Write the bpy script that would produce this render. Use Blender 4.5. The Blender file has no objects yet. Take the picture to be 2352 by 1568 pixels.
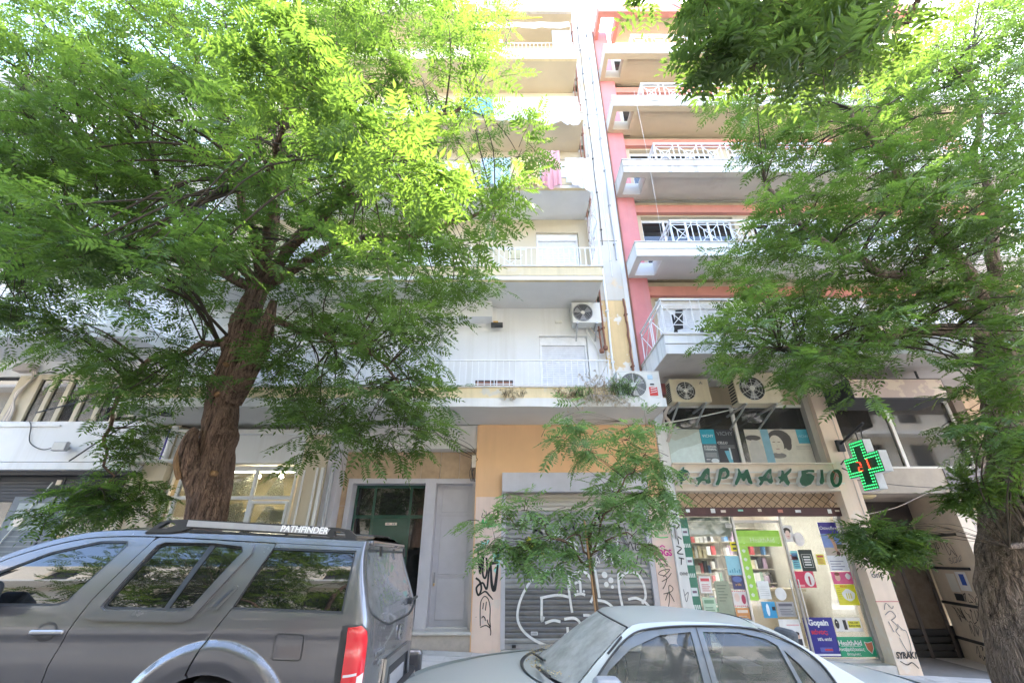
import bpy, bmesh, math, random
import numpy as np
from mathutils import Vector, Matrix, noise
from mathutils.geometry import delaunay_2d_cdt
random.seed(7)
rng = np.random.default_rng(7)
R = math.radians
sc = bpy.context.scene
col = sc.collection
# ---------------------------------------------------------------- camera, sky, sun, exposure
cam = bpy.data.objects.new('camera', bpy.data.cameras.new('camera'))
col.objects.link(cam)
cam.data.sensor_width = 36.0
cam.data.lens = 36.0 * 1000.0 / 2352.0
cam.data.clip_start = 0.05
cam.data.clip_end = 2000
cam.location = (0, 0, 1.6)
cam.rotation_euler = (R(90 + 26.5), 0, 0)
sc.camera = cam
SUN_EL, SUN_AZ = 63.0, 48.0           # azimuth from +Y towards +X
w = bpy.data.worlds.new('World'); sc.world = w; w.use_nodes = True
nt = w.node_tree
sky = nt.nodes.new('ShaderNodeTexSky'); sky.sky_type = 'NISHITA'; sky.sun_disc = False
sky.sun_elevation = R(SUN_EL); sky.sun_rotation = R(SUN_AZ)
sky.air_density = 1.0; sky.dust_density = 1.8; sky.ozone_density = 1.0
nt.links.new(sky.outputs[0], nt.nodes['Background'].inputs[0])
nt.nodes['Background'].inputs[1].default_value = 0.15
sd = Vector((math.sin(R(SUN_AZ)) * math.cos(R(SUN_EL)), math.cos(R(SUN_AZ)) * math.cos(R(SUN_EL)), math.sin(R(SUN_EL))))
sun = bpy.data.objects.new('sun', bpy.data.lights.new('sun', 'SUN'))
col.objects.link(sun)
sun.data.energy = 2.4; sun.data.angle = R(0.53); sun.data.color = (1.0, 0.95, 0.87)
sun.rotation_euler = sd.to_track_quat('Z', 'Y').to_euler(); sun.location = (0, 0, 40)
vs = sc.view_settings
vs.view_transform = 'Standard'; vs.look = 'None'; vs.exposure = 3.66; vs.gamma = 1.0; vs.use_curve_mapping = False
sc.render.engine = 'CYCLES'
sc.cycles.use_denoising = True
try: sc.cycles.denoiser = 'OPENIMAGEDENOISE'
except Exception: pass
sc.cycles.max_bounces = 10; sc.cycles.diffuse_bounces = 5; sc.cycles.transparent_max_bounces = 12
sc.cycles.transmission_bounces = 6; sc.cycles.glossy_bounces = 4
sc.cycles.sample_clamp_indirect = 6.0

# ---------------------------------------------------------------- helpers
def tag(o, label=None, cat=None, group=None, kind=None):
    if label: o['label'] = label
    if cat: o['category'] = cat
    if group: o['group'] = group
    if kind: o['kind'] = kind
    return o
def setparent(o, p):
    if p is None: return
    o.parent = p
    if p.parent is None: off = Vector(p.location)
    else: off = Vector(p.location)
    # all parts are modelled in world metres; the thing's Empty sits at its base
    base = p
    while base.parent: base = base.parent
    if p is base: o.matrix_parent_inverse = Matrix.Translation(-Vector(base.location))
def empty(name, loc=(0, 0, 0), label=None, cat=None, group=None):
    o = bpy.data.objects.new(name, None); o.location = loc; o.empty_display_size = .2
    col.objects.link(o); return tag(o, label, cat, group)
def link(name, me, m=None, parent=None, smooth=False):
    if m is not None and len(me.materials) == 0: me.materials.append(m)
    o = bpy.data.objects.new(name, me); col.objects.link(o); setparent(o, parent)
    if smooth and len(me.polygons): me.polygons.foreach_set('use_smooth', [True] * len(me.polygons))
    return o
class MB:
    def __init__(s): s.v = []; s.f = []
    def quad(s, a, b, c, d):
        n = len(s.v); s.v += [a, b, c, d]; s.f.append((n, n + 1, n + 2, n + 3)); return s
    def poly(s, pts):
        n = len(s.v); s.v += list(pts); s.f.append(tuple(range(n, n + len(pts)))); return s
    def box(s, x0, x1, y0, y1, z0, z1):
        n = len(s.v)
        s.v += [(x0, y0, z0), (x1, y0, z0), (x1, y1, z0), (x0, y1, z0), (x0, y0, z1), (x1, y0, z1), (x1, y1, z1), (x0, y1, z1)]
        s.f += [tuple(n + i for i in q) for q in ((0, 3, 2, 1), (4, 5, 6, 7), (0, 1, 5, 4), (1, 2, 6, 5), (2, 3, 7, 6), (3, 0, 4, 7))]
        return s
    def bar(s, a, b, wd, dp=None):
        # square bar between two points
        a = Vector(a); b = Vector(b); d = (b - a).normalized()
        up = Vector((0, 1, 0)) if abs(d.y) < .9 else Vector((0, 0, 1))
        u = d.cross(up).normalized() * wd / 2; v = d.cross(u).normalized() * (dp or wd) / 2
        n = len(s.v)
        for p in (a, b): s.v += [tuple(p - u - v), tuple(p + u - v), tuple(p + u + v), tuple(p - u + v)]
        s.f += [tuple(n + i for i in q) for q in ((0, 1, 5, 4), (1, 2, 6, 5), (2, 3, 7, 6), (3, 0, 4, 7), (3, 2, 1, 0), (4, 5, 6, 7))]
        return s
    def tube(s, pts, r, k=8, cap=True):
        pts = [Vector(p) for p in pts]; N = len(pts); rr = r if isinstance(r, (list, tuple)) else [r] * N
        up = Vector((0, 0, 1)); n0 = len(s.v); prev = None
        for i, p in enumerate(pts):
            d = (pts[min(i + 1, N - 1)] - pts[max(i - 1, 0)])
            if d.length < 1e-9: d = Vector((0, 0, 1))
            d.normalize()
            if prev is None:
                a = d.cross(up)
                if a.length < .1: a = d.cross(Vector((1, 0, 0)))
            else: a = prev - d * prev.dot(d)
            a.normalize(); b = d.cross(a); prev = a
            for j in range(k):
                t = 2 * math.pi * j / k
                s.v.append(tuple(p + (a * math.cos(t) + b * math.sin(t)) * rr[i]))
        for i in range(N - 1):
            for j in range(k):
                j2 = (j + 1) % k
                s.f.append((n0 + i * k + j, n0 + i * k + j2, n0 + (i + 1) * k + j2, n0 + (i + 1) * k + j))
        if cap:
            s.f.append(tuple(n0 + j for j in reversed(range(k)))); s.f.append(tuple(n0 + (N - 1) * k + j for j in range(k)))
        return s
    def cyl(s, c, r, h, axis='y', k=24, r2=None):
        c = Vector(c); d = {'x': Vector((1, 0, 0)), 'y': Vector((0, 1, 0)), 'z': Vector((0, 0, 1))}[axis]
        return s.tube([c, c + d * h], [r, r if r2 is None else r2], k)
    def lathe(s, c, prof, axis='z', k=24):
        # prof: list of (r, h)
        c = Vector(c); n0 = len(s.v)
        for r, h in prof:
            for j in range(k):
                t = 2 * math.pi * j / k; a, b = r * math.cos(t), r * math.sin(t)
                s.v.append(tuple(c + (Vector((a, b, h)) if axis == 'z' else Vector((a, h, b)) if axis == 'y' else Vector((h, a, b)))))
        for i in range(len(prof) - 1):
            for j in range(k):
                j2 = (j + 1) % k
                s.f.append((n0 + i * k + j, n0 + i * k + j2, n0 + (i + 1) * k + j2, n0 + (i + 1) * k + j))
        return s
    def prism(s, pts, y0, y1):
        # polygon given as (x, z), extruded along y (ear-clipped by blender's ngon fill)
        n = len(s.v); k = len(pts)
        s.v += [(x, y0, z) for x, z in pts] + [(x, y1, z) for x, z in pts]
        s.f.append(tuple(n + i for i in range(k))); s.f.append(tuple(n + k + i for i in reversed(range(k))))
        for i in range(k):
            j = (i + 1) % k; s.f.append((n + i, n + k + i, n + k + j, n + j))
        return s
    def mesh(s, name):
        me = bpy.data.meshes.new(name); me.from_pydata(s.v, [], s.f); me.validate(); me.update(); return me
    def build(s, name, m, parent=None, smooth=False, bevel=0, seg=2):
        me = s.mesh(name); o = link(name, me, m, parent)
        bm = bmesh.new(); bm.from_mesh(me); bmesh.ops.recalc_face_normals(bm, faces=bm.faces); bm.to_mesh(me); bm.free()
        if smooth:
            me.polygons.foreach_set('use_smooth', [True] * len(me.polygons))
            try: me.set_sharp_from_angle(angle=R(40))
            except Exception: pass
        if bevel:
            b = o.modifiers.new('bevel', 'BEVEL'); b.width = bevel; b.segments = seg; b.limit_method = 'ANGLE'; b.angle_limit = R(40)
        return o
def box(name, x0, x1, y0, y1, z0, z1, m, parent=None, bevel=0): return MB().box(x0, x1, y0, y1, z0, z1).build(name, m, parent, bevel=bevel)
def share(o, parent=None, loc=(0, 0, 0), name=None, rot=None):
    c = o.copy(); col.objects.link(c); c.location = loc
    if name: c.name = name
    if parent is not None and parent is not o.parent: setparent(c, parent)
    if rot: c.rotation_euler = rot
    return c
def copy_tree(o, parent=None):
    c = o.copy(); col.objects.link(c)
    if parent is not None: c.parent = parent
    for ch in list(o.children): copy_tree(ch, c)
    return c
def spline(pts, n=6):
    # Catmull-Rom through pts
    P_ = [Vector(p) for p in pts]; out = []
    if len(P_) < 3: return P_
    for i in range(len(P_) - 1):
        p0 = P_[max(i - 1, 0)]; p1 = P_[i]; p2 = P_[i + 1]; p3 = P_[min(i + 2, len(P_) - 1)]
        for k in range(n):
            t = k / n
            out.append(.5 * ((2 * p1) + (p2 - p0) * t + (2 * p0 - 5 * p1 + 4 * p2 - p3) * t * t + (3 * p1 - p0 - 3 * p2 + p3) * t ** 3))
    out.append(P_[-1]); return out
TEXTS = []
def text(s, x, y, z, size, m, parent, name='lettering', align='CENTER', extrude=.0015, rot=(R(90), 0, 0), shear=0, offset=0, sx=1):
    cu = bpy.data.curves.new(name, 'FONT'); cu.body = s; cu.size = size; cu.align_x = align; cu.align_y = 'CENTER'
    cu.extrude = extrude; cu.shear = shear; cu.offset = offset; cu.resolution_u = 3
    o = bpy.data.objects.new(name, cu); o.location = (x, y, z); o.rotation_euler = rot; o.scale = (sx, 1, 1); col.objects.link(o)
    cu.materials.append(m); TEXTS.append((o, parent)); return o
def flush_texts():
    dg = bpy.context.evaluated_depsgraph_get()
    for o, p in TEXTS:
        me = bpy.data.meshes.new_from_object(o.evaluated_get(dg))
        n = bpy.data.objects.new('tmp', me); nm = o.name.split('.')[0]; mw = o.matrix_basis.copy()
        me.transform(mw)
        bpy.data.objects.remove(o); n.name = nm; col.objects.link(n); setparent(n, p)
    TEXTS.clear()
def strokes(name, lines, wd, y, m, parent, n=6, taper=False):
    # painted strokes on a wall plane: lines of (x, z); flat ribbons with real width
    for li, ln in enumerate(lines):
        mb = MB()
        pts = spline([(x, 0, z) for x, z in ln], n); k = len(pts); yy = y - .0006 * (li % 5)
        L = []; Rr = []
        for i, p in enumerate(pts):
            d = pts[min(i + 1, k - 1)] - pts[max(i - 1, 0)]
            if d.length < 1e-6: d = Vector((1, 0, 0))
            d.normalize(); q = Vector((-d.z, 0, d.x)); ww = wd / 2 * (1 if not taper else (.45 + .55 * math.sin(math.pi * (i + .5) / k)))
            L.append((p.x + q.x * ww, yy, p.z + q.z * ww)); Rr.append((p.x - q.x * ww, yy, p.z - q.z * ww))
        for i in range(k - 1): mb.quad(L[i], Rr[i], Rr[i + 1], L[i + 1])
        o = mb.build(name, m, parent)
    return o
def wall_open(name, x0, x1, z0, z1, y, th, ops, m, parent=None):
    # wall face at y with rectangular openings (x0,x1,z0,z1) and reveals th deep
    xs = sorted({x0, x1, *[a for o in ops for a in o[:2]]}); zs = sorted({z0, z1, *[a for o in ops for a in o[2:4]]})
    xs = [x for x in xs if x0 <= x <= x1]; zs = [z for z in zs if z0 <= z <= z1]
    mb = MB()
    for i in range(len(xs) - 1):
        for j in range(len(zs) - 1):
            cx, cz = (xs[i] + xs[i + 1]) / 2, (zs[j] + zs[j + 1]) / 2
            if any(o[0] < cx < o[1] and o[2] < cz < o[3] for o in ops): continue
            mb.quad((xs[i], y, zs[j]), (xs[i + 1], y, zs[j]), (xs[i + 1], y, zs[j + 1]), (xs[i], y, zs[j + 1]))
            mb.quad((xs[i], y + th, zs[j]), (xs[i], y + th, zs[j + 1]), (xs[i + 1], y + th, zs[j + 1]), (xs[i + 1], y + th, zs[j]))
    for a, b, c, d in [o[:4] for o in ops] + [(x0, x1, z0, z1)]:
        mb.quad((a, y, c), (a, y, d), (a, y + th, d), (a, y + th, c)); mb.quad((b, y, c), (b, y + th, c), (b, y + th, d), (b, y, d))
        mb.quad((a, y, c), (a, y + th, c), (b, y + th, c), (b, y, c)); mb.quad((a, y, d), (b, y, d), (b, y + th, d), (a, y + th, d))
    me = mb.mesh(name); return link(name, me, m, parent)

# ---------------------------------------------------------------- materials
def nodes(name):
    m = bpy.data.materials.new(name); m.use_nodes = True; t = m.node_tree; return m, t, t.nodes['Principled BSDF']
def N(t, k, **kw):
    n = t.nodes.new(k)
    for a, b in kw.items(): setattr(n, a, b)
    return n
def ramp(t, fac, stops):
    r = N(t, 'ShaderNodeValToRGB'); e = r.color_ramp.elements
    while len(e) > 1: e.remove(e[-1])
    e[0].position, e[0].color = stops[0][0], (*stops[0][1], 1)
    for p, c in stops[1:]:
        k = e.new(p); k.color = (*c, 1)
    t.links.new(fac, r.inputs[0]); return r.outputs[0]
def ntex(t, scale, detail=5, rough=.55, stretch=None, obj=False):
    nz = N(t, 'ShaderNodeTexNoise'); nz.inputs['Scale'].default_value = scale; nz.inputs['Detail'].default_value = detail; nz.inputs['Roughness'].default_value = rough
    g = N(t, 'ShaderNodeTexCoord').outputs['Object'] if obj else N(t, 'ShaderNodeNewGeometry').outputs['Position']
    mp = N(t, 'ShaderNodeMapping'); mp.inputs['Scale'].default_value = stretch or (1, 1, 1)
    t.links.new(g, mp.inputs[0]); t.links.new(mp.outputs[0], nz.inputs[0]); return nz.outputs[0]
def mixc(t, fac, a, b, mode='MIX'):
    m = N(t, 'ShaderNodeMix', data_type='RGBA', blend_type=mode)
    for i, v in ((0, fac), (6, a), (7, b)):
        if isinstance(v, (int, float)): m.inputs[i].default_value = v
        elif isinstance(v, tuple): m.inputs[i].default_value = (*v[:3], 1)
        else: t.links.new(v, m.inputs[i])
    return m.outputs[2]
def bump(t, h, strength=.3, dist=.01):
    b = N(t, 'ShaderNodeBump'); b.inputs['Strength'].default_value = strength; b.inputs['Distance'].default_value = dist
    t.links.new(h, b.inputs['Height']); return b.outputs[0]
def mul(c, k): return tuple(min(1, x * k) for x in c)
def pmat(name, c, rough=.75, var=.14, scale=2.5, bstr=.25, bscale=60, streak=0, streakc=None, patch=0, patchc=None, patchs=1.5, metal=0, spec=.4, obj=False, coat=0, pth=.58):
    m, t, b = nodes(name)
    n1 = ntex(t, scale, 6, .6, obj=obj)
    cc = ramp(t, n1, [(.25, mul(c, 1 - var)), (.75, mul(c, 1 + var * .7))])
    if streak:
        n2 = ntex(t, 1.0, 5, .6, stretch=(5.0, 5.0, .35), obj=obj)
        f = ramp(t, n2, [(.5, (0, 0, 0)), (.78, (streak,) * 3)])
        cc = mixc(t, f, cc, streakc or mul(c, .45))
    if patch:
        n3 = ntex(t, patchs, 8, .65, obj=obj)
        f = ramp(t, n3, [(pth, (0, 0, 0)), (pth + .035, (patch,) * 3)])
        cc = mixc(t, f, cc, patchc)
    t.links.new(cc, b.inputs['Base Color'])
    nb = ntex(t, bscale, 4, .6, obj=obj)
    t.links.new(bump(t, nb, bstr, .006), b.inputs['Normal'])
    rr = ramp(t, n1, [(.3, (max(0, rough - .08),) * 3), (.7, (min(1, rough + .08),) * 3)])
    t.links.new(rr, b.inputs['Roughness'])
    b.inputs['Metallic'].default_value = metal; b.inputs['Specular IOR Level'].default_value = spec
    b.inputs['Coat Weight'].default_value = coat; b.inputs['Coat Roughness'].default_value = .08
    return m
def flat(name, c, rough=.5, metal=0, spec=.5, coat=0):
    m, t, b = nodes(name)
    n1 = ntex(t, 9, 5, .6)
    t.links.new(ramp(t, n1, [(.3, mul(c, .9)), (.7, mul(c, 1.06))]), b.inputs['Base Color'])
    b.inputs['Roughness'].default_value = rough; b.inputs['Metallic'].default_value = metal; b.inputs['Specular IOR Level'].default_value = spec
    b.inputs['Coat Weight'].default_value = coat
    return m
def emit(name, c, s):
    m, t, b = nodes(name); b.inputs['Base Color'].default_value = (*c, 1); b.inputs['Emission Color'].default_value = (*c, 1); b.inputs['Emission Strength'].default_value = s; return m
def glassy(name, tint, opac, rough=.02, dust=0, dustc=(.45, .45, .42), dsc=6):
    # thin pane: see-through share, mirror reflection by fresnel, dirt film
    m, t, b = nodes(name)
    tr = N(t, 'ShaderNodeBsdfTransparent'); tr.inputs[0].default_value = (*tint, 1)
    b.inputs['Base Color'].default_value = (*mul(tint, .12), 1); b.inputs['Roughness'].default_value = rough; b.inputs['IOR'].default_value = 1.5
    gl = N(t, 'ShaderNodeBsdfGlossy'); gl.inputs['Roughness'].default_value = rough
    fr = N(t, 'ShaderNodeFresnel'); fr.inputs[0].default_value = 1.55
    m1 = N(t, 'ShaderNodeMixShader'); m1.inputs[0].default_value = opac
    t.links.new(tr.outputs[0], m1.inputs[1]); t.links.new(b.outputs[0], m1.inputs[2])
    m2 = N(t, 'ShaderNodeMixShader'); t.links.new(fr.outputs[0], m2.inputs[0]); t.links.new(m1.outputs[0], m2.inputs[1]); t.links.new(gl.outputs[0], m2.inputs[2])
    out = m2.outputs[0]
    if dust:
        df = N(t, 'ShaderNodeBsdfDiffuse'); df.inputs[0].default_value = (*dustc, 1)
        nz = ntex(t, dsc, 7, .65); f = ramp(t, nz, [(.25, (dust * .55,) * 3), (.8, (min(1, dust * 1.4),) * 3)])
        m3 = N(t, 'ShaderNodeMixShader'); t.links.new(f, m3.inputs[0]); t.links.new(out, m3.inputs[1]); t.links.new(df.outputs[0], m3.inputs[2]); out = m3.outputs[0]
    t.links.new(out, t.nodes['Material Output'].inputs[0]); return m
def leafmat(name, c, tc, gloss=.35):
    m, t, b = nodes(name)
    at = N(t, 'ShaderNodeAttribute', attribute_name='tint')
    cc = mixc(t, at.outputs['Fac'], mul(c, .75), mul(c, 1.45))
    tt = mixc(t, at.outputs['Fac'], mul(tc, .7), (tc[0] * 1.25, tc[1] * 1.15, tc[2]))
    b.inputs['Roughness'].default_value = gloss; b.inputs['Specular IOR Level'].default_value = .35
    t.links.new(cc, b.inputs['Base Color'])
    tl = N(t, 'ShaderNodeBsdfTranslucent'); t.links.new(tt, tl.inputs[0])
    ms = N(t, 'ShaderNodeMixShader'); ms.inputs[0].default_value = .5
    t.links.new(b.outputs[0], ms.inputs[1]); t.links.new(tl.outputs[0], ms.inputs[2])
    t.links.new(ms.outputs[0], t.nodes['Material Output'].inputs[0]); return m
M = {}
M['white_wall'] = pmat('white_wall', (.75, .745, .73), .85, .05, 1.2, .12, 90, streak=.38, streakc=(.52, .49, .43))
M['cream_wall'] = pmat('cream_wall', (.60, .52, .38), .85, .08, 1.2, .15, 80, streak=.35, streakc=(.52, .44, .33))
M['soffit'] = pmat('soffit', (.70, .68, .65), .88, .08, 1.5, .12, 60, patch=.5, patchc=(.58, .53, .47), patchs=.9, pth=.62)
M['soffit_cream'] = pmat('soffit_cream', (.58, .47, .32), .88, .08, 1.5, .12, 60, patch=.45, patchc=(.52, .42, .32), patchs=1.1, pth=.6)
M['yellow_edge'] = pmat('yellow_edge', (.74, .60, .36), .88, .14, 3, .3, 50, patch=.8, patchc=(.58, .54, .48), patchs=2.2, streak=.4)
M['white_edge'] = pmat('white_edge', (.74, .73, .70), .85, .06, 2, .2, 50, streak=.35, streakc=(.5, .47, .42))
M['fascia_old'] = pmat('fascia_old', (.62, .57, .52), .88, .1, 2, .25, 40, streak=.85, streakc=(.26, .23, .20), patch=.35, patchc=(.62, .50, .44), patchs=2.5)
M['orange'] = pmat('orange', (.84, .53, .30), .82, .06, 1.5, .15, 70, streak=.12)
M['peach'] = pmat('peach', (.82, .63, .53), .82, .1, 2.2, .2, 60, patch=.5, patchc=(.70, .63, .56), patchs=2.4, streak=.22)
M['pink'] = pmat('pink', (.60, .225, .22), .82, .14, 1.4, .15, 60, streak=.35, streakc=(.60, .33, .31))
M['salmon'] = pmat('salmon', (.60, .25, .195), .82, .08, 2, .12, 60, streak=.2)
M['tan'] = pmat('tan', (.53, .44, .31), .88, .08, 1.2, .12, 60, streak=.25)
M['beige'] = pmat('beige', (.78, .68, .57), .82, .08, 2, .15, 60, streak=.25)
M['column'] = pmat('column', (.60, .565, .50), .87, .06, 1.3, .25, 50, streak=.5, streakc=(.55, .48, .38), patch=.75, patchc=(.70, .52, .30), patchs=.8, pth=.56)
M['column_low'] = pmat('column_low', (.74, .54, .28), .87, .1, 2, .25, 50, patch=.85, patchc=(.78, .75, .70), patchs=1.6, pth=.55, streak=.3)
M['stone_tile'] = pmat('stone_tile', (.50, .36, .235), .42, .22, 6, .08, 60)
M['grey_paint'] = pmat('grey_paint', (.55, .53, .555), .55, .1, 3, .12, 60, streak=.15)
M['grey_door'] = pmat('grey_door', (.56, .545, .57), .5, .1, 2.5, .1, 60, patch=.4, patchc=(.38, .35, .35), patchs=7, pth=.66)
M['beam'] = pmat('beam', (.70, .67, .65), .8, .08, 2, .12, 60, streak=.2)
M['green_door'] = flat('green_door', (.013, .062, .042), .22, coat=.6)
M['gold'] = flat('gold', (.70, .52, .25), .3, .8)
M['steel'] = flat('steel', (.50, .50, .50), .38, .8)
M['white_metal'] = flat('white_metal', (.80, .80, .80), .45)
M['grey_metal'] = flat('grey_metal', (.36, .36, .37), .45, .3)
M['black'] = flat('black', (.018, .018, .02), .5)
M['dark'] = flat('dark', (.035, .035, .038), .6)
M['rubber'] = pmat('rubber', (.035, .034, .034), .8, .2, 20, .2, 80, obj=True)
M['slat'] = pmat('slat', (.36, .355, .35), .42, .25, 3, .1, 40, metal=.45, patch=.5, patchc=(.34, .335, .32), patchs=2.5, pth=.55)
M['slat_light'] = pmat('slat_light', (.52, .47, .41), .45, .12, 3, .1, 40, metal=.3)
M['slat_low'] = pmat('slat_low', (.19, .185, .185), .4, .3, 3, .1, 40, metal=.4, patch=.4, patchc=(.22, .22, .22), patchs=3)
M['shutter_white'] = flat('shutter_white', (.72, .73, .76), .5)
M['marble'] = pmat('marble', (.60, .57, .53), .45, .14, 5, .08, 40)
M['stone'] = pmat('stone', (.50, .44, .39), .7, .18, 8, .2, 60)
M['paving'] = pmat('paving', (.66, .645, .63), .75, .18, 3, .18, 60, patch=.35, patchc=(.36, .34, .32), patchs=5)
M['paving_b'] = pmat('paving_b', (.58, .565, .55), .75, .18, 3, .18, 60, patch=.35, patchc=(.30, .29, .27), patchs=5)
M['mortar'] = pmat('mortar', (.22, .21, .20), .9, .2, 8, .3, 60)
M['asphalt'] = pmat('asphalt', (.075, .074, .074), .85, .25, 6, .7, 240, patch=.3, patchc=(.09, .088, .085), patchs=1.2)
M['pane_dark'] = glassy('pane_dark', (.10, .11, .12), .85, .02, dust=.015)
M['pane'] = glassy('pane', (.86, .9, .9), .06, .015, dust=.05)
M['pane_up'] = glassy('pane_up', (.6, .6, .58), .2, .03, dust=.05, dustc=(.3, .28, .25))
M['ac_body'] = pmat('ac_body', (.72, .71, .66), .5, .06, 4, .05, 60, streak=.3, streakc=(.5, .46, .38))
M['ac_tan'] = pmat('ac_tan', (.60, .52, .37), .55, .08, 4, .05, 60, streak=.35, streakc=(.4, .33, .24))
M['rust'] = pmat('rust', (.26, .12, .075), .8, .3, 10, .3, 70)
M['ink'] = flat('ink', (.02, .02, .022), .6)
M['ink_grey'] = flat('ink_grey', (.16, .16, .17), .6)
M['paint_white'] = pmat('paint_white', (.80, .80, .79), .6, .12, 14, .05, 60, patch=.25, patchc=(.40, .40, .40), patchs=9, pth=.6)
M['paint_magenta'] = flat('paint_magenta', (.62, .03, .30), .5)
M['paint_green'] = flat('paint_green', (.10, .50, .14), .5)
M['paint_teal'] = flat('paint_teal', (.35, .72, .62), .5)
M['paint_yellow'] = flat('paint_yellow', (.70, .62, .05), .5)
M['bark'] = None
# ================================================================ ground
SL = -0.042
def gz(x): return SL * x                       # the street falls to the right
def slab_sheet(name, x0, x1, y0, y1, dz, m, n=24, dzy=0):
    mb = MB(); xs = [x0 + (x1 - x0) * i / n for i in range(n + 1)]
    for i in range(n):
        a, b = xs[i], xs[i + 1]
        mb.quad((a, y0, gz(a) + dz), (b, y0, gz(b) + dz), (b, y1, gz(b) + dz + dzy), (a, y1, gz(a) + dz + dzy))
    return mb.build(name, m)
tag(slab_sheet('ground', -300, 300, -300, 300, -.30, M['mortar']), kind='structure')
tag(slab_sheet('road', -60, 60, -5.2, 6.2, -.085, M['asphalt'], 60), kind='structure')
KERB_Y = 6.2
def kerb(y0, y1):
    mb = MB()
    for i in range(40):
        a = -40 + i * 2.0; b = a + 1.994
        n = len(mb.v)
        for x in (a, b): mb.v += [(x, y0, gz(x) - .2), (x, y1, gz(x) - .2), (x, y1, gz(x) + .095), (x, y0, gz(x) + .08)]
        mb.f += [tuple(n + k for k in q) for q in ((0, 1, 2, 3), (7, 6, 5, 4), (0, 3, 7, 4), (3, 2, 6, 7), (2, 1, 5, 6))]
    return tag(mb.build('kerb', M['marble'], bevel=.012), kind='structure')
kerb(KERB_Y, KERB_Y + .22); kerb(-5.42, -5.2)
sw = tag(slab_sheet('sidewalk', -60, 60, KERB_Y + .22, 12.0, .083, M['mortar'], 60, .02), kind='structure')
tag(slab_sheet('sidewalk', -60, 60, -10.0, -5.42, .09, M['paving_b'], 60), kind='structure')
# paving tiles, each its own slab on the sidewalk, in the stretch that can be seen
tile_meshes = []
for k in range(4):
    me = MB().box(-.197, .197, -.197, .197, -.03, .012).mesh('paving_tile'); me.materials.append(M['paving'] if k % 2 else M['paving_b'])
    tile_meshes.append(me)
for j in range(7):
    for i in range(-9, 27):
        x = i * .4 - .1; y = KERB_Y + .43 + j * .4
        if y > 9.1: continue
        if x < 6 and x > 1.6 and y < 7.6: continue
        o = bpy.data.objects.new('paving_tile', random.choice(tile_meshes)); col.objects.link(o); o.parent = sw
        o.location = (x, y, gz(x) + .085 + .02 * (y - 6.4) / 5.6 + random.uniform(-.003, .004)); o.rotation_euler = (random.uniform(-.006, .006), math.atan(-SL) + random.uniform(-.006, .006), 0)

# ================================================================ cream apartment building (middle)
B1 = empty('apartment_building', (-2.3, 9.3, .1), 'cream apartment block with orange shopfront, lace shop and peeling balconies', 'building')
BX0, BX1 = -7.7, 2.2
FL = [(4.21, 4.36), (7.15, 7.52), (10.0, 10.35), (12.68, 12.98), (15.48, 15.9), (18.12, 18.52)]   # slab underside, top
FR = [8.0, 8.05, 8.13, 8.2, 8.17, 8.17]
DOORS = [(.65, 1.80), (-2.8, -1.64), (-6.2, -4.6)]
# ground floor walls
wall_open('wall', -.72, 3.10, .02, 4.21, 9.3, .35, [(-.19, 2.72, .16, 3.17)], M['orange'], B1)

for x0, x1 in ((-.725, -.195), (2.725, 3.105)):                      # lower parts of the piers are a paler peach render
    box('pier_render', x0, x1, 9.285, 9.31, .02, 2.72, M['peach'], B1)
# roller shutter of the orange shop
box('shutter_box', -.20, 2.735, 9.12, 9.32, 2.80, 3.172, M['grey_paint'], B1, bevel=.008)
rs = MB().box(-.14, 2.63, 9.39, 9.41, .17, 2.80).build('roller_shutter', M['dark'], B1)
box('guide_rail', -.21, -.13, 9.27, 9.42, .17, 2.80, M['grey_paint'], rs); box('guide_rail', 2.62, 2.715, 9.27, 9.42, .17, 2.80, M['grey_paint'], rs)
def slat_mesh(x0, x1, h, d=.016):
    prof = [(0, 0), (-d * .7, h * .06), (-d, h * .3), (-d * .8, h * .7), (-d * .2, h * .86), (0, h * .9), (0, h)]
    mb = MB()
    for a, b in zip(prof[:-1], prof[1:]):
        mb.quad((x0, a[0], a[1]), (x1, a[0], a[1]), (x1, b[0], b[1]), (x0, b[0], b[1]))
    return mb.mesh('slat')
sh = .0852
sm = {k: slat_mesh(-.14, 2.63, sh) for k in ('slat', 'slat_light', 'slat_low')}
for k in sm: sm[k].materials.append(M[k])
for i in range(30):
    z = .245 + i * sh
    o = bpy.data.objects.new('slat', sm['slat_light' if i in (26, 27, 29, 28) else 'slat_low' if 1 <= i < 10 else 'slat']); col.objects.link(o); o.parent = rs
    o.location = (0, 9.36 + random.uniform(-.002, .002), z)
MB().box(-.14, 2.63, 9.335, 9.37, .165, .242).build('bottom_rail', M['grey_metal'], rs, bevel=.006)
MB().box(-.2, 2.72, 9.22, 9.5, .07, .163).build('threshold', M['marble'], B1, bevel=.01)
box('latch', .0, .07, 9.30, 9.34, .19, .235, M['black'], rs, bevel=.005)
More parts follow.
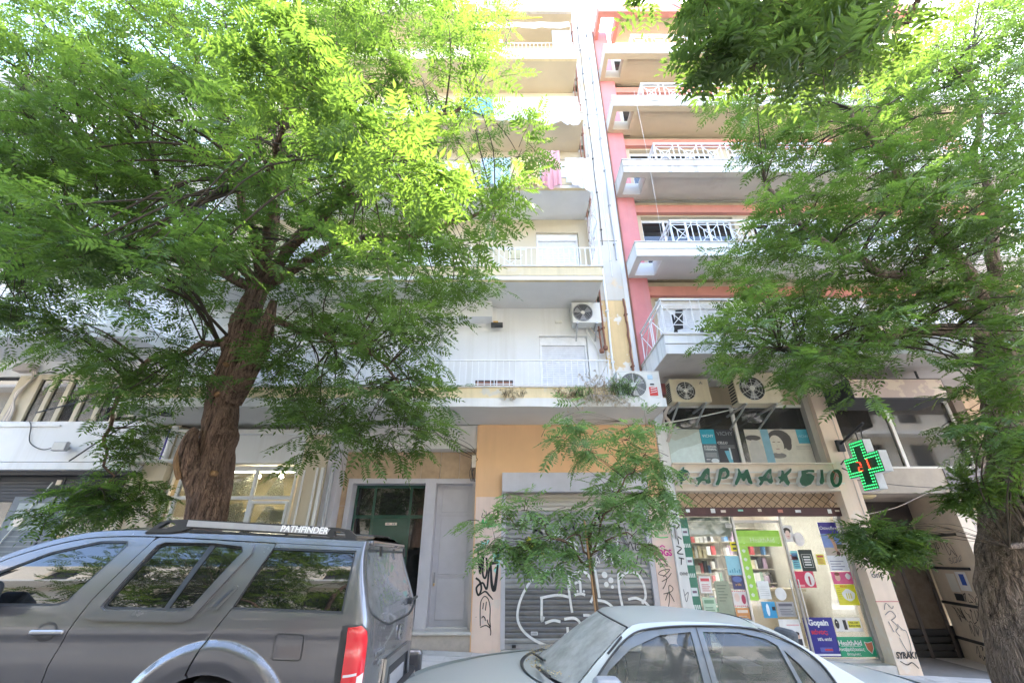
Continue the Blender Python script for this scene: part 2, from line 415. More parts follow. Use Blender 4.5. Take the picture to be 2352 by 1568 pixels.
# ---- entrance recess
wall_open('entrance_wall', -3.62, -.72, .4, 4.21, 9.68, .12, [(-3.40, -1.80, .45, 3.06), (-1.62, -.80, .45, 3.06)], M['beam'], B1)
box('entrance_beam', -3.9, -.72, 9.36, 9.68, 3.72, 4.21, M['beam'], B1, bevel=.006)
box('entrance_beam_moulding', -3.62, -.722, 9.33, 9.70, 3.70, 3.73, M['white_edge'], B1)
box('pier_side', -.75, -.722, 9.3, 10.0, .1, 4.2, M['orange'], B1)
clad = empty('stone_cladding'); setparent(clad, B1)
clad.matrix_parent_inverse = Matrix.Translation(-Vector(B1.location))
tw = (3.60 - .73) / 7
for i in range(7):
    a = -3.60 + i * tw
    MB().box(a + .004, a + tw - .004, 9.645 + .004 * (i % 2), 9.68, 3.135, 3.695).build('stone_tile', M['stone_tile'], clad, bevel=.003)
for j in range(5):
    MB().box(-3.60, -3.475, 9.646 + .003 * (j % 2), 9.68, .45 + j * .536, .45 + j * .536 + .528).build('stone_tile', M['stone_tile'], clad, bevel=.003)
fr = MB().box(-3.47, -3.37, 9.60, 9.98, .42, 3.13).box(-1.83, -1.60, 9.60, 9.98, .42, 3.13).box(-3.37, -1.83, 9.60, 9.98, 3.03, 3.13).box(-.83, -.75, 9.60, 9.98, .42, 3.13).box(-1.6, -.83, 9.62, 9.98, 3.03, 3.13)
fr.build('door_surround', M['grey_paint'], B1, bevel=.006)
gd = MB()
for x in (-3.37, -2.98, -2.20, -1.88): gd.box(x, x + .055, 9.88, 9.95, .43, 3.03)
gd.box(-3.37, -1.83, 9.885, 9.945, 2.97, 3.03).box(-3.37, -1.83, 9.885, 9.945, 2.36, 2.43).box(-3.37, -2.98, 9.885, 9.945, .43, .55).box(-2.2, -1.83, 9.885, 9.945, .43, .55)
gdo = gd.build('entrance_door', M['green_door'], B1, bevel=.006)
box('door_leaf', -2.925, -2.2, 9.90, 9.94, .43, 2.36, M['green_door'], gdo)
for x0, x1, z0, z1 in ((-3.32, -2.98, 2.43, 2.97), (-2.925, -2.2, 2.43, 2.97), (-2.145, -1.88, 2.43, 2.97), (-3.32, -2.98, .55, 2.36), (-2.145, -1.88, .55, 2.36)):
    box('pane', x0, x1, 9.915, 9.92, z0, z1, M['pane_dark'], gdo)
pm = MB()
for cx in (-2.735, -2.39):
    for t0, t1, dd in ((0, .012, .03), (.03, .042, .02)):
        a, b, z0, z1 = cx - .13 + t0, cx + .13 - t0, .75 + t0, 1.95 - t0
        pm.box(a, a + .014, 9.90 - dd, 9.90, z0, z1).box(b - .014, b, 9.90 - dd, 9.90, z0, z1).box(a, b, 9.90 - dd, 9.90, z0, z0 + .014)
        pm.prism([(a, z1), (cx, z1 - .10), (b, z1), (b, z1 + .014), (cx, z1 - .086), (a, z1 + .014)], 9.90 - dd, 9.90)
pm.build('panel_moulding', M['green_door'], gdo)
gm = MB()
for cx in (-2.735, -2.39):
    gm.box(cx - .006, cx + .006, 9.872, 9.884, .9, 1.82)
    for z in (1.1, 1.35, 1.62):
        gm.prism([(cx - .035, z), (cx, z + .045), (cx + .035, z), (cx, z - .045)], 9.866, 9.872)
gm.build('door_ornament', M['gold'], gdo)
box('number_plate', -2.66, -2.42, 9.885, 9.90, 2.23, 2.28, M['beige'], gdo)
for i, x in enumerate((-2.62, -2.585, -2.50, -2.465)): box('number', x - .01, x + .01, 9.882, 9.885, 2.24, 2.272, M['ink_grey'], gdo)
# grey metal service door
md = MB().box(-1.60, -.83, 9.86, 9.90, .43, 3.03).build('service_door', M['grey_door'], B1)
for z0, z1 in ((2.48, 2.95), (1.32, 2.38), (.55, 1.26)):
    MB().box(-1.49, -.93, 9.848, 9.862, z0, z1).build('door_panel', M['grey_door'], md, bevel=.006)
MB().box(-1.53, -.89, 9.85, 9.862, 2.40, 2.44).box(-1.58, -.85, 9.852, 9.862, 1.28, 1.30).build('door_rail', M['grey_paint'], md)
MB().box(-1.56, -1.53, 9.83, 9.86, 1.18, 1.36).build('hasp', M['grey_metal'], md)
MB().box(-1.562, -1.528, 9.82, 9.85, 1.12, 1.17).build('padlock', M['gold'], md, bevel=.006)
# entrance steps
st = MB().box(-3.85, -.74, 9.32, 9.97, .0, .38)
st.build('step', M['stone'], B1)
MB().box(-3.85, -.735, 9.27, 9.99, .381, .43).build('step_tread', M['marble'], B1, bevel=.008)
box('intercom', -3.70, -3.62, 9.60, 9.66, 1.95, 2.15, M['grey_metal'], B1, bevel=.006)
# grey pier and downpipe left of the entrance
box('grey_pier', -3.87, -3.60, 9.33, 9.75, .05, 4.2, M['grey_paint'], B1, bevel=.005)
MB().tube([(-3.72, 9.28, .2), (-3.72, 9.28, 3.35)], .045, 12).build('downpipe', M['grey_metal'], B1, smooth=True)
# ---- lace shop
box('shop_pier', -7.7, -7.2, 9.3, 9.65, .0, 4.2, M['cream_wall'], B1, bevel=.006); box('shop_pier', -4.42, -3.88, 9.32, 9.65, .0, 4.2, M['cream_wall'], B1, bevel=.006)
MB().box(-4.33, -4.30, 9.29, 9.33, .1, 3.26).box(-4.07, -4.03, 9.28, 9.33, .1, 3.3).box(-3.96, -3.9, 9.26, 9.33, .1, 3.3).build('shutter_guide', M['white_edge'], B1)
box('shop_fascia', -7.2, -4.42, 9.31, 9.6, 3.40, 4.0, M['white_wall'], B1, bevel=.006)
box('shop_fascia_trim', -7.7, -3.87, 9.24, 9.6, 4.0, 4.10, M['white_edge'], B1, bevel=.006)
MB().box(-5.9, -4.3, 9.2, 9.31, 3.985, 4.0).build('conduit', M['white_metal'], B1)
SW = MB()
for x in (-7.18, -6.98, -5.42, -4.58): SW.box(x, x + .06, 9.46, 9.54, .25, 3.33)
SW.box(-7.18, -4.52, 9.462, 9.538, 3.27, 3.36).box(-7.12, -4.58, 9.464, 9.536, 2.69, 2.76).box(-7.18, -4.52, 9.464, 9.536, .2, .30).box(-5.36, -4.58, 9.45, 9.53, 2.61, 2.67).box(-5.36, -5.31, 9.45, 9.53, .3, 2.61).box(-4.64, -4.585, 9.45, 9.53, .3, 2.61)
swo = SW.build('shop_window', M['white_edge'], B1, bevel=.005)
for x0, x1, z0, z1 in ((-6.92, -5.42, 2.76, 3.27), (-5.36, -4.58, 2.76, 3.27), (-6.92, -5.42, .3, 2.69), (-5.31, -4.64, .3, 2.61), (-7.12, -6.98, .3, 2.69)):
    box('pane', x0, x1, 9.496, 9.502, z0, z1, M['pane'], swo)
box('shop_interior', -7.25, -4.4, 11.2, 11.25, 0, 3.5, flat('shop_back', (.40, .34, .21), .8), B1)
box('shop_ceiling', -7.25, -4.4, 9.56, 11.2, 3.42, 3.46, M['white_wall'], B1)
for x in (-7.26, -4.4): box('shop_side', x, x + .02, 9.56, 11.2, 0, 3.42, flat('shop_side', (.42, .35, .23), .8), B1)
box('shop_floor', -7.25, -4.4, 9.56, 11.2, .18, .2, M['stone'], B1)
# ---- upper walls with shuttered balcony doors
def shutter_door(parent, x0, x1, z0, z1, y, m=None):
    m = m or M['shutter_white']
    d = MB().box(x0, x0 + .05, y, y + .12, z0, z1).box(x1 - .05, x1, y, y + .12, z0, z1).box(x0, x1, y - .005, y + .12, z1 - .22, z1).build('balcony_door', M['white_metal'], parent, bevel=.004)
    h = .055; n = int((z1 - .22 - z0) / h)
    me = MB().prism([(0, 0)] * 0 + [(x0 + .05, 0), (x1 - .05, 0), (x1 - .05, h * .9), (x0 + .05, h * .9)], -.008, .02).mesh('shutter_slat'); me.materials.append(m)
    for i in range(n):
        o = bpy.data.objects.new('shutter_slat', me); col.objects.link(o); o.parent = d; o.location = (0, y + .05, z0 + i * h + (z1 - .22 - z0 - n * h))
    return d
tops = [s[1] for s in FL]
for k in range(6):
    z0 = FL[k][1] - .02; z1 = FL[k + 1][0] if k < 5 else 20.9
    ops = [(a, b, z0, min(z0 + 2.05, z1 - .3)) for a, b in DOORS]
    wall_open('wall', BX0, BX1, z0, z1, 9.3, .3, ops, M['white_wall'] if k == 0 else M['cream_wall'], B1)
    if k < 4:
        for (a, b, c, d) in ops: shutter_door(B1, a + .01, b - .01, c + .02, d, 9.38)
    else:
        for (a, b, c, d) in ops: box('window', a, b, 9.5, 9.52, c, d, M['pane_dark'], B1)
box('wall_top', BX0, BX1, 9.3, 9.6, 20.9, 21.2, M['cream_wall'], B1)
box('side_wall', BX0, BX0 + .05, 9.35, 16, .1, 21, M['cream_wall'], B1); box('side_wall', 2.8, 2.9, 9.62, 16, .1, 21, M['cream_wall'], B1)
box('roof', BX0, 2.9, 9.35, 16, 20.9, 21.0, M['soffit'], B1)
box('back_wall', BX0, 2.9, 15.95, 16.1, -.3, 21.0, M['cream_wall'], B1)
for zz in [f[0] for f in FL]: box('floor_slab', BX0 + .06, 2.79, 9.32, 15.9, zz + .02, zz + .12, M['soffit'], B1)
box('partition', 2.805, 2.93, 9.7, 15.9, -.3, 21.0, M['soffit'], B1)
box('partition', -3.85, -3.62, 9.76, 15.9, -.3, 4.2, M['soffit'], B1)
# balconies: slab > fascia, parapet, handrail, each bar
bar_me = MB().box(-.007, .007, -.007, .007, 0, .55).mesh('railing_bar'); bar_me.materials.append(M['white_metal'])
bar_cream = MB().box(-.008, .008, -.008, .008, 0, .55).mesh('railing_bar'); bar_cream.materials.append(M['beige'])
for k, ((zb, zt), y0) in enumerate(zip(FL, FR)):
    xr = 2.02
    sof = M['soffit'] if k < 3 else M['soffit_cream']
    mb = MB().box(BX0, xr if k else 2.96, y0 + .012, 9.3, zb + .004, zt - .03)
    bal = mb.build('balcony_slab', sof, B1)
    if k == 0:
        # patched white edge with a wavy lower paint line, yellow kerb above it
        e = MB(); n = 60
        for i in range(n):
            a = BX0 + (2.965 - BX0) * i / n; b = BX0 + (2.965 - BX0) * (i + 1) / n
            wa = .012 * noise.noise((a * 1.7, 0, 0)); wb = .012 * noise.noise((b * 1.7, 0, 0))
            e.quad((a, y0, zb - .01 + wa), (b, y0, zb - .01 + wb), (b, y0 - .004, zt + .01), (a, y0 - .004, zt + .01))
            e.quad((a, y0, zb - .01 + wa), (a, y0 + .05, zb - .006), (b, y0 + .05, zb - .006), (b, y0, zb - .01 + wb))
        e.quad((2.965, y0, zb - .01), (2.965, 9.3, zb - .01), (2.965, 9.3, zt), (2.965, y0, zt)).quad((BX0, y0, zt + .01), (2.965, y0, zt + .01), (2.965, y0 + .1, zt + .012), (BX0, y0 + .1, zt + .012))
        e.build('slab_edge', M['white_edge'], bal)
        box('slab_top', 1.9, 2.96, y0 + .02, 9.28, zt - .02, zt + .005, M['white_edge'], bal)
        MB().box(BX0, 2.0, y0 + .03, y0 + .13, zt, 4.60).box(1.9, 2.0, y0 + .13, 9.28, zt, 4.60).build('parapet', M['yellow_edge'], bal, bevel=.008)
        MB().box(BX0, 2.03, y0 + .01, y0 + .16, 4.60, 4.635).box(1.88, 2.03, y0 + .16, 9.28, 4.60, 4.635).build('parapet_cap', M['marble'], bal)
        zr = 4.635
    else:
        em = M['yellow_edge'] if k != 5 else M['fascia_old']
        MB().box(BX0, xr + .02, y0, y0 + .1, zb + .11, zt - .02).box(xr - .08, xr + .02, y0 + .1, 9.3, zb + .11, zt - .02).build('slab_edge', pmat('edge_%d' % k, (.64, .54, .35), .85, .08, 2, .2, 50, streak=.4, patch=.4, patchc=(.62, .56, .48), patchs=2.2), bal, bevel=.008)
        MB().box(BX0, xr + .005, y0 + .015, y0 + .1, zb, zb + .108).build('drip_edge', em, bal)
        MB().box(BX0, xr + .04, y0 - .02, y0 + .12, zt - .02, zt + .012).build('slab_coping', M['marble'], bal)
        zr = zt + .012
    hr = .56 if k < 3 else .5
    MB().tube([(BX0, y0 + .08, zr + hr), (1.96, y0 + .08, zr + hr), (1.96, 9.28, zr + hr)], .016, 8).build('handrail', M['white_metal'] if k < 3 else M['beige'], bal)
    MB().box(BX0, 1.96, y0 + .07, y0 + .09, zr + .05, zr + .06).box(1.95, 1.97, y0 + .09, 9.28, zr + .05, zr + .06).build('bottom_rail', M['white_metal'] if k < 3 else M['beige'], bal)
    x = 1.95; stp = .125
    i = 0
    while x > (-4.0 if k < 3 else -2.6):
        o = bpy.data.objects.new('railing_bar', bar_me if k < 3 else bar_cream); col.objects.link(o); o.parent = bal; o.location = (x, y0 + .08, zr + hr - .55); x -= stp
    for j in range(1, 9):
        o = bpy.data.objects.new('railing_bar', bar_me if k < 3 else bar_cream); col.objects.link(o); o.parent = bal; o.location = (1.96, y0 + .08 + j * .13, zr + hr - .55)
# arched iron screen at the balcony end, second upper floor
scr = MB()
for j in range(10): scr.tube([(2.06, 8.15 + j * .12, 7.56), (2.06, 8.15 + j * .12, 8.95 + .55 * math.sqrt(max(0, 1 - ((j - 4.5) / 5.2) ** 2)))], .008, 5)
scr.tube([(2.06, 8.1 + 1.15 * i / 16, 8.9 + .62 * math.sin(math.pi * i / 16)) for i in range(17)], .013, 6)
for i in range(1, 8): scr.tube([(2.06, 8.68, 8.9), (2.06, 8.68 - .56 * math.cos(math.pi * i / 8), 8.9 + .6 * math.sin(math.pi * i / 8))], .006, 5)
scr.tube([(2.06, 8.1, 8.9), (2.06, 9.28, 8.9)], .01, 5).tube([(2.06, 8.1, 9.85), (2.06, 9.28, 9.85)], .008, 5)
for j in range(10): scr.tube([(2.06, 8.15 + j * .12, 9.0 + .55 * math.sqrt(max(0, 1 - ((j - 4.5) / 5.2) ** 2))), (2.06, 8.15 + j * .12, 9.85)], .007, 5)
scr.build('balcony_screen', M['white_metal'], B1, smooth=True)
# pale vertical pier between the two buildings, with its panel joints
zs = [4.36, 7.3, 9.15, 11.6, 14.2, 16.9, 21.2]
for i in range(6):
    z0, z1 = zs[i], zs[i + 1]
    MB().box(2.2 - .0 * i, 2.80, 9.16 + .01 * (i % 2), 9.6, z0 + .006, z1 - .006).build('pier_panel', M['column_low'] if i == 0 else M['column'], B1, bevel=.006)
box('pier_margin', 2.802, 2.93, 9.20, 9.6, 4.36, 21.2, M['white_wall'], B1)
MB().tube([(2.93, 9.17, 4.5), (2.93, 9.17, 18.9)], .022, 6).build('joint_filler', M['rust'], B1)
# pipes on the pier
for (x, y, z0, z1, r, m) in ((2.07, 9.13, 5.95, 19, .022, 'rust'), (2.17, 9.12, 6.0, 19.2, .024, 'rust'), (2.30, 9.1, 5.1, 20, .026, 'white_metal'), (2.74, 9.1, 5.0, 7.3, .028, 'rust'), (2.70, 9.12, 8.5, 20, .018, 'grey_metal'), (2.40, 9.14, 9, 20, .010, 'dark'), (2.55, 9.15, 8, 20, .008, 'white_metal')):
    n = 16; p = MB().tube([(x + .012 * math.sin(i * 1.9 + x * 7), y, z0 + (z1 - z0) * i / n) for i in range(n + 1)], r, 8)
    z = z0 + .5
    while z < z1: p.box(x - r - .012, x + r + .012, y - r - .006, 9.2, z, z + .025); z += 1.35
    p.build('pipe', M[m], B1, smooth=True)
for x, z in ((2.08, 5.92), (2.17, 6.0)): MB().lathe((x, 9.12, z), [(0, -.06), (.055, -.06), (.06, 0), (.03, .05)], 'z', 12).build('pipe_end', M['rust'], B1, smooth=True)
MB().tube([(2.3, 9.1, 5.1), (2.28, 8.9, 5.02), (2.05, 8.6, 5.0)], .03, 8).build('pipe', M['white_metal'], B1, smooth=True)
# cables hanging at the entrance corner
for i in range(7):
    ph = i * 1.3
    pts = [(-1.9 + .25 * i * .3, 9.34, 4.15), (-1.35 + .03 * i, 9.30, 3.98 - .03 * i), (-.86 + .015 * i, 9.30, 3.72 - .02 * i), (-.80 + .02 * math.sin(ph), 9.285, 3.4), (-.83 + .03 * math.sin(ph + 1), 9.285, 3.2), (-.80 + .03 * math.sin(ph + 2), 9.285, 3.02)]
    MB().tube(spline([(p[0] + .03 * math.sin(i * 2.1 + k), p[1] + .01 * (i % 3), p[2] - .05 * ((i * 7) % 4) * (k in (1, 2))) for k, p in enumerate(pts)], 5), .005, 5).build('cable', M['dark'], B1)
box('cable_clip', -.84, -.76, 9.27, 9.31, 3.3, 3.55, M['beige'], B1)
# low outlet boxes and hinge marks
box('wall_socket', 1.05, 1.22, 9.28, 9.3, 6.72, 6.80, M['ac_body'], B1, bevel=.01)
# graffiti on the peach piers and shutter
def offs(lines, ox, oz, s=1, sz=None): return [[(ox + a * s, oz + b * (sz or s)) for a, b in ln] for ln in lines]
GY = 9.282
strokes('graffiti', [[(-.66, 1.78), (-.63, 1.55), (-.60, 1.35), (-.58, 1.58), (-.55, 1.66), (-.55, 1.35), (-.50, 1.28), (-.47, 1.42), (-.49, 1.62)], [(-.68, 1.28), (-.6, 1.22), (-.57, 1.1), (-.62, 1.0), (-.66, 1.12), (-.55, 1.2), (-.47, 1.1), (-.44, 1.35), (-.41, 1.55)]], .035, GY, M['ink'], B1)
strokes('graffiti', [[(-.40, 1.5), (-.38, 1.2), (-.33, 1.08), (-.29, 1.3), (-.27, 1.5)], [(-.43, 1.52), (-.26, 1.54)]], .06, GY - .001, M['ink'], B1, taper=True)
strokes('graffiti', [[(-.6, 1.0), (-.5, 1.06), (-.42, 1.0), (-.35, .93)]], .03, GY - .001, M['ink'], B1, taper=True)
strokes('graffiti', [[(-.57, .52), (-.58, .75), (-.57, .90), (-.51, .98), (-.44, .94), (-.40, .8), (-.40, .60), (-.39, .5), (-.47, .53), (-.57, .50)], [(-.52, .88), (-.535, .78)], [(-.47, .90), (-.485, .76)], [(-.55, .64), (-.52, .67), (-.49, .64), (-.48, .6)], [(-.45, .62), (-.43, .56), (-.40, .52), (-.38, .44), (-.385, .38)], [(-.655, .66), (-.65, .655)]], .016, GY, M['ink'], B1)
strokes('graffiti', [[(-.6, 2.22), (-.57, 2.3), (-.55, 2.2), (-.5, 2.28), (-.47, 2.2), (-.4, 2.3), (-.36, 2.2)], [(-.6, 2.18), (-.4, 2.17), (-.3, 2.2)]], .03, GY, M['paint_green'], B1)
strokes('graffiti', [[(-.58, 2.42), (-.6, 2.34), (-.56, 2.33)], [(-.52, 2.45), (-.5, 2.35), (-.44, 2.42)], [(-.36, 2.44), (-.37, 2.34), (-.3, 2.34)]], .012, GY, M['ink'], B1)
strokes('graffiti', [[(-.35, 1.7), (-.31, 1.55), (-.27, 1.72), (-.25, 1.6), (-.28, 1.45), (-.33, 1.38)]], .06, GY + .001, M['paint_teal'], B1)
strokes('graffiti', [[(-.6, 1.9), (-.5, 1.86), (-.45, 1.93)], [(-.58, 1.86), (-.56, 1.76)]], .035, GY + .001, M['paint_teal'], B1)
GX = 9.280
text('BOGS', 2.89, GX, 1.70, .15, M['paint_magenta'], B1, 'graffiti', offset=.006, sx=.9)
strokes('graffiti', [[(2.76, 1.60), (2.84, 1.585), (2.95, 1.60)], [(2.85, 1.80), (2.9, 1.83), (2.95, 1.80)]], .02, GX, M['paint_magenta'], B1)
text('one', 2.88, GX, 1.50, .11, M['ink'], B1, 'graffiti', sx=1)
strokes('graffiti', [[(2.84, 1.30), (2.98, 1.42), (2.82, 1.40), (2.76, 1.34), (2.9, 1.30), (2.86, 1.18), (2.8, 1.10)], [(2.80, 1.22), (2.92, 1.28), (3.0, 1.36)], [(2.80, 1.02), (2.95, 1.06), (2.99, 1.12), (2.92, 1.15), (2.90, .95), (2.86, .82)], [(2.82, .92), (2.9, 1.04), (2.98, .9)], [(2.84, .68), (2.9, .74), (2.87, .68), (2.94, .69)]], .012, GX, M['ink'], B1)
text('NIPAMA', 2.90, GX, 2.05, .085, M['paint_green'], B1, 'graffiti', shear=.2, sx=.85)
strokes('graffiti', [[(2.78, 1.99), (2.9, 1.97), (3.04, 1.98)], [(2.80, 2.3), (2.86, 2.4), (2.92, 2.3), (2.98, 2.4), (3.03, 2.3)], [(2.8, 2.25), (2.9, 2.2), (3.0, 2.27)]], .02, GX, M['paint_green'], B1)
SY = 9.338
big = [
 [(.93, 1.38), (.85, 1.42), (.6, 1.38), (.35, 1.22), (.17, .95), (.10, .7), (.14, .52), (.3, .36), (.58, .23), (.82, .19), (.95, .23)],
 [(.55, .95), (.54, .6), (.58, .66)], [(.52, .95), (.85, 1.0), (1.08, .96)], [(1.08, 1.35), (1.06, 1.1), (1.1, .72)], [(.6, .56), (.75, .6), (.88, .58)],
 [(.95, .62), (1.15, .63), (1.25, .52), (1.22, .36), (1.1, .24), (.98, .2)], [(1.0, .50), (1.0, .38), (.97, .24)],
 [(1.07, 1.1), (1.10, 1.28), (1.25, 1.38), (1.4, 1.36), (1.5, 1.22), (1.52, 1.02), (1.45, .88)],
 [(1.58, 1.42), (1.60, 1.2), (1.62, .95)], [(1.55, .92), (1.75, .88), (1.92, .72), (1.97, .5), (1.98, .4)], [(1.3, .68), (1.45, .66), (1.56, .5), (1.56, .3)],
 [(2.02, 1.40), (2.00, 1.1), (2.04, .76)], [(2.03, 1.25), (2.15, 1.36), (2.35, 1.36), (2.46, 1.2), (2.48, .98), (2.40, .86)], [(2.15, .93), (2.3, .95), (2.46, .88), (2.55, .78)],
 [(2.1, .72), (2.2, .78), (2.35, .76)], [(1.7, .78), (1.85, .8)], [(1.9, .76), (2.05, .74)],
 [(1.28, 1.28), (1.28, 1.02)], [(1.18, 1.18), (1.23, 1.21), (1.28, 1.2)], [(1.16, 1.0), (1.28, 1.02), (1.36, 1.0)], [(.82, .19), (.9, .27), (.98, .24), (1.04, .2), (1.12, .27), (1.2, .19)],
]
strokes('graffiti', big, .044, SY, M['paint_white'], rs)
for x, z, r in ((1.75, 1.33, .055), (1.86, 1.24, .05), (1.77, 1.17, .045), (1.88, 1.13, .03), (1.22, 1.06, .02), (1.34, 1.06, .02)):
    MB().poly([(x + r * math.cos(i * .4189), SY - .001, z + r * math.sin(i * .4189)) for i in range(15)]).build('graffiti_dot', M['paint_white'], rs)
for k, (a, b) in enumerate(((.86, 1.05), (1.02, 1.22))): MB().poly([(a, SY - .002 - k * .001, .18), ((a + b) / 2 + .03, SY - .002 - k * .001, .33), (b, SY - .002 - k * .001, .19)]).build('graffiti_spike', M['paint_white'], rs)
strokes('graffiti', [[(.85, 2.02), (.95, 1.75), (1.2, 1.65), (1.35, 1.8), (1.4, 1.62), (1.6, 1.55), (1.72, 1.75), (1.9, 1.6), (2.1, 1.62), (2.2, 1.85), (2.1, 2.05)]], .05, SY + .001, M['ink_grey'], rs)
strokes('graffiti', [[(1.05, 1.98), (1.15, 1.75), (1.3, 1.9)], [(1.45, 1.95), (1.55, 1.7), (1.7, 1.9)], [(1.85, 1.95), (1.95, 1.72), (2.05, 1.8), (2.05, 1.95)]], .03, SY, M['paint_white'], rs)
strokes('graffiti', [[(.35, 1.98), (.3, 1.8), (.45, 1.72), (.6, 1.7), (.42, 1.7), (.4, 1.9)]], .07, SY, M['paint_yellow'], rs)
strokes('graffiti', [[(2.25, 1.75), (2.3, 1.9), (2.35, 1.75)], [(2.4, 1.9), (2.4, 1.75), (2.48, 1.76)], [(2.5, 1.9), (2.56, 1.75)], [(2.3, 1.65), (2.36, 1.5), (2.42, 1.65)], [(2.46, 1.5), (2.5, 1.66), (2.56, 1.52)], [(2.3, 1.4), (2.38, 1.3), (2.48, 1.42), (2.56, 1.3)]], .014, SY, M['ink'], rs)
rg9 = random.Random(9)
for q_ in range(16):
    bx, bz = rg9.uniform(.1, 2.4), rg9.uniform(1.5, 2.5)
    strokes('graffiti', [[(bx + rg9.uniform(-.12, .12), bz + rg9.uniform(-.12, .12)) for _ in range(6)]], rg9.choice((.014, .024, .04)), SY - .001, M[rg9.choice(('ink_grey', 'paint_white', 'ink', 'paint_white'))], rs)
for q_ in range(4):
    bx, bz = rg9.uniform(2.15, 2.5), rg9.uniform(.3, .85)
    strokes('graffiti', [[(bx + rg9.uniform(-.12, .12), bz + rg9.uniform(-.1, .1)) for _ in range(6)]], .022, SY - .001, M['paint_white'], rs)
box('sticker', .34, .46, SY - .004, SY, .375, .43, M['white_metal'], rs)
for i in range(5): box('sticker_print', .352 + i * .02, .362 + i * .02, SY - .006, SY - .0042, .385, .42, M['ink_grey'], rs)
# ================================================================ pink apartment building with the pharmacy (right)
def inpoly(px, pz, poly):
    c = np.zeros(len(px), bool); n = len(poly)
    for i in range(n):
        x1, y1 = poly[i]; x2, y2 = poly[i - 1]
        if y1 == y2: continue
        k = ((y1 > pz) != (y2 > pz)) & (px < (x2 - x1) * (pz - y1) / (y2 - y1) + x1)
        c ^= k
    return c
def cdt(outline, holes=(), grid=0, rings=None):
    vs_ = []; es = []
    for lp in [outline, *holes]:
        n0 = len(vs_); vs_ += [Vector(p) for p in lp]; es += [(n0 + i, n0 + (i + 1) % len(lp)) for i in range(len(lp))]
    if grid:
        xs = [p[0] for p in outline]; zs_ = [p[1] for p in outline]
        gx, gz_ = np.meshgrid(np.arange(min(xs) + grid / 2, max(xs), grid), np.arange(min(zs_) + grid / 2, max(zs_), grid))
        gx, gz_ = gx.ravel(), gz_.ravel()
        for (rx, rz) in rings or ():
            kp = np.hypot(gx - rx, gz_ - rz) > .735; gx, gz_ = gx[kp], gz_[kp]
            for r_ in (.72, .70, .685, .67, .655, .64, .625, .61, .585, .56, .53, .50):
                an = np.arange(0, 2 * math.pi, .022 / r_); gx = np.append(gx, rx + r_ * np.cos(an)); gz_ = np.append(gz_, rz + r_ * np.sin(an))
        ok = inpoly(gx, gz_, outline)
        for h in holes: ok &= ~inpoly(gx, gz_, h)
        segs = []
        for lp in [outline, *holes]: segs += [(lp[i - 1], lp[i]) for i in range(len(lp))]
        for (a, b) in segs:
            ax, az = a; dx, dz = b[0] - ax, b[1] - az; L2 = dx * dx + dz * dz + 1e-12
            t = np.clip(((gx - ax) * dx + (gz_ - az) * dz) / L2, 0, 1)
            ok &= np.hypot(gx - ax - t * dx, gz_ - az - t * dz) > grid * (.45 if not rings else .2)
        vs_ += [Vector((float(a), float(b))) for a, b in zip(gx[ok], gz_[ok])]
    r = delaunay_2d_cdt(vs_, es, [], 0, 1e-5)
    V = np.array([(v.x, v.y) for v in r[0]]); F = np.array([f for f in r[2]])
    c = V[F].mean(axis=1); ok = inpoly(c[:, 0], c[:, 1], outline)
    for h in holes: ok &= ~inpoly(c[:, 0], c[:, 1], h)
    return V, F[ok]
def plate(name, outline, holes, y0, y1, m, parent):
    V, F = cdt(outline, holes or ())
    mb = MB(); n = len(V)
    mb.v = [(float(x), y0, float(z)) for x, z in V]
    mb.f = [tuple(int(i) for i in f) for f in F]
    for lp in [outline, *(holes or ())]:
        for i in range(len(lp)):
            a, b = lp[i - 1], lp[i]; mb.quad((a[0], y0, a[1]), (b[0], y0, b[1]), (b[0], y1, b[1]), (a[0], y1, a[1]))
    return mb.build(name, m, parent)
def inset(poly, d):
    n = len(poly); ar = sum(poly[i - 1][0] * poly[i][1] - poly[i][0] * poly[i - 1][1] for i in range(n)); s = 1 if ar > 0 else -1; out = []
    for i in range(n):
        p0, p1, p2 = Vector(poly[i - 1]), Vector(poly[i]), Vector(poly[(i + 1) % n])
        e1 = (p1 - p0).normalized(); e2 = (p2 - p1).normalized(); n1 = Vector((-e1.y, e1.x)); n2 = Vector((-e2.y, e2.x)); b = n1 + n2
        if b.length < .3: b = n1
        b.normalize(); k = 1 / max(.6, b.dot(n1)); q = p1 + b * d * k * s; out.append((q.x, q.y))
    return out
B2 = empty('apartment_building', (7.5, 9.3, -.2), 'pink and tan apartment block above the green-lettered pharmacy', 'building')
PX1 = 14.0
M['soffit_warm'] = pmat('soffit_warm', (.60, .545, .47), .88, .08, 1.5, .12, 60, patch=.4, patchc=(.50, .43, .36), patchs=1.0, pth=.6)
PB = [(8.0, 8.39), (10.74, 11.17), (13.43, 13.82), (15.98, 16.38)]
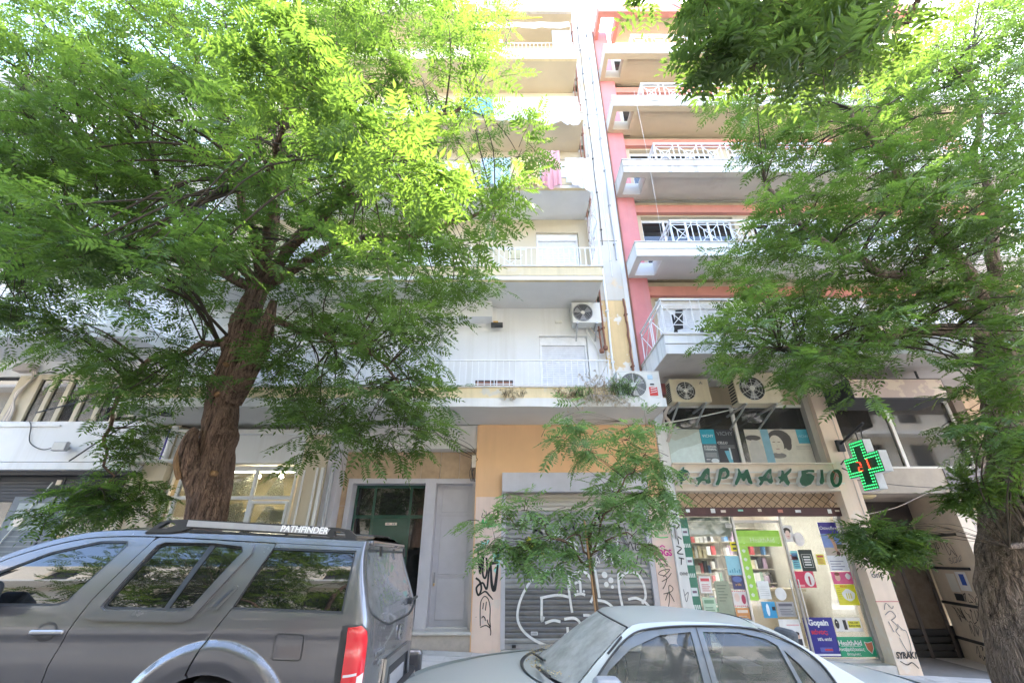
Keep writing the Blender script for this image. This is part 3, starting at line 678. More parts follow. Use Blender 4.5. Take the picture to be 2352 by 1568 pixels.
# walls, floor by floor, windows set back under a salmon lintel
flr = [(5.56, 8.0), (8.39, 10.74), (11.17, 13.43), (13.82, 15.98), (16.38, 18.3)]
WIN = [(3.62, 6.2), (6.7, 9.0), (9.6, 12.6)]
for k, (z0, z1) in enumerate(flr):
    ops = [(a, b, z0 + .02, z1 - .52) for a, b in WIN]
    wall_open('wall', 3.45, PX1, z0 - .3, z1, 9.42, .3, ops, M['tan'], B2)
    box('lintel', 3.45, PX1, 9.30, 9.44, z1 - .46, z1 - .20, M['salmon'], B2)
    for (a, b, c, d) in ops:
        if k == 0:
            sd_ = shutter_door(B2, a + .01, b - .01, c, d, 9.5); continue
        fm = MB().box(a, b, 9.56, 9.62, c, c + .07).box(a, b, 9.56, 9.62, d - .09, d)
        nn = 4
        for i in range(nn + 1):
            x = a + (b - a - .06) * i / nn; fm.box(x, x + .06, 9.555, 9.625, c, d)
        wf = fm.build('window', M['white_metal'], B2)
        for i in range(nn):
            x = a + (b - a - .06) * i / nn + .06; x2 = a + (b - a - .06) * (i + 1) / nn
            box('pane', x, x2, 9.585, 9.59, c + .07, d - .09, M['pane_dark'], wf)
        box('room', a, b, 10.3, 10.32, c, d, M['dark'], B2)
box('pier', 2.97, 3.45, 9.22, 9.7, 4.9, 18.86, M['pink'], B2, bevel=.008)
box('pier_back', 2.95, 3.45, 9.7, 16, 4.9, 18.5, M['cream_wall'], B2)
# upper balconies with the open bay at their end
def frame_slab(zb, zt, y0, m, mt, fm, hole=True):
    mb = MB()
    mb.box(2.965, PX1, y0 + .012, y0 + .20, zb, zt - .004)
    if hole:
        mb.box(2.965, 3.10, y0 + .2, 9.3, zb, zt - .004).box(3.60, 3.72, y0 + .2, 9.3, zb, zt - .004).box(3.10, 3.60, 9.10, 9.3, zb, zt - .004)
        mb.box(3.72, PX1, y0 + .2, 9.42, zb + .10, zt - .004)
    else: mb.box(2.965, PX1, y0 + .2, 9.42, zb, zt - .004)
    return mb.build('balcony_slab', m, B2)
post_cache = {}
def lattice(bal, x0, x1, y, z0, h, pw, gap, side_y=None):
    t = .017
    MB().box(x0 - .02, x1, y - .02, y + .02, z0 + h, z0 + h + .035).box(x0, x1, y - t / 2, y + t / 2, z0 + .05, z0 + .05 + t).box(x0, x1, y - t / 2 + .001, y + t / 2 - .001, z0 + h - .12, z0 + h - .12 + t).build('handrail', M['white_metal'], bal)
    key = (pw, h)
    if key not in post_cache:
        mb = MB(); a, b, c, d = 0, pw, .06, h - .11
        mb.box(a, a + t, -t / 2, t / 2, 0, h).box(b - t, b, -t / 2, t / 2, 0, h)
        cx, cz = pw / 2, (c + d) / 2; q = .22 * (d - c)
        mb.bar((a + t, 0, c), (b - t, 0, d), t * .8).bar((a + t, .003, d), (b - t, .003, c), t * .8)
        for p, r in (((-1, -1), (1, -1)), ((1, -1), (1, 1)), ((1, 1), (-1, 1)), ((-1, 1), (-1, -1))):
            mb.bar((cx + p[0] * q, -.004, cz + p[1] * q), (cx + r[0] * q, -.004, cz + r[1] * q), t * .8)
        me = mb.mesh('lattice_panel'); me.materials.append(M['white_metal']); post_cache[key] = me
    x = x0
    while x < x1 - pw:
        o = bpy.data.objects.new('lattice_panel', post_cache[key]); col.objects.link(o); o.parent = bal; o.location = (x, y, z0); x += pw + gap
    if side_y:
        mb = MB(); n = max(1, int((side_y - y) / (pw + .05))); dy = (side_y - y) / n
        mb.box(x0 - .02, x0 + .02, y, side_y, z0 + h + .001, z0 + h + .034).box(x0 - .01, x0 + .01, y, side_y, z0 + .05, z0 + .07).box(x0 - .01, x0 + .01, y, side_y, z0 + h - .12, z0 + h - .10)
        for i in range(n):
            a = y + i * dy + .04; b = y + (i + 1) * dy - .04
            mb.box(x0 - .01, x0 + .01, a, a + t, z0, z0 + h).box(x0 - .01, x0 + .01, b - t, b, z0, z0 + h)
            mb.bar((x0, a + t, z0 + .06), (x0 + .002, b - t, z0 + h - .11), t * .8).bar((x0 + .003, a + t, z0 + h - .11), (x0 + .004, b - t, z0 + .06), t * .8)
        mb.build('side_railing', M['white_metal'], bal)
for k, (zb, zt) in enumerate(PB):
    y0 = 8.3
    bal = frame_slab(zb, zt, y0, M['soffit'] if k < 1 else M['soffit_warm'] if k < 2 else M['soffit_cream'], None, None)
    fm = M['fascia_old'] if k else M['white_edge']
    MB().box(2.958, PX1, y0, y0 + .012, zb + .0, zb + .20).box(2.958, PX1, y0 - .012, y0 + .012, zb + .215, zt + .004).box(2.95, 2.965, y0 + .012, 9.3, zb, zt).build('fascia', fm, bal)
    MB().box(2.94, PX1, y0 - .03, y0 + .22, zt + .001, zt + .03).box(2.94, 3.12, y0 + .22, 9.3, zt + .001, zt + .03).build('coping', M['fascia_old'], bal)
    lattice(bal, 3.95, PX1, y0 + .12, zt + .03, .74, .52, .14, 9.4)
# top frame and recessed roof storey
rb = MB().box(2.965, PX1, 8.3, 8.5, 18.35, 18.86).box(2.965, 3.10, 8.5, 9.4, 18.35, 18.86).box(3.62, 3.75, 8.5, 9.4, 18.35, 18.86).build('roof_frame', M['salmon'], B2, bevel=.01)
box('roof_frame_slab', 3.75, PX1, 8.5, 9.42, 18.5, 18.8, M['soffit_cream'], B2)
box('side_wall', 13.9, 14, 9.7, 16, 0, 18.8, M['tan'], B2); box('roof', 2.97, PX1, 9.72, 16, 18.7, 18.8, M['soffit'], B2); box('back_wall', 2.97, PX1, 15.95, 16.1, -.6, 18.8, M['tan'], B2)
for zz in [5.2] + [p_[0] + .1 for p_ in PB]: box('floor_slab', 3.46, PX1 - .12, 9.45, 15.9, zz, zz + .12, M['soffit'], B2)
# first balcony, deeper, with white edge
zb, zt, y0 = 5.13, 5.53, 7.6
b1 = MB().box(2.99, PX1, y0 + .014, 9.42, zb + .004, zt - .02).build('balcony_slab', pmat('soffit_grey', (.50, .46, .43), .9, .12, 1.2, .15, 50, patch=.35, patchc=(.38, .34, .31), patchs=.9, pth=.55), B2)
fm1 = pmat('fascia_first', (.78, .77, .76), .85, .06, 2, .2, 50, streak=.7, streakc=(.22, .22, .21))
MB().box(2.98, PX1, y0, y0 + .014, zb, zb + .20).box(2.98, PX1, y0 - .012, y0 + .014, zb + .215, zt).box(2.972, 2.99, y0 + .014, 9.3, zb, zt).build('fascia', fm1, b1)
MB().box(2.95, PX1, y0 - .03, y0 + .2, zt, zt + .03).box(2.95, 3.15, y0 + .2, 9.3, zt, zt + .03).build('coping', M['fascia_old'], b1)
lattice(b1, 3.06, PX1, y0 + .08, zt + .03, .82, .62, .16, 9.2)
# ---- mezzanine storey above the pharmacy
box('mezzanine_band', 3.10, 6.50, 9.44, 9.7, 4.70, 5.13, M['tan'], B2)
mw = MB().box(3.30, 3.38, 9.40, 9.48, 3.36, 4.70).box(4.885, 4.955, 9.40, 9.48, 3.40, 4.70).box(3.38, 6.5, 9.40, 9.48, 4.64, 4.70).box(3.38, 6.5, 9.402, 9.478, 3.36, 3.40).build('window', M['ac_body'], B2, bevel=.004)
for a, b in ((3.38, 4.885), (4.955, 6.5)): box('pane', a, b, 9.455, 9.46, 3.40, 4.64, glassy('pane_mezz', (.25, .27, .30), .55, .03, dust=.06), mw)
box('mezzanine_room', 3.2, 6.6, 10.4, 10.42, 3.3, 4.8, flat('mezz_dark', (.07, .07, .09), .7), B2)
box('window_jamb', 6.49, 6.72, 9.30, 9.60, 3.36, 5.13, pmat('jamb', (.42, .39, .35), .8, .1, 3, .1), B2)
box('pharmacy_pier', 6.62, 7.03, 9.19, 9.75, -.35, 5.125, pmat('pier_peach', (.80, .64, .50), .8, .08, 2, .15, 60, streak=.22, patch=.35, patchc=(.80, .74, .68), patchs=1.8), B2, bevel=.008)
box('pier_joint', 6.616, 7.034, 9.186, 9.2, .90, .915, M['pink'], B2); box('pier_joint', 6.93, 6.945, 9.184, 9.2, 1.5, 5.1, M['stone'], B2)
box('pharmacy_pier_end', 3.10, 3.30, 9.22, 9.7, -.2, 5.13, M['white_wall'], B2, bevel=.006)
# sign band
sb = box('sign_band', 3.31, 6.62, 9.20, 9.7, 2.82, 3.36, M['beige'], B2, bevel=.006)
MB().box(3.31, 6.62, 9.12, 9.21, 3.34, 3.37).box(3.31, 6.62, 9.185, 9.21, 2.83, 2.86).build('band_moulding', M['beige'], sb)
MB().box(3.4, 6.72, 9.14, 9.165, 3.17, 3.195).box(3.4, 6.72, 9.142, 9.163, 3.06, 3.085).box(3.4, 6.72, 9.14, 9.165, 2.95, 2.975).build('sign_rail', M['ac_body'], sb)
# grille, blind, dark bar
box('grille_backing', 3.31, 6.62, 9.62, 9.64, 2.5, 2.85, flat('backing', (.66, .52, .38), .8), B2)
gr = MB().box(3.31, 6.62, 9.36, 9.46, 2.365, 2.53).build('security_grille', pmat('grille_bar', (.10, .045, .045), .5, .3, 6, .1), B2, bevel=.006)
gw = MB(); pw = .20; nz = 2; ph = .17
x = 3.30
while x < 6.6:
    for j in range(nz):
        z = 2.52 + j * ph
        for (a, b) in (((x, z), (x + pw / 2, z + ph / 2)), ((x + pw / 2, z + ph / 2), (x + pw, z)), ((x, z + ph), (x + pw / 2, z + ph / 2)), ((x + pw / 2, z + ph / 2), (x + pw, z + ph))):
            m_ = ((a[0] + b[0]) / 2, (a[1] + b[1]) / 2)
            gw.tube([(a[0], 9.42, a[1]), (m_[0], 9.412, m_[1]), (b[0], 9.42, b[1])], .006, 5)
    x += pw
gw.build('grille_wire', flat('wire', (.045, .028, .024), .5), gr)
for i, (x, c) in enumerate(((3.5, 'white_metal'), (4.0, 'white_metal'), (4.2, 'beige'), (4.55, 'paint_teal'), (4.95, 'beige'), (5.35, 'salmon'), (5.7, 'white_metal'), (6.35, 'white_metal'), (6.5, 'beige'))):
    box('sticker', x, x + random.uniform(.07, .11), 9.353, 9.36, 2.41 + random.uniform(0, .05), 2.475 + random.uniform(0, .03), M[c], gr)
# shop window
pw_ = MB().box(3.31, 3.36, 9.46, 9.56, -.02, 2.37).box(6.55, 6.62, 9.44, 9.56, -.02, 2.37).box(4.43, 4.475, 9.47, 9.55, -.02, 2.37).box(5.385, 5.43, 9.47, 9.55, -.02, 2.37).box(3.36, 6.55, 9.47, 9.55, -.04, .0).build('shop_window', M['steel'], B2, bevel=.004)
for a, b in ((3.36, 4.43), (5.43, 6.55)): box('pane', a, b, 9.505, 9.512, 0, 2.37, M['pane'], pw_)
dr = box('shop_door', 4.485, 5.375, 9.515, 9.525, 0, 2.25, M['pane'], B2)
MB().tube([(5.30, 9.47, .55), (5.30, 9.47, 1.25)], .014, 8).tube([(5.455, 9.46, .55), (5.455, 9.46, 1.25)], .014, 8).build('door_handle', M['steel'], dr, smooth=True)
box('door_rail', 4.48, 5.38, 9.50, 9.54, 2.25, 2.30, M['steel'], dr)
MB().box(3.28, 6.64, 9.2, 9.46, -.3, -.05).build('step', M['marble'], B2, bevel=.01)
MB().box(3.28, 6.64, 9.46, 9.56, -.3, -.02).build('sill', M['marble'], B2)
# pharmacy interior
wm = flat('pharm_wall', (.72, .68, .61), .7)
box('interior_wall', 3.2, 6.7, 13.0, 13.05, -.1, 3, wm, B2); box('interior_floor', 3.2, 6.7, 9.56, 13, -.1, -.06, M['marble'], B2)
for x in (3.2, 6.68): box('interior_wall', x, x + .02, 9.72, 13, -.1, 3, wm, B2)
box('interior_ceiling', 3.2, 6.7, 9.66, 13, 2.75, 2.8, M['white_wall'], B2)
for x in (4.1, 5.6):
    for y in (10.4, 11.8):
        ce = box('ceiling_lamp', x - .3, x + .3, y - .3, y + .3, 2.735, 2.75, emit('tube_light', (1.0, .95, .88), 2.6), B2)
# graffiti on the white pier end
strokes('graffiti', [[(3.16, 2.02), (3.27, 1.94)], [(3.2, 2.0), (3.2, 1.85)], [(3.15, 1.82), (3.24, 1.78), (3.15, 1.70), (3.26, 1.68)], [(3.16, 1.62), (3.26, 1.60)], [(3.21, 1.61), (3.19, 1.50)]], .02, 9.216, M['ink'], B2)
text('one', 3.21, 9.215, 1.36, .11, M['ink'], B2, 'graffiti', sx=.9)
strokes('graffiti', [[(3.14, 2.5), (3.26, 2.44)], [(3.14, 2.4), (3.26, 2.38), (3.15, 2.3)], [(3.14, 2.24), (3.27, 2.2), (3.2, 2.12)], [(3.15, 2.62), (3.25, 2.56)]], .022, 9.216, M['ink'], B2)
strokes('graffiti', [[(3.16, 1.1), (3.18, .9), (3.24, 1.05), (3.17, 1.0)], [(3.2, .8), (3.26, .72), (3.2, .66)]], .012, 9.216, M['ink_grey'], B2)
box('vent_pipe', 3.15, 3.19, 9.16, 9.22, 1.95, 2.2, M['grey_metal'], B2, bevel=.01)
text('one', 6.80, 9.184, 1.33, .15, M['ink_grey'], B2, 'graffiti', shear=-.1)
strokes('graffiti', [[(6.72, .78), (6.78, .88), (6.86, .80), (6.9, .84)], [(6.70, .70), (6.82, .76), (6.88, .68), (6.78, .62)], [(6.72, .6), (6.76, .44)], [(6.78, .62), (6.86, .52), (6.80, .46), (6.84, .38)], [(6.86, .56), (6.92, .48), (6.98, .44), (6.96, .2), (6.88, .16), (6.82, .36)]], .012, 9.184, M['ink_grey'], B2)
text('SYRAK1', 6.84, 9.183, .10, .13, M['ink'], B2, 'graffiti', shear=.25, offset=.004, sx=.8)
strokes('graffiti', [[(6.7, .02), (6.8, -.03), (6.9, .0), (6.98, -.08)]], .014, 9.183, M['ink'], B2)
# ---- doorway bay right of the pharmacy
vs_ = M['soffit']
mz2 = MB().box(7.22, 7.28, 9.56, 9.64, 3.35, 4.86).box(8.47, 8.54, 9.55, 9.64, 3.35, 4.86).box(9.93, 9.99, 9.56, 9.64, 3.35, 4.86).box(7.22, 9.99, 9.56, 9.64, 4.82, 4.87).box(7.22, 9.99, 9.54, 9.64, 3.32, 3.37).build('window', M['ac_body'], B2, bevel=.004)
for a, b in ((7.28, 8.47), (8.54, 9.93)): box('pane', a, b, 9.595, 9.60, 3.37, 4.82, M['pane_up'], mz2)
box('upper_room', 7.1, 10.2, 11.0, 11.02, 3.2, 5.0, flat('room_tan', (.32, .29, .24), .8), B2)
box('upper_room_ceiling', 7.1, 10.2, 9.66, 11.0, 4.98, 5.0, flat('room_top', (.4, .38, .34), .8), B2)
MB().box(8.95, 9.15, 10.2, 10.35, 3.35, 4.8).build('inside_post', M['beige'], B2)
box('bay_wall', 7.03, 7.23, 9.55, 9.7, 2.82, 5.13, M['stone'], B2); box('bay_head', 7.23, 10, 9.56, 9.75, 4.88, 5.13, pmat('bay_pink', (.42, .22, .19), .7, .1, 3, .1), B2)
box('lintel', 7.03, 9.15, 9.5, 9.72, 2.82, 3.32, pmat('lintel_stone', (.40, .35, .29), .7, .16, 5, .15, 60), B2)
box('lintel', 9.15, 12, 9.48, 9.72, 2.85, 3.32, pmat('lintel_dark', (.20, .18, .18), .6, .16, 5, .15, 60), B2)
box('brown_pier', 9.99, 10.22, 9.45, 9.7, 3.32, 5.13, pmat('brown', (.18, .14, .11), .7, .1, 4, .1), B2)
for i in range(4):
    for j in range(3): MB().box(10.23 + i * .85, 11.07 + i * .85, 9.5 + .003 * ((i + j) % 2), 9.7, 3.33 + j * .6, 3.92 + j * .6).build('cladding_tile', M['stone_tile'], B2, bevel=.003)
# side wall of the entry, running back
wsd = pmat('entry_wall', (.66, .57, .46), .75, .14, 3, .15, 60)
MB().poly([(8.98, 9.42, -.45), (9.60, 11.25, -.45), (9.60, 11.25, 2.84), (8.98, 9.42, 2.84)]).poly([(8.98, 9.42, -.45), (8.98, 9.42, 2.84), (9.22, 9.42, 2.84), (9.22, 9.42, -.45)]).build('entry_wall', wsd, B2)
sdir = Vector((.62, 1.83, 0)).normalized(); snrm = Vector((-sdir.y, sdir.x, 0))
def on_side(t, z, off=.004):
    p = Vector((8.98, 9.42, 0)) + sdir * t + snrm * off; return (p.x, p.y, z)
for z in (2.05, 1.42, .75, .1): 
    a, b = on_side(.32, z, .012), on_side(1.93, z, .012)
    MB().bar(a, b, .05, .05).build('wall_strip', M['dark'], B2)
MB().bar(on_side(.0, -.32, .012), on_side(1.93, -.32, .012), .14, .03).build('plinth_strip', M['dark'], B2)
for (t0, t1, z0, z1, mm) in ((1.0, 1.35, .98, 1.32, 'ac_body'), (.55, .95, 1.02, 1.36, 'white_metal'), (.98, 1.3, .82, .95, 'dark')):
    MB().poly([on_side(t0, z0, .014), on_side(t1, z0, .014), on_side(t1, z1, .014), on_side(t0, z1, .014)]).build('name_plate', M[mm], B2)
MB().poly([on_side(.64, 1.12, .018), on_side(.82, 1.12, .018), on_side(.82, 1.32, .018), on_side(.64, 1.32, .018)]).build('name_plate', flat('plate_blue', (.03, .10, .45), .4), B2)
def side_graff(seed, t0, t1, z0, z1, n, wd, m):
    rr = random.Random(seed); mb = MB()
    for k in range(n):
        t = t0 + (t1 - t0) * (k + .5) / n; pts = [(t + rr.uniform(-.09, .09), rr.uniform(z0, z1)) for _ in range(rr.randint(4, 6))]
        sp = spline([(a, 0, b) for a, b in pts], 5); off = .006 + .0008 * k
        for i in range(len(sp) - 1):
            a, b = sp[i], sp[i + 1]; d = (b - a)
            if d.length < 1e-5: continue
            d.normalize(); q = Vector((-d.z, 0, d.x)) * wd / 2
            mb.poly([on_side((a - q).x, (a - q).z, off), on_side((b - q).x, (b - q).z, off), on_side((b + q).x, (b + q).z, off), on_side((a + q).x, (a + q).z, off)])
    mb.build('graffiti', m, B2)
side_graff(1, .6, 1.6, 1.6, 1.95, 6, .016, M['ink']); side_graff(2, .5, .95, .78, .98, 4, .014, M['ink']); side_graff(3, .4, 1.6, .42, .7, 8, .016, M['ink']); side_graff(4, .6, 1.3, .2, .45, 5, .014, M['ink']); side_graff(5, .75, 1.3, -.2, .05, 6, .016, M['ink']); side_graff(6, .3, .6, .25, .42, 3, .02, M['rust']); side_graff(7, .5, 1.0, 1.5, 1.7, 4, .01, M['ink_grey'])
# entry door at the back of the bay
ed = MB().box(7.03, 9.62, 11.2, 11.28, 2.4, 2.84).box(7.03, 7.12, 11.2, 11.28, -.4, 2.4)
for x in (7.12, 7.75, 8.3, 8.85, 9.42): ed.box(x, x + .07, 11.18, 11.26, -.4, 2.4)
ed.box(7.1, 9.5, 11.17, 11.26, 1.45, 1.53)
edo = ed.build('entry_door', flat('door_brown', (.10, .085, .078), .4), B2, bevel=.005)
for a, b in ((7.19, 7.75), (7.82, 8.3), (8.37, 8.85), (8.92, 9.42)): box('pane', a, b, 11.215, 11.22, .25, 2.4, glassy('pane_brown%d' % int(a * 10), (.3, .26, .22), .6, .06, dust=.4, dustc=(.34, .27, .21)), edo)
for j in range(5): box('door_louvre', 7.15, 9.45, 11.19, 11.24, -.38 + j * .13, -.38 + j * .13 + .10, M['dark'], edo)
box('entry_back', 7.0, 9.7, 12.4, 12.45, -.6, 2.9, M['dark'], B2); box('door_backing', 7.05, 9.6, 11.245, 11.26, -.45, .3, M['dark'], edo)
box('entry_ceiling', 7.03, 9.7, 9.72, 11.3, 2.835, 2.86, pmat('entry_ceil', (.5, .43, .36), .8, .1), B2)
box('entry_side', 7.0, 7.028, 9.75, 11.3, -.4, 2.84, wsd, B2)
MB().box(7.03, 9.7, 9.3, 11.3, -.5, -.275).build('doorstep', M['marble'], B2, bevel=.01)
MB().lathe((7.72, 10.0, 2.83), [(.0, -.07), (.10, -.065), (.17, -.03), (.19, 0)], 'z', 20).build('ceiling_lamp', flat('lamp_amber', (.70, .58, .32), .3), B2, smooth=True)
MB().tube([(7.1, 9.9, 2.81), (7.55, 9.98, 2.81)], .012, 6).build('conduit', M['white_metal'], B2)
# grille shop at the far right
box('shop_wall', 9.22, 13, 9.9, 10, -.6, 2.85, flat('shop_cream', (.60, .52, .36), .8), B2)
g2 = MB()
for i in range(26):
    for j in range(14):
        x = 9.26 + i * .13; z = -.3 + j * .2
        g2.bar((x, 9.6, z), (x + .13, 9.6, z + .1), .012).bar((x + .13, 9.602, z + .1), (x, 9.602, z + .2), .012).bar((x, 9.604, z + .1), (x + .13, 9.604, z), .012)
tag(g2.build('security_grille', M['dark'], B2), kind='stuff')
box('brown_frame', 9.22, 9.30, 9.45, 9.62, -.5, 2.85, M['stone'], B2)

# ================================================================ pharmacy lettering: one thing, every letter a part
LET = [([(3.3, 3.11), (3.37, 3.2), (3.44, 3.23), (3.45, 3.27), (3.51, 3.27), (3.49, 3.23), (3.56, 3.2), (3.59, 3.13), (3.54, 3.04), (3.45, 2.99), (3.42, 2.99), (3.4, 2.92), (3.34, 2.92), (3.36, 2.99), (3.3, 3.04)], [(3.43, 3.06), (3.48, 3.14), (3.55, 3.15), (3.56, 3.12), (3.51, 3.06), (3.45, 3.03)]), ([(3.96, 3.26), (4.01, 3.23), (3.98, 3.08), (3.98, 2.96), (3.93, 2.93), (3.87, 2.94), (3.86, 2.98), (3.8, 2.98), (3.76, 2.95), (3.72, 2.9), (3.68, 2.93), (3.71, 2.98), (3.68, 3.02), (3.68, 3.06), (3.74, 3.08), (3.78, 3.09), (3.84, 3.17), (3.9, 3.23)], [(3.87, 3.04), (3.92, 3.12), (3.94, 3.11), (3.92, 3.04), (3.9, 3.03)]), ([(4.19, 3.23), (4.28, 3.27), (4.37, 3.25), (4.4, 3.18), (4.38, 3.09), (4.3, 3.03), (4.23, 3.02), (4.2, 3.03), (4.16, 2.96), (4.12, 2.9), (4.05, 2.9), (4.05, 2.94), (4.11, 3.03), (4.15, 3.13)], [(4.21, 3.07), (4.26, 3.16), (4.31, 3.17), (4.32, 3.13), (4.28, 3.08)]), ([(4.56, 3.25), (4.61, 3.23), (4.63, 3.15), (4.67, 3.16), (4.72, 3.22), (4.78, 3.23), (4.79, 3.14), (4.8, 3.04), (4.81, 2.94), (4.77, 2.92), (4.71, 2.95), (4.7, 3.04), (4.65, 2.98), (4.61, 2.98), (4.59, 3.04), (4.53, 2.96), (4.48, 2.9), (4.43, 2.92), (4.45, 2.98), (4.52, 3.09), (4.56, 3.18)], None), ([(5.22, 3.24), (5.26, 3.23), (5.23, 3.11), (5.23, 2.98), (5.18, 2.93), (5.13, 2.94), (5.1, 2.98), (5.04, 2.98), (5.0, 2.93), (4.95, 2.89), (4.91, 2.93), (4.96, 2.99), (4.94, 3.03), (4.92, 3.06), (4.98, 3.09), (5.03, 3.09), (5.1, 3.15), (5.16, 3.21)], [(5.12, 3.07), (5.17, 3.14), (5.19, 3.12), (5.18, 3.06), (5.14, 3.04)]), ([(5.44, 3.21), (5.49, 3.2), (5.49, 3.14), (5.57, 3.2), (5.64, 3.25), (5.67, 3.22), (5.63, 3.16), (5.54, 3.09), (5.54, 3.02), (5.56, 2.96), (5.51, 2.89), (5.47, 2.91), (5.43, 2.98), (5.38, 2.96), (5.35, 2.93), (5.32, 2.96), (5.36, 3.01), (5.33, 3.08), (5.39, 3.09), (5.42, 3.14)], None), ([(5.84, 3.2), (5.97, 3.22), (6.09, 3.22), (6.12, 3.2), (6.1, 3.15), (5.99, 3.16), (5.93, 3.14), (6.02, 3.14), (6.09, 3.09), (6.05, 3.01), (5.96, 2.92), (5.85, 2.88), (5.77, 2.9), (5.74, 2.97), (5.76, 3.03), (5.82, 3.11)], None), ([(6.23, 3.22), (6.3, 3.22), (6.27, 3.09), (6.25, 2.98), (6.2, 2.92), (6.14, 2.92), (6.14, 2.98), (6.2, 3.09)], None), ([(6.63, 3.04), (6.6, 2.97), (6.55, 2.91), (6.49, 2.87), (6.44, 2.86), (6.39, 2.87), (6.37, 2.91), (6.36, 2.97), (6.37, 3.04), (6.4, 3.12), (6.45, 3.18), (6.51, 3.22), (6.57, 3.23), (6.61, 3.22), (6.64, 3.18), (6.65, 3.12)], [(6.55, 3.05), (6.52, 2.98), (6.48, 2.94), (6.45, 2.94), (6.44, 2.98), (6.46, 3.05), (6.49, 3.11), (6.52, 3.15), (6.55, 3.15), (6.56, 3.11)])]
sg = empty('pharmacy_sign', (5.0, 9.1, 3.07), 'raised green Greek letters reading ΦΑΡΜΑΚΕΙΟ on the pharmacy band', 'sign')
lg = pmat('letter_green', (.008, .085, .045), .35, .3, 9, .05, 50, patch=.3, patchc=(.015, .14, .07), patchs=7)
for o_, h_ in LET:
    lt = plate('letter', o_, [h_] if h_ else None, 9.04, 9.15, M['ac_body'], sg)
    ii = inset(o_, .009); hh = inset(h_, -.008) if h_ else None
    plate('letter_face', ii, [hh] if hh else None, 9.030, 9.041, lg, lt)
MB().tube([(6.46, 9.02, 3.18), (6.50, 9.0, 3.12), (6.44, 9.01, 3.02)], .006, 5).tube([(6.5, 9.0, 3.12), (6.54, 9.0, 3.06)], .005, 5).build('neon_scrap', flat('neon_red', (.6, .05, .03), .3), sg)

# ================================================================ posters on the pharmacy glass
def poster(label, x0, x1, z0, z1, c, y=9.498, name='poster', cat='poster', rough=.35):
    o = box(name, x0, x1, y - .004, y, z0, z1, flat('print', c, rough)); o.location = (0, 0, 0)
    tag(o, label, cat, 'posters on the pharmacy glass'); return o
def pr(o, x0, x1, z0, z1, c, y=9.4935, k=[0]):
    k[0] += 1
    b = box('print', x0, x1, y - .0015 - .0001 * (k[0] % 9), y, z0, z1, flat('ink', c, .4)); b.parent = o; return b
def blob(o, cx, cz, rx, rz, c, y=9.493, n=18, wob=0, nm='print'):
    b = MB().poly([(cx + rx * (1 + wob * math.sin(5 * t)) * math.cos(t), y, cz + rz * (1 + wob * math.cos(4 * t)) * math.sin(t)) for t in [2 * math.pi * i / n for i in range(n)]]).build(nm, flat('ink', c, .4)); b.parent = o; return b
W = M['white_metal']
p = poster('tall purple joint-care poster with a bent figure on a beach', 6.155, 6.525, 1.39, 2.26, (.78, .80, .86))
pr(p, 6.157, 6.523, 2.05, 2.258, (.06, .045, .32)); pr(p, 6.157, 6.523, 1.80, 2.05, (.20, .30, .62)); pr(p, 6.157, 6.523, 1.66, 1.80, (.52, .44, .38)); pr(p, 6.4, 6.523, 1.78, 1.86, (.10, .12, .06))
text('Osteoflex', 6.34, 9.489, 2.15, .085, W, p, sx=1.0)
pc = MB().poly([(6.28, 9.489, 2.03), (6.36, 9.489, 2.04), (6.41, 9.489, 1.86), (6.40, 9.489, 1.72), (6.36, 9.489, 1.74), (6.34, 9.489, 1.88)]).build('print', flat('skin', (.62, .36, .24))); pc.parent = p
blob(p, 6.40, 1.69, .035, .045, (.10, .05, .04), 9.488)
for i in range(4): pr(p, 6.19, 6.45 - .06 * (i % 2), 1.55 - i * .045, 1.565 - i * .045, (.25, .27, .40))
p = poster('square pink poster with a girl above the yellow sheet', 6.145, 6.525, 1.17, 1.375, (.72, .10, .26))
blob(p, 6.25, 1.28, .05, .06, (.75, .45, .36)); blob(p, 6.25, 1.34, .05, .03, (.25, .07, .05), 9.4925); blob(p, 6.45, 1.30, .05, .05, (.85, .78, .78), wob=.08)
p = poster('yellow poster with white product cloud under the pink one', 6.145, 6.52, .825, 1.165, (.78, .72, .03))
blob(p, 6.36, .99, .12, .095, (.86, .86, .82), wob=.07)
for i in range(3): pr(p, 6.31 + i * .04, 6.33 + i * .04, .93, 1.02, (.70, .66, .12), 9.4915)
for i in range(6): pr(p, 6.17, 6.23, 1.10 - i * .035, 1.107 - i * .035, (.45, .38, .03))
text('ΝΕΟ', 6.30, 9.489, 1.13, .06, flat('ink', (.70, .2, .05)), p)
p = poster('dark blue poster for pain relief at the foot of the window', 5.37, 5.915, .03, .63, (.035, .035, .26))
text('Gopain', 5.64, 9.489, .545, .125, W, p, offset=.005); text('πόνος;', 5.62, 9.489, .40, .095, flat('ink', (.62, .05, .10)), p, offset=.003); text("10'λεπτά!", 5.68, 9.489, .29, .06, W, p, offset=.002)
pr(p, 5.56, 5.78, .10, .17, (.10, .12, .42)); pr(p, 5.64, 5.78, .12, .15, (.55, .05, .07), 9.4915); pr(p, 5.40, 5.9, .045, .075, (.75, .75, .80))
p = poster('white and yellow black-mask poster right of the blue one', 5.945, 6.43, .41, .625, (.80, .78, .74))
blob(p, 5.985, .53, .04, .075, (.03, .03, .03)); blob(p, 5.985, .555, .012, .01, (.8, .7, .6), 9.4915); pr(p, 6.10, 6.16, .44, .59, (.03, .03, .03)); pr(p, 6.19, 6.41, .47, .575, (.78, .74, .05))
text('PEEL-OFF', 6.30, 9.489, .545, .04, M['ink'], p); text('BLACK MASK', 6.30, 9.489, .50, .036, M['ink'], p)
p = poster('green vitamins sign with a red shield at the bottom corner', 5.90, 6.55, .03, .33, (.02, .36, .18))
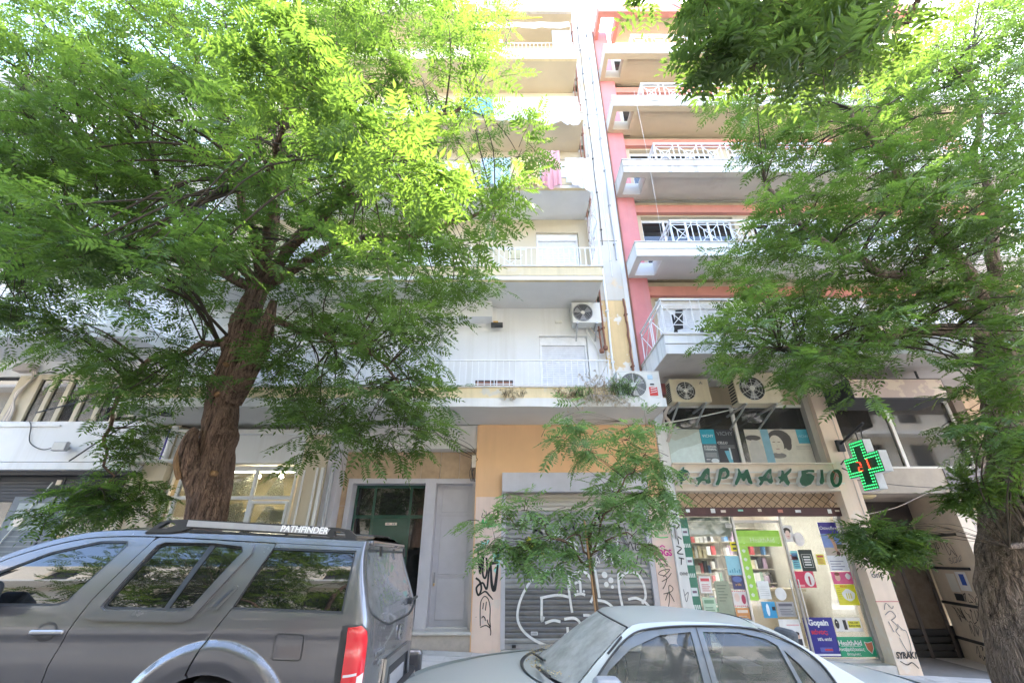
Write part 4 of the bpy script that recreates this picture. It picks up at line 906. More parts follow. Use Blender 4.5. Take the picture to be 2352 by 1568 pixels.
text('HealthAid', 6.12, 9.489, .235, .105, W, p, offset=.002); text('Αναβράζουσες', 6.12, 9.489, .14, .065, W, p, offset=.001); text('Βιταμίνες', 6.14, 9.489, .07, .055, W, p)
sh_ = [(6.38, .26), (6.44, .245), (6.53, .265), (6.53, .16), (6.47, .07), (6.40, .14)]
b = MB().poly([(x, 9.4925, z) for x, z in sh_]).build('print', W); b.parent = p
b = MB().poly([(x, 9.4905, z) for x, z in inset(sh_, .010)]).build('print', flat('ink', (.62, .20, .10))); b.parent = p
pr(p, 5.95, 6.30, .185, .190, (.8, .8, .8))
p = poster('white poster with a small portrait left of the blue one', 4.92, 5.30, .05, .6, (.82, .80, .78))
blob(p, 5.2, .34, .05, .05, (.70, .48, .38)); blob(p, 5.2, .38, .05, .03, (.04, .03, .03), 9.4925); pr(p, 5.05, 5.28, .5, .52, (.75, .45, .45)); pr(p, 5.14, 5.27, .2, .30, (.05, .05, .06))
p = poster('small black poster with a white framed text block', 5.62, 5.885, 1.385, 1.76, (.035, .05, .045))
for (a, b, c, d) in ((5.66, 5.85, 1.45, 1.455), (5.66, 5.85, 1.675, 1.68), (5.66, 5.665, 1.45, 1.68), (5.845, 5.85, 1.45, 1.68)): pr(p, a, b, c, d, (.75, .75, .72))
for i in range(4): pr(p, 5.69, 5.82, 1.62 - i * .045, 1.645 - i * .045, (.65, .66, .64))
p = poster('red poster with a round white lipstick picture behind the handles', 5.40, 5.80, 1.11, 1.385, (.66, .06, .12))
blob(p, 5.70, 1.25, .09, .12, (.80, .74, .72)); pr(p, 5.68, 5.715, 1.16, 1.30, (.45, .05, .08), 9.4915); pr(p, 5.43, 5.58, 1.13, 1.16, (.8, .4, .4))
p = poster('lime green framed poster across the pharmacy door top', 4.475, 5.345, 1.82, 2.11, (.36, .66, .08), 9.508)
pr(p, 4.475, 5.345, 1.88, 2.0, (.46, .74, .16), 9.5035)
text('HealthAid', 4.97, 9.5, 1.93, .12, flat('ink', (.70, .82, .50)), p)
for x in (4.6, 5.28): blob(p, x, 1.93, .06, .05, (.75, .82, .78), 9.5025, wob=.15)
p = poster('lime green strip of round pictures down the door edge', 4.475, 4.655, .90, 1.815, (.36, .66, .08), 9.508)
for i in range(6): blob(p, 4.56, 1.74 - i * .15, .035, .03, (.72, .80, .62), 9.5035, wob=.15)
p = poster('pale blue card with drawings beside the lime strip', 4.165, 4.44, 1.32, 1.65, (.30, .62, .74)); 
for i in range(5): pr(p, 4.2 + i * .045, 4.225 + i * .045, 1.36, 1.40 + .02 * (i % 3), (.10, .36, .50))
p = poster('navy oval product card below the pale blue card', 4.21, 4.42, 1.08, 1.31, (.04, .05, .16)); blob(p, 4.315, 1.25, .09, .05, (.10, .16, .42)); text('e·life', 4.315, 9.489, 1.16, .06, flat('ink', (.75, .45, .2)), p)
p = poster('small yellow camera warning sticker on the glass', 4.315, 4.455, 1.735, 1.90, (.80, .70, .02)); pr(p, 4.34, 4.43, 1.84, 1.87, (.03, .03, .03)); pr(p, 4.35, 4.42, 1.76, 1.80, (.05, .05, .03))
p = poster('red-striped card with a pale face near the door foot', 4.165, 4.43, .80, 1.065, (.80, .72, .70))
for i in range(7): pr(p, 4.168 + i * .038, 4.186 + i * .038, 1.045, 1.063, (.62, .08, .10)); pr(p, 4.168 + i * .038, 4.186 + i * .038, .802, .82, (.62, .08, .10))
blob(p, 4.24, .95, .05, .07, (.78, .58, .50)); blob(p, 4.36, .92, .04, .08, (.50, .05, .12))
p = poster('round white paper disc taped on the glass door', 4.98, 4.981, 1.0, 1.001, (.8, .8, .78), 9.508)
bpy.data.objects.remove(p)
p = MB().cyl((5.085, 9.500, 1.005), .105, .006, 'y', 28).build('paper_disc', flat('paper', (.80, .79, .78), .6)); tag(p, 'round white paper disc taped on the glass door', 'notice', 'posters on the pharmacy glass')
p = poster('white notice sheet on the door beside the lime strip', 4.68, 4.90, .92, 1.22, (.78, .80, .80), 9.508, 'notice', 'notice')
for i in range(5): pr(p, 4.71, 4.87, 1.12 - i * .035, 1.126 - i * .035, (.5, .52, .52), 9.5035)
p = poster('blue toothbrush poster low on the door', 4.68, 4.93, .62, .88, (.05, .34, .62), 9.508); blob(p, 4.78, .75, .03, .1, (.75, .85, .9), 9.5035); pr(p, 4.86, 4.92, .74, .8, (.03, .03, .04), 9.5035)
p = poster('cut-out portrait card of a dark-haired model', 5.40, 5.62, 1.90, 2.20, (.78, .74, .72)); blob(p, 5.50, 2.03, .055, .085, (.78, .58, .50)); blob(p, 5.50, 2.10, .075, .06, (.045, .03, .03), 9.4925); blob(p, 5.505, 2.05, .045, .06, (.78, .58, .50), 9.492); pr(p, 5.485, 5.525, 1.995, 2.005, (.55, .12, .14), 9.4915)
p = MB().poly([(5.70 + .11 * math.cos(i * .35), 9.494, 1.95 + .13 * math.sin(i * .35)) for i in range(18)]).build('paper_cutout', flat('paper', (.82, .76, .74), .5)); p.modifiers.new('s', 'SOLIDIFY').thickness = .003; tag(p, 'oval pale paper cut-out right of the portrait card', 'poster', 'posters on the pharmacy glass')
p = poster('olive printed sheet low in the left pharmacy pane', 3.86, 4.14, .55, 1.22, (.32, .36, .26)); 
for i in range(6): pr(p, 3.90, 4.08 - .03 * (i % 3), 1.14 - i * .05, 1.152 - i * .05, (.14, .16, .12))
p = poster('white roller blind behind the left pharmacy pane', 3.58, 4.44, 2.0, 2.29, (.62, .64, .58), 9.60, 'roller_blind', 'blind')
p = poster('dark green shop lettering strip above the blind', 3.48, 4.42, 2.295, 2.36, (.10, .16, .13), 9.56, 'lettering_strip', 'sign')
p = poster('tall green strip of product pictures at the window edge', 3.375, 3.545, .3, 2.34, (.02, .17, .11))
for i in range(7):
    z = 2.15 - i * .26
    if i % 2 == 0: pr(p, 3.40, 3.52, z - .14, z, (.62, .70, .72)); pr(p, 3.42, 3.50, z - .09, z - .05, (.15, .10, .16), 9.4915)
    else:
        for k in range(4): pr(p, 3.395 + k * .035, 3.415 + k * .035, z - .09, z - .02, (.68, .76, .74))
for (lb_, a, b, c, d, cc, dc) in (('small white price card high in the left pharmacy pane', 4.30, 4.42, 2.16, 2.24, (.78, .77, .74), (.4, .4, .4)), ('white opening-hours card beside the door rail', 5.40, 5.58, 1.58, 1.68, (.76, .74, .72), (.5, .15, .15)), ('orange face-cream poster beneath the striped card', 4.17, 4.42, .52, .78, (.68, .30, .10), (.80, .66, .55)), ('pale green leaflet low in the left pharmacy pane', 3.58, 3.82, .62, .95, (.50, .64, .48), (.20, .36, .22)), ('white leaflet with a red heading in the left pharmacy pane', 3.58, 3.80, 1.02, 1.30, (.78, .76, .74), (.62, .08, .10)), ('turquoise figure cut-out right of the door', 5.46, 5.60, 1.42, 1.74, (.20, .52, .56), (.10, .20, .34)), ('grey product leaflet above the white portrait poster', 4.95, 5.28, .64, .88, (.40, .40, .42), (.12, .12, .15)), ('yellow offer card in the middle of the right pane', 5.95, 6.10, 1.50, 1.68, (.78, .68, .10), (.6, .1, .1))):
    p = poster(lb_, a, b, c, d, cc); w9, h9 = b - a, d - c
    pr(p, a + .12 * w9, b - .12 * w9, d - .3 * h9, d - .12 * h9, dc)
    for i in range(4): pr(p, a + .15 * w9, b - (.15 + .1 * (i % 2)) * w9, c + h9 * (.12 + .12 * i), c + h9 * (.16 + .12 * i), mul(dc, .8))
# mezzanine window posters
def mposter(label, x0, x1, z0, z1, c): return poster(label, x0, x1, z0, z1, c, 9.453)
p = mposter('pale seascape poster in the upper pharmacy window', 3.40, 4.12, 3.41, 4.15, (.52, .62, .60))
ya = 9.4475
b = MB().poly([(3.40, ya, 3.60), (3.62, ya, 3.72), (3.9, ya, 3.78), (4.12, ya, 3.86), (4.12, ya, 3.42), (3.40, ya, 3.42)]).build('print', flat('ink', (.66, .78, .78), .4)); b.parent = p
b = MB().poly([(3.40, ya, 4.0), (3.55, ya, 3.9), (3.85, ya, 4.0), (4.12, ya, 4.12), (4.12, ya, 4.14), (3.40, ya, 4.14)]).build('print', flat('ink', (.46, .50, .44), .4)); b.parent = p
p = mposter('blue and grey skin-care panel beside the seascape', 4.125, 4.44, 3.41, 4.15, (.13, .16, .19))
pr(p, 4.127, 4.438, 3.83, 4.148, (.03, .36, .50), ya); text('VICHY', 4.28, 9.442, 4.0, .085, flat('ink', (.70, .82, .84)), p); text('AQUALIA', 4.28, 9.442, 3.77, .062, flat('ink', (.62, .66, .68)), p, offset=.002); text('THERMAL', 4.28, 9.442, 3.71, .062, flat('ink', (.62, .66, .68)), p, offset=.002)
for i in range(5): pr(p, 4.16, 4.40, 3.63 - i * .02, 3.638 - i * .02, (.42, .45, .48), ya)
blob(p, 4.34, 3.47, .085, .05, (.66, .74, .78), ya - .001); pr(p, 4.16, 4.24, 3.49, 3.505, (.7, .72, .74), ya)
p = mposter('black skin-care panel with a blue tube', 4.445, 4.88, 3.41, 4.15, (.035, .04, .055))
text('VICHY', 4.66, 9.442, 4.05, .12, flat('ink', (.30, .33, .37)), p); text('CELLU', 4.57, 9.442, 3.85, .075, flat('ink', (.55, .57, .60)), p, offset=.002)
for i in range(3): pr(p, 4.50, 4.82, 3.79 - i * .025, 3.798 - i * .025, (.32, .34, .37), ya)
b = MB().poly([(4.58, ya, 3.68), (4.72, ya, 3.69), (4.72, ya, 3.42), (4.64, ya, 3.42)]).build('print', flat('ink', (.16, .48, .62), .4)); b.parent = p
b = MB().poly([(4.68, ya - .001, 3.74), (4.715, ya - .001, 3.74), (4.72, ya - .001, 3.5), (4.69, ya - .001, 3.5)]).build('print', flat('ink', (.62, .74, .78), .4)); b.parent = p
p = mposter('beauty poster of a woman in a dark hat', 5.10, 6.48, 3.41, 4.15, (.60, .57, .50))
pr(p, 6.235, 6.478, 3.84, 4.148, (.06, .34, .46), ya); text('VICHY', 6.36, 9.442, 3.99, .08, flat('ink', (.32, .58, .68)), p)
pr(p, 5.45, 5.62, 3.412, 4.148, (.22, .44, .56), ya); 
blob(p, 5.83, 3.93, .26, .21, (.07, .065, .065), ya - .0012); blob(p, 5.74, 3.82, .15, .2, (.66, .62, .54), ya - .002); blob(p, 5.98, 3.86, .09, .17, (.06, .055, .055), ya - .0024); blob(p, 5.72, 3.58, .17, .06, (.20, .19, .18), ya - .0016)
for (x, z, rx, rz, c) in ((5.69, 3.87, .035, .008, (.16, .12, .10)), (5.80, 3.87, .035, .008, (.16, .12, .10)), (5.74, 3.72, .045, .012, (.42, .30, .27)), (5.745, 3.79, .012, .03, (.56, .52, .45))): blob(p, x, z, rx, rz, c, ya - .003)
b = MB().poly([(5.12, ya - .001, 3.42), (5.13, ya - .001, 3.75), (5.22, ya - .001, 3.92), (5.36, ya - .001, 3.90), (5.44, ya - .001, 3.75), (5.42, ya - .001, 3.6), (5.5, ya - .001, 3.42)]).build('print', flat('ink', (.52, .51, .48), .4)); b.parent = p
blob(p, 5.26, 3.96, .17, .06, (.08, .075, .075), ya - .0005)
for i in range(3): pr(p, 6.15, 6.45, 3.78 - i * .03, 3.787 - i * .03, (.30, .29, .27), ya)

# ================================================================ shelves inside the pharmacy
def shelf(label, x0, x1, y, z0, z1, rows, seed):
    rr = random.Random(seed)
    s = MB().box(x0, x1, y + .30, y + .32, z0, z1)
    for i in range(rows + 1): zz = z0 + (z1 - z0) * i / rows; s.box(x0, x1, y, y + .3, zz, zz + .02)
    s = s.build('product_shelf', flat('shelf', (.55, .50, .42), .5)); tag(s, label, 'shelf', 'shelves inside the pharmacy')
    pal = [(.75, .75, .75), (.6, .1, .12), (.1, .25, .5), (.8, .7, .5), (.2, .4, .3), (.85, .85, .8), (.5, .35, .5), (.05, .05, .06), (.7, .5, .2), (.75, .75, .78)]
    for i in range(rows):
        zz = z0 + (z1 - z0) * i / rows + .021; x = x0 + .02
        while x < x1 - .1:
            wd = rr.uniform(.04, .11); ht = rr.uniform(.5, .85) * (z1 - z0) / rows
            if rr.random() < .9:
                c = rr.choice(pal); key = 'box_%d' % pal.index(c)
                if key not in M: M[key] = flat(key, c, .45)
                b = box('product_box', x, x + wd, y + .03 + rr.uniform(0, .05), y + .2, zz, zz + ht, M[key]); b.parent = s
            x += wd + rr.uniform(.01, .03)
shelf('stocked product shelf behind the left pharmacy pane', 3.5, 4.35, 10.5, .1, 2.2, 7, 1)
shelf('stocked product shelf at the back behind the glass door', 4.4, 5.4, 12.5, .1, 2.3, 7, 2)
shelf('stocked product shelf at the back of the right pharmacy half', 5.5, 6.6, 12.4, .1, 2.3, 7, 3)
ctr = MB().box(5.4, 6.5, 11.2, 11.7, -.06, .95).box(5.35, 6.55, 11.15, 11.75, .95, 1.0).build('sales_counter', flat('counter', (.55, .46, .34), .4)); tag(ctr, 'low sales counter inside the pharmacy behind posters', 'counter')
# ================================================================ air-conditioning units
def ac_unit(label, x0, x1, y0, d, z0, z1, m, style='ring', fx=.40, fr=None, bracket=True, extra=None):
    t = empty('air_conditioner', ((x0 + x1) / 2, y0 + d / 2, z0), label, 'air conditioner', 'air conditioners on the facades')
    w_, h_ = x1 - x0, z1 - z0; cx = x0 + fx * w_; cz = z0 + h_ * .5; r = fr or h_ * .43
    n = 28; circ = [(cx + r * math.cos(2 * math.pi * i / n), cz + r * math.sin(2 * math.pi * i / n)) for i in range(n)]
    plate('front_panel', [(x0, z0), (x1, z0), (x1, z1), (x0, z1)], [circ], y0, y0 + .02, m, t)
    MB().box(x0 + .002, x1 - .002, y0 + .021, y0 + d, z0 + .002, z1 - .002).build('casing', m, t, bevel=.01)
    MB().box(x0 - .008, x1 + .008, y0 - .006, y0 + d, z1, z1 + .018).build('lid', m, t, bevel=.006)
    MB().cyl((cx, y0 + .017, cz), r * .99, .003, 'y', 28).build('fan_well', M['dark'], t)
    fb = MB()
    for k in range(3):
        a = 2 * math.pi * k / 3 + .4
        pts = [(cx + rr * math.cos(a + da), cz + rr * math.sin(a + da)) for rr, da in ((.1 * r, 0), (.9 * r, -.25), (.93 * r, .55), (.15 * r, .6))]
        fb.poly([(pts[0][0], y0 + .012, pts[0][1]), (pts[1][0], y0 + .004, pts[1][1]), (pts[2][0], y0 + .014, pts[2][1]), (pts[3][0], y0 + .015, pts[3][1])])
    fb.build('fan_blade', M['grey_metal'], t)
    g = MB()
    if style == 'ring':
        for k in range(6):
            rr = r * (.28 + .72 * k / 5); g.tube([(cx + rr * math.cos(2 * math.pi * i / 24), y0 - .012, cz + rr * math.sin(2 * math.pi * i / 24)) for i in range(25)], .0045 if k < 5 else .012, 5, False)
    else:
        for k in range(9 if style == 'swirl' else 4):
            rr = r * (.3 + .7 * k / (8 if style == 'swirl' else 3)); g.tube([(cx + rr * math.cos(2 * math.pi * i / 24), y0 - .012, cz + rr * math.sin(2 * math.pi * i / 24)) for i in range(25)], .003, 4, False)
    for k in range(6 if style != 'ring' else 4):
        a = 2 * math.pi * k / (6 if style != 'ring' else 4) + .5; g.tube([(cx + .15 * r * math.cos(a), y0 - .014, cz + .15 * r * math.sin(a)), (cx + r * math.cos(a), y0 - .006, cz + r * math.sin(a))], .005, 4)
    g.build('fan_grille', M['ac_body'] if style != 'ring' else M['grey_metal'], t, smooth=True)
    MB().lathe((cx, y0 - .022, cz), [(0, 0), (.10 * r * 2, .0), (.11 * r * 2, .02)], 'y', 20).build('hub', M['ac_body'], t, smooth=True)
    sv = MB()
    for i in range(9): zz = z0 + .04 + i * (h_ - .08) / 9; sv.box(x0 - .006, x0, y0 + .04, y0 + d - .04, zz, zz + (h_ - .08) / 9 * .55)
    sv.build('side_louvre', M['dark'] if style == 'tan' else m, t)
    pl = MB()
    for i in range(1, 4): pl.box(cx + r + .03, x1 - .01, y0 - .003, y0 + .001, z0 + h_ * i / 4, z0 + h_ * i / 4 + .006)
    pl.build('panel_rib', m, t)
    if bracket:
        for x in (x0 + .12 * w_, x1 - .2 * w_):
            MB().box(x, x + .035, y0 - .05, 9.3, z0 - .05, z0 - .008).bar((x + .017, y0 + .03, z0 - .05), (x + .017, 9.28, z0 - .32), .03).build('bracket', M['steel'], t)
    return t
a1 = ac_unit('white ring-grille air conditioner under the balcony, above the shuttered door', 1.43, 2.10, 8.93, .30, 6.55, 7.08, M['ac_body'], 'ring', .37)
MB().tube(spline([(1.75, 9.1, 6.5), (1.85, 9.2, 6.3), (2.0, 9.26, 6.0), (2.02, 9.27, 5.6), (1.95, 9.27, 4.7)], 6), .011, 6).build('hose', M['ac_body'], a1)
MB().tube(spline([(1.85, 9.1, 6.5), (2.0, 9.2, 6.35), (2.1, 9.25, 6.28)], 6), .014, 6).build('hose', M['beige'], a1)
a2 = ac_unit('large white air conditioner with red sticker standing on the slab end', 2.09, 2.93, 8.06, .32, 4.39, 4.94, M['ac_body'], 'swirl', .36, .255, False)
for x in (2.15, 2.8): box('foot', x, x + .06, 8.04, 8.38, 4.366, 4.39, M['grey_metal'], a2)
box('red_sticker', 2.69, 2.85, 8.054, 8.06, 4.44, 4.62, flat('stick_red', (.62, .06, .05), .4), a2)
for i in range(3):
    b = MB().poly([(2.70 + .01 * i, 8.052, 4.49 + i * .045), (2.83, 8.052, 4.515 + i * .045), (2.84, 8.052, 4.53 + i * .045), (2.72, 8.052, 4.505 + i * .045)]).build('sticker_print', M['white_metal'], a2)
box('black_label', 2.72, 2.80, 8.054, 8.06, 4.66, 4.69, M['dark'], a2); box('blue_sticker', 2.69, 2.79, 8.054, 8.06, 4.78, 4.87, flat('stick_blue', (.45, .6, .7), .4), a2)
a3 = ac_unit('yellowed air conditioner hung under the deep white balcony', 3.33, 4.14, 8.62, .28, 4.5, 4.99, M['ac_tan'], 'tan', .38, .20)
text('▲', 3.98, 8.614, 4.93, .05, M['ink_grey'], a3, 'emblem'); text('▲ ▲', 3.98, 8.614, 4.905, .035, M['ink_grey'], a3, 'emblem')
for x in (3.4, 4.0): MB().bar((x, 8.66, 5.0), (x + .12, 9.1, 5.14), .02).build('hanger', M['grey_metal'], a3)
a4 = ac_unit('yellowed air conditioner half behind leaves beside another unit', 4.60, 5.50, 8.45, .32, 4.42, 5.06, M['ac_tan'], 'tan', .38, .26)
MB().tube(spline([(3.28, 8.75, 4.45), (3.22, 8.9, 4.3), (3.35, 9.05, 4.2), (3.36, 9.1, 4.0), (3.28, 9.15, 3.8)], 6), .035, 8).tube(spline([(3.35, 8.8, 4.48), (3.25, 8.95, 4.35), (3.2, 9.1, 4.1)], 6), .025, 8).build('hose', M['stone'], a3, smooth=True)
hn = tag(MB().tube(spline([(3.2, 9.0, 4.16), (3.9, 9.0, 4.28), (4.9, 9.0, 4.5)], 6), .012, 6).build('hose', M['ac_body']), 'thin pale hose slung across the upper pharmacy window', 'hose')
# ================================================================ pharmacy cross
cr = empty('pharmacy_cross', (6.75, 8.45, 2.75), 'green LED pharmacy cross on a black wall bracket', 'sign')
cz, q, L = 3.22, .19, .46
co = [(-q, -L), (q, -L), (q, -q), (L, -q), (L, q), (q, q), (q, L), (-q, L), (-q, q), (-L, q), (-L, -q), (-q, -q)]
def cp(a, b, off=0): return (6.80 + off, 8.6 - a, cz + b)      # the cross stands square to the wall, facing up the street
def crossblock(name, y0, y1, m, s=1):
    mb = MB(); n = 12; pts = [(a * s, b * s) for a, b in co]
    V, F = cdt(pts); idx0 = 0
    mb.v = [cp(float(x), float(z), y0) for x, z in V]; mb.f = [tuple(int(i) for i in f) for f in F]; k = len(mb.v)
    mb.v += [cp(float(x), float(z), y1) for x, z in V]; mb.f += [tuple(int(i) + k for i in reversed(f)) for f in F]
    for i in range(n):
        a, b = pts[i - 1], pts[i]; mb.quad(cp(*a, y0), cp(*b, y0), cp(*b, y1), cp(*a, y1))
    return mb.build(name, m, cr)
crossblock('body', 0, .15, M['white_metal']); crossblock('face', -.012, 0, flat('led_panel', (.02, .10, .055), .35), .985)
ledm = emit('led_green', (.06, 1.0, .25), .28); ledr = emit('led_red', (1.0, .05, .02), .35)
led = MB()
def add_led(mb, a, b, r=.013):
    c0 = cp(a, b, -.016); n = len(mb.v)
    for k in range(6): p_ = cp(a + r * math.cos(k * 1.047), b + r * math.sin(k * 1.047), -.013); mb.v.append(p_)
    mb.v.append(cp(a, b, -.026))
    for k in range(6): mb.f.append((n + k, n + (k + 1) % 6, n + 6))
for ring in (.03, .085):
    pts = inset(co, ring) if True else co
    for i in range(12):
        a, b = Vector(pts[i - 1]), Vector(pts[i]); d = (b - a).length; kk = max(1, int(d / .05))
        for j in range(kk): p_ = a.lerp(b, j / kk); add_led(led, p_.x, p_.y)
ld = tag(led.build('led_dots', ledm, cr), kind='stuff')
rd = MB()
for (a0, b0, a1, b1) in ((-.13, .08, -.05, .06), (-.05, .06, -.04, .0), (-.12, -.015, -.03, -.03), (-.12, -.03, -.13, -.08), (-.13, -.095, -.04, -.095), (.14, .09, .15, -.09)):
    mb = rd; A_, B_ = cp(a0, b0, -.022), cp(a1, b1, -.022); mb.bar(A_, B_, .015, .008)
rd.build('led_digit', ledr, cr)
MB().tube([(6.9, 9.19, 3.74), (6.88, 8.35, 3.98)], .026, 8).tube([(6.88, 8.62, 3.9), (6.88, 8.62, 3.66)], .012, 8).tube([(6.88, 8.45, 3.94), (6.88, 8.5, 3.66)], .010, 8).build('bracket_arm', M['dark'], cr, smooth=True)
MB().box(6.82, 6.96, 9.12, 9.19, 3.6, 3.84).build('bracket_plate', M['dark'], cr, bevel=.01)
MB().tube(spline([(6.80, 9.19, 3.34), (6.86, 9.1, 3.42), (6.87, 9.02, 3.3), (6.86, 9.08, 3.2), (6.80, 9.19, 3.27)], 6), .014, 6).build('bracket_stay', M['dark'], cr)
# blank light box
lb = empty('sign_box', (7.7, 8.55, 4.4), 'blank peeling light-box sign above the entry bay', 'sign')
MB().box(6.75, 8.66, 8.2, 8.95, 4.42, 4.86).build('box_frame', M['dark'], lb, bevel=.01)
MB().box(6.78, 8.63, 8.188, 8.2, 4.45, 4.83).build('face', pmat('sign_face', (.62, .47, .40), .5, .08, 2, .1, 60, patch=.85, patchc=(.76, .62, .48), patchs=3.2, pth=.5), lb)
for x in (6.9, 8.5): MB().bar((x, 8.5, 4.86), (x, 8.5, 5.14), .03).build('hanger', M['dark'], lb)
for i, (pts) in enumerate(([(7.1, 9.3, 3.05), (8.0, 9.2, 2.92), (9.2, 9.2, 2.88), (10.5, 9.0, 3.0)], [(7.2, 9.6, 2.4), (7.9, 9.5, 2.55), (8.7, 9.4, 2.85), (9.6, 9.3, 2.93)])):
    tag(MB().tube(spline(pts, 6), .007, 5).build('cable', M['dark' if i == 0 else 'stone']), ['dark cable sagging across the entry lintel', 'pale loose cable hanging inside the entry bay'][i], 'cable')
# ================================================================ left white building
B3 = empty('apartment_building', (-11.5, 9.2, .5), 'white building with a band of mezzanine windows behind the big tree', 'building')
LX0, LX1 = -20.0, -7.72
box('fascia', LX0, LX1, 9.0, 9.7, 3.36, 4.2, M['white_wall'], B3, bevel=.01); box('fascia_foot', LX0, LX1 + .001, 8.97, 9.7, 3.2, 3.345, M['white_wall'], B3, bevel=.01)
box('shop_head', LX0, LX1, 9.1, 9.3, 3.12, 3.2, M['dark'], B3)
shl = box('shop_shutter', LX0, -7.9, 9.32, 9.36, .3, 3.14, pmat('perf', (.02, .024, .027), .5, .3, 8, .5, 55), B3)
for i in range(6): box('glazing', -16 + i * 1.36, -16 + i * 1.36 + 1.32, 9.300, 9.308, .35, 2.62, M['pane_dark'], shl)
for i in range(7): box('glazing_bar', -16.03 + i * 1.36, -15.99 + i * 1.36, 9.285, 9.31, .35, 3.1, M['dark'], shl)
for i in range(7): box('slat', LX0, -7.9, 9.30, 9.32, 2.64 + i * .066, 2.64 + i * .066 + .055, M['dark'], shl)
box('pier', -7.9, -7.72, 9.25, 9.7, .2, 3.36, M['cream_wall'], B3)
pb = box('poster', -10.05, -8.9, 9.285, 9.292, 1.4, 2.72, flat('poster_grey', (.12, .14, .155), .5)); tag(pb, 'large faded paper poster on the dark left shutter', 'poster')
bb = box('print', -9.9, -9.25, 9.281, 9.285, 2.1, 2.6, flat('ink', (.30, .34, .32))); bb.parent = pb
for i in range(5): bb = box('print', -9.9, -9.1, 9.281, 9.285, 1.98 - i * .09, 2.0 - i * .09, flat('ink', (.2, .22, .23))); bb.parent = pb
og = MB().poly([(-10.75 + .36 * math.cos(i * .3), 9.27, 2.2 + .42 * math.sin(i * .3)) for i in range(21)]).build('logo_disc', flat('logo_orange', (.75, .16, .02), .4)); og.modifiers.new('s', 'SOLIDIFY').thickness = .02; tag(og, 'orange round logo at the edge of the dark shutter', 'sign')
oi = MB().poly([(-10.72 + .18 * math.cos(i * .3), 9.262, 2.18 + .22 * math.sin(i * .3)) for i in range(21)]).build('logo_center', M['dark']); oi.parent = og
tag(MB().tube([(-9.4, 9.26, 3.0), (-10.3, 9.25, .9)], .012, 6).build('cord', M['ac_body']), 'pale slanting cord across the dark shutter', 'cord')
dd_ = MB().cyl((-9.72, 9.235, 2.25), .09, .02, 'y', 20).build('price_disc', M['beige']); tag(dd_, 'small round disc hanging on the slanting cord', 'tag')
for x, z in ((-9.35, 2.95), (-8.35, 2.98)): tag(box('sticker', x, x + .1, 9.28, 9.296, z, z + .1, M['beige']), 'small pale square sticker on the shutter, %s' % ('nearer the cord' if x < -9 else 'nearer the lace shop'), 'sticker')
MB().box(LX0, -9.5, 8.97, 9.0, 4.08, 4.12).build('conduit', M['white_edge'], B3)
# mezzanine windows
mw3 = MB()
xsm = [-10.71, -10.35, -9.97, -9.57, -9.13, -8.71, -8.33, -7.95]
for x in xsm: mw3.box(x - .05, x + .05, 9.22, 9.34, 4.2, 5.32)
mw3.box(-10.76, -7.72, 9.225, 9.335, 5.24, 5.36).box(-10.76, -7.72, 9.225, 9.335, 4.2, 4.25)
mwo = mw3.build('mezzanine_window', M['cream_wall'], B3, bevel=.005)
for i in range(7): box('pane', xsm[i] + .05, xsm[i + 1] - .05, 9.27, 9.275, 4.25, 5.24, M['pane_up'], mwo)
cu_ = MB()
for i in range(60):
    a = -10.7 + i * .05; cu_.quad((a, 9.42 + .03 * (i % 2), 4.2), (a + .05, 9.42 + .03 * ((i + 1) % 2), 4.2), (a + .05, 9.42 + .03 * ((i + 1) % 2), 5.3), (a, 9.42 + .03 * (i % 2), 5.3))
cu_.build('curtain', flat('curtain', (.40, .36, .25), .9), B3)
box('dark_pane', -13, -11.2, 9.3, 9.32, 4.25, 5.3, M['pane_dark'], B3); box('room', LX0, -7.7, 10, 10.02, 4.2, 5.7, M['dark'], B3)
box('wall', LX0, LX1, 9.3, 9.4, 5.33, 5.72, M['white_wall'], B3); box('wall', -11.2, -10.76, 9.24, 9.4, 4.2, 5.33, M['cream_wall'], B3)
box('junction_box', -11.35, -10.95, 9.12, 9.3, 5.42, 5.6, M['stone'], B3, bevel=.01)
for k in range(5):
    MB().tube(spline([(-10.95 + .03 * k, 9.2, 5.42), (-10.85, 9.18 + .01 * k, 5.25), (-10.95 - .02 * k, 9.17, 4.9), (-11.0 + .03 * k, 9.18, 4.5), (-11.0 + .04 * k, 9.16, 4.25)], 5), .02, 6).build('cable', M['beige'] if k % 2 else M['stone'], B3)
MB().tube(spline([(-10.9, 9.2, 5.42), (-10.7, 9.19, 5.38), (-10.3, 9.2, 5.46), (-10.28, 9.2, 5.6)], 5), .012, 6).build('cable', M['dark'], B3)
fb3 = [(5.72, 6.05), (8.6, 8.95), (11.5, 11.85), (14.4, 14.75)]
for k, (zb, zt) in enumerate(fb3):
    sl = MB().box(LX0, LX1 - .05, 8.05, 9.35, zb, zt).build('balcony_slab', M['white_wall'], B3, bevel=.008)
    MB().tube([(LX0, 8.1, zt + .75), (LX1 - .1, 8.1, zt + .75)], .018, 6).box(LX0, LX1 - .1, 8.09, 8.11, zt + .08, zt + .1).build('handrail', M['white_metal'], sl)
    if k < 2:
        x = LX1 - .15
        while x > -13.5:
            o = bpy.data.objects.new('railing_bar', bar_me); col.objects.link(o); o.parent = sl; o.location = (x, 8.1, zt + .2); x -= .14
    z1 = fb3[k + 1][0] if k < 3 else 15.6
    ops = [(a, a + 1.3, zt, zt + 2.05) for a in (-9.9, -12.6, -15.5)] if k < 3 else []
    wall_open('wall', LX0, LX1, zt - .05, z1, 9.3, .3, ops, M['white_wall'], B3)
    for (a, b, c, d) in ops: shutter_door(B3, a, b, c, d, 9.38) if k == 0 else box('window', a, b, 9.45, 9.47, c, d, M['pane_dark'], B3)
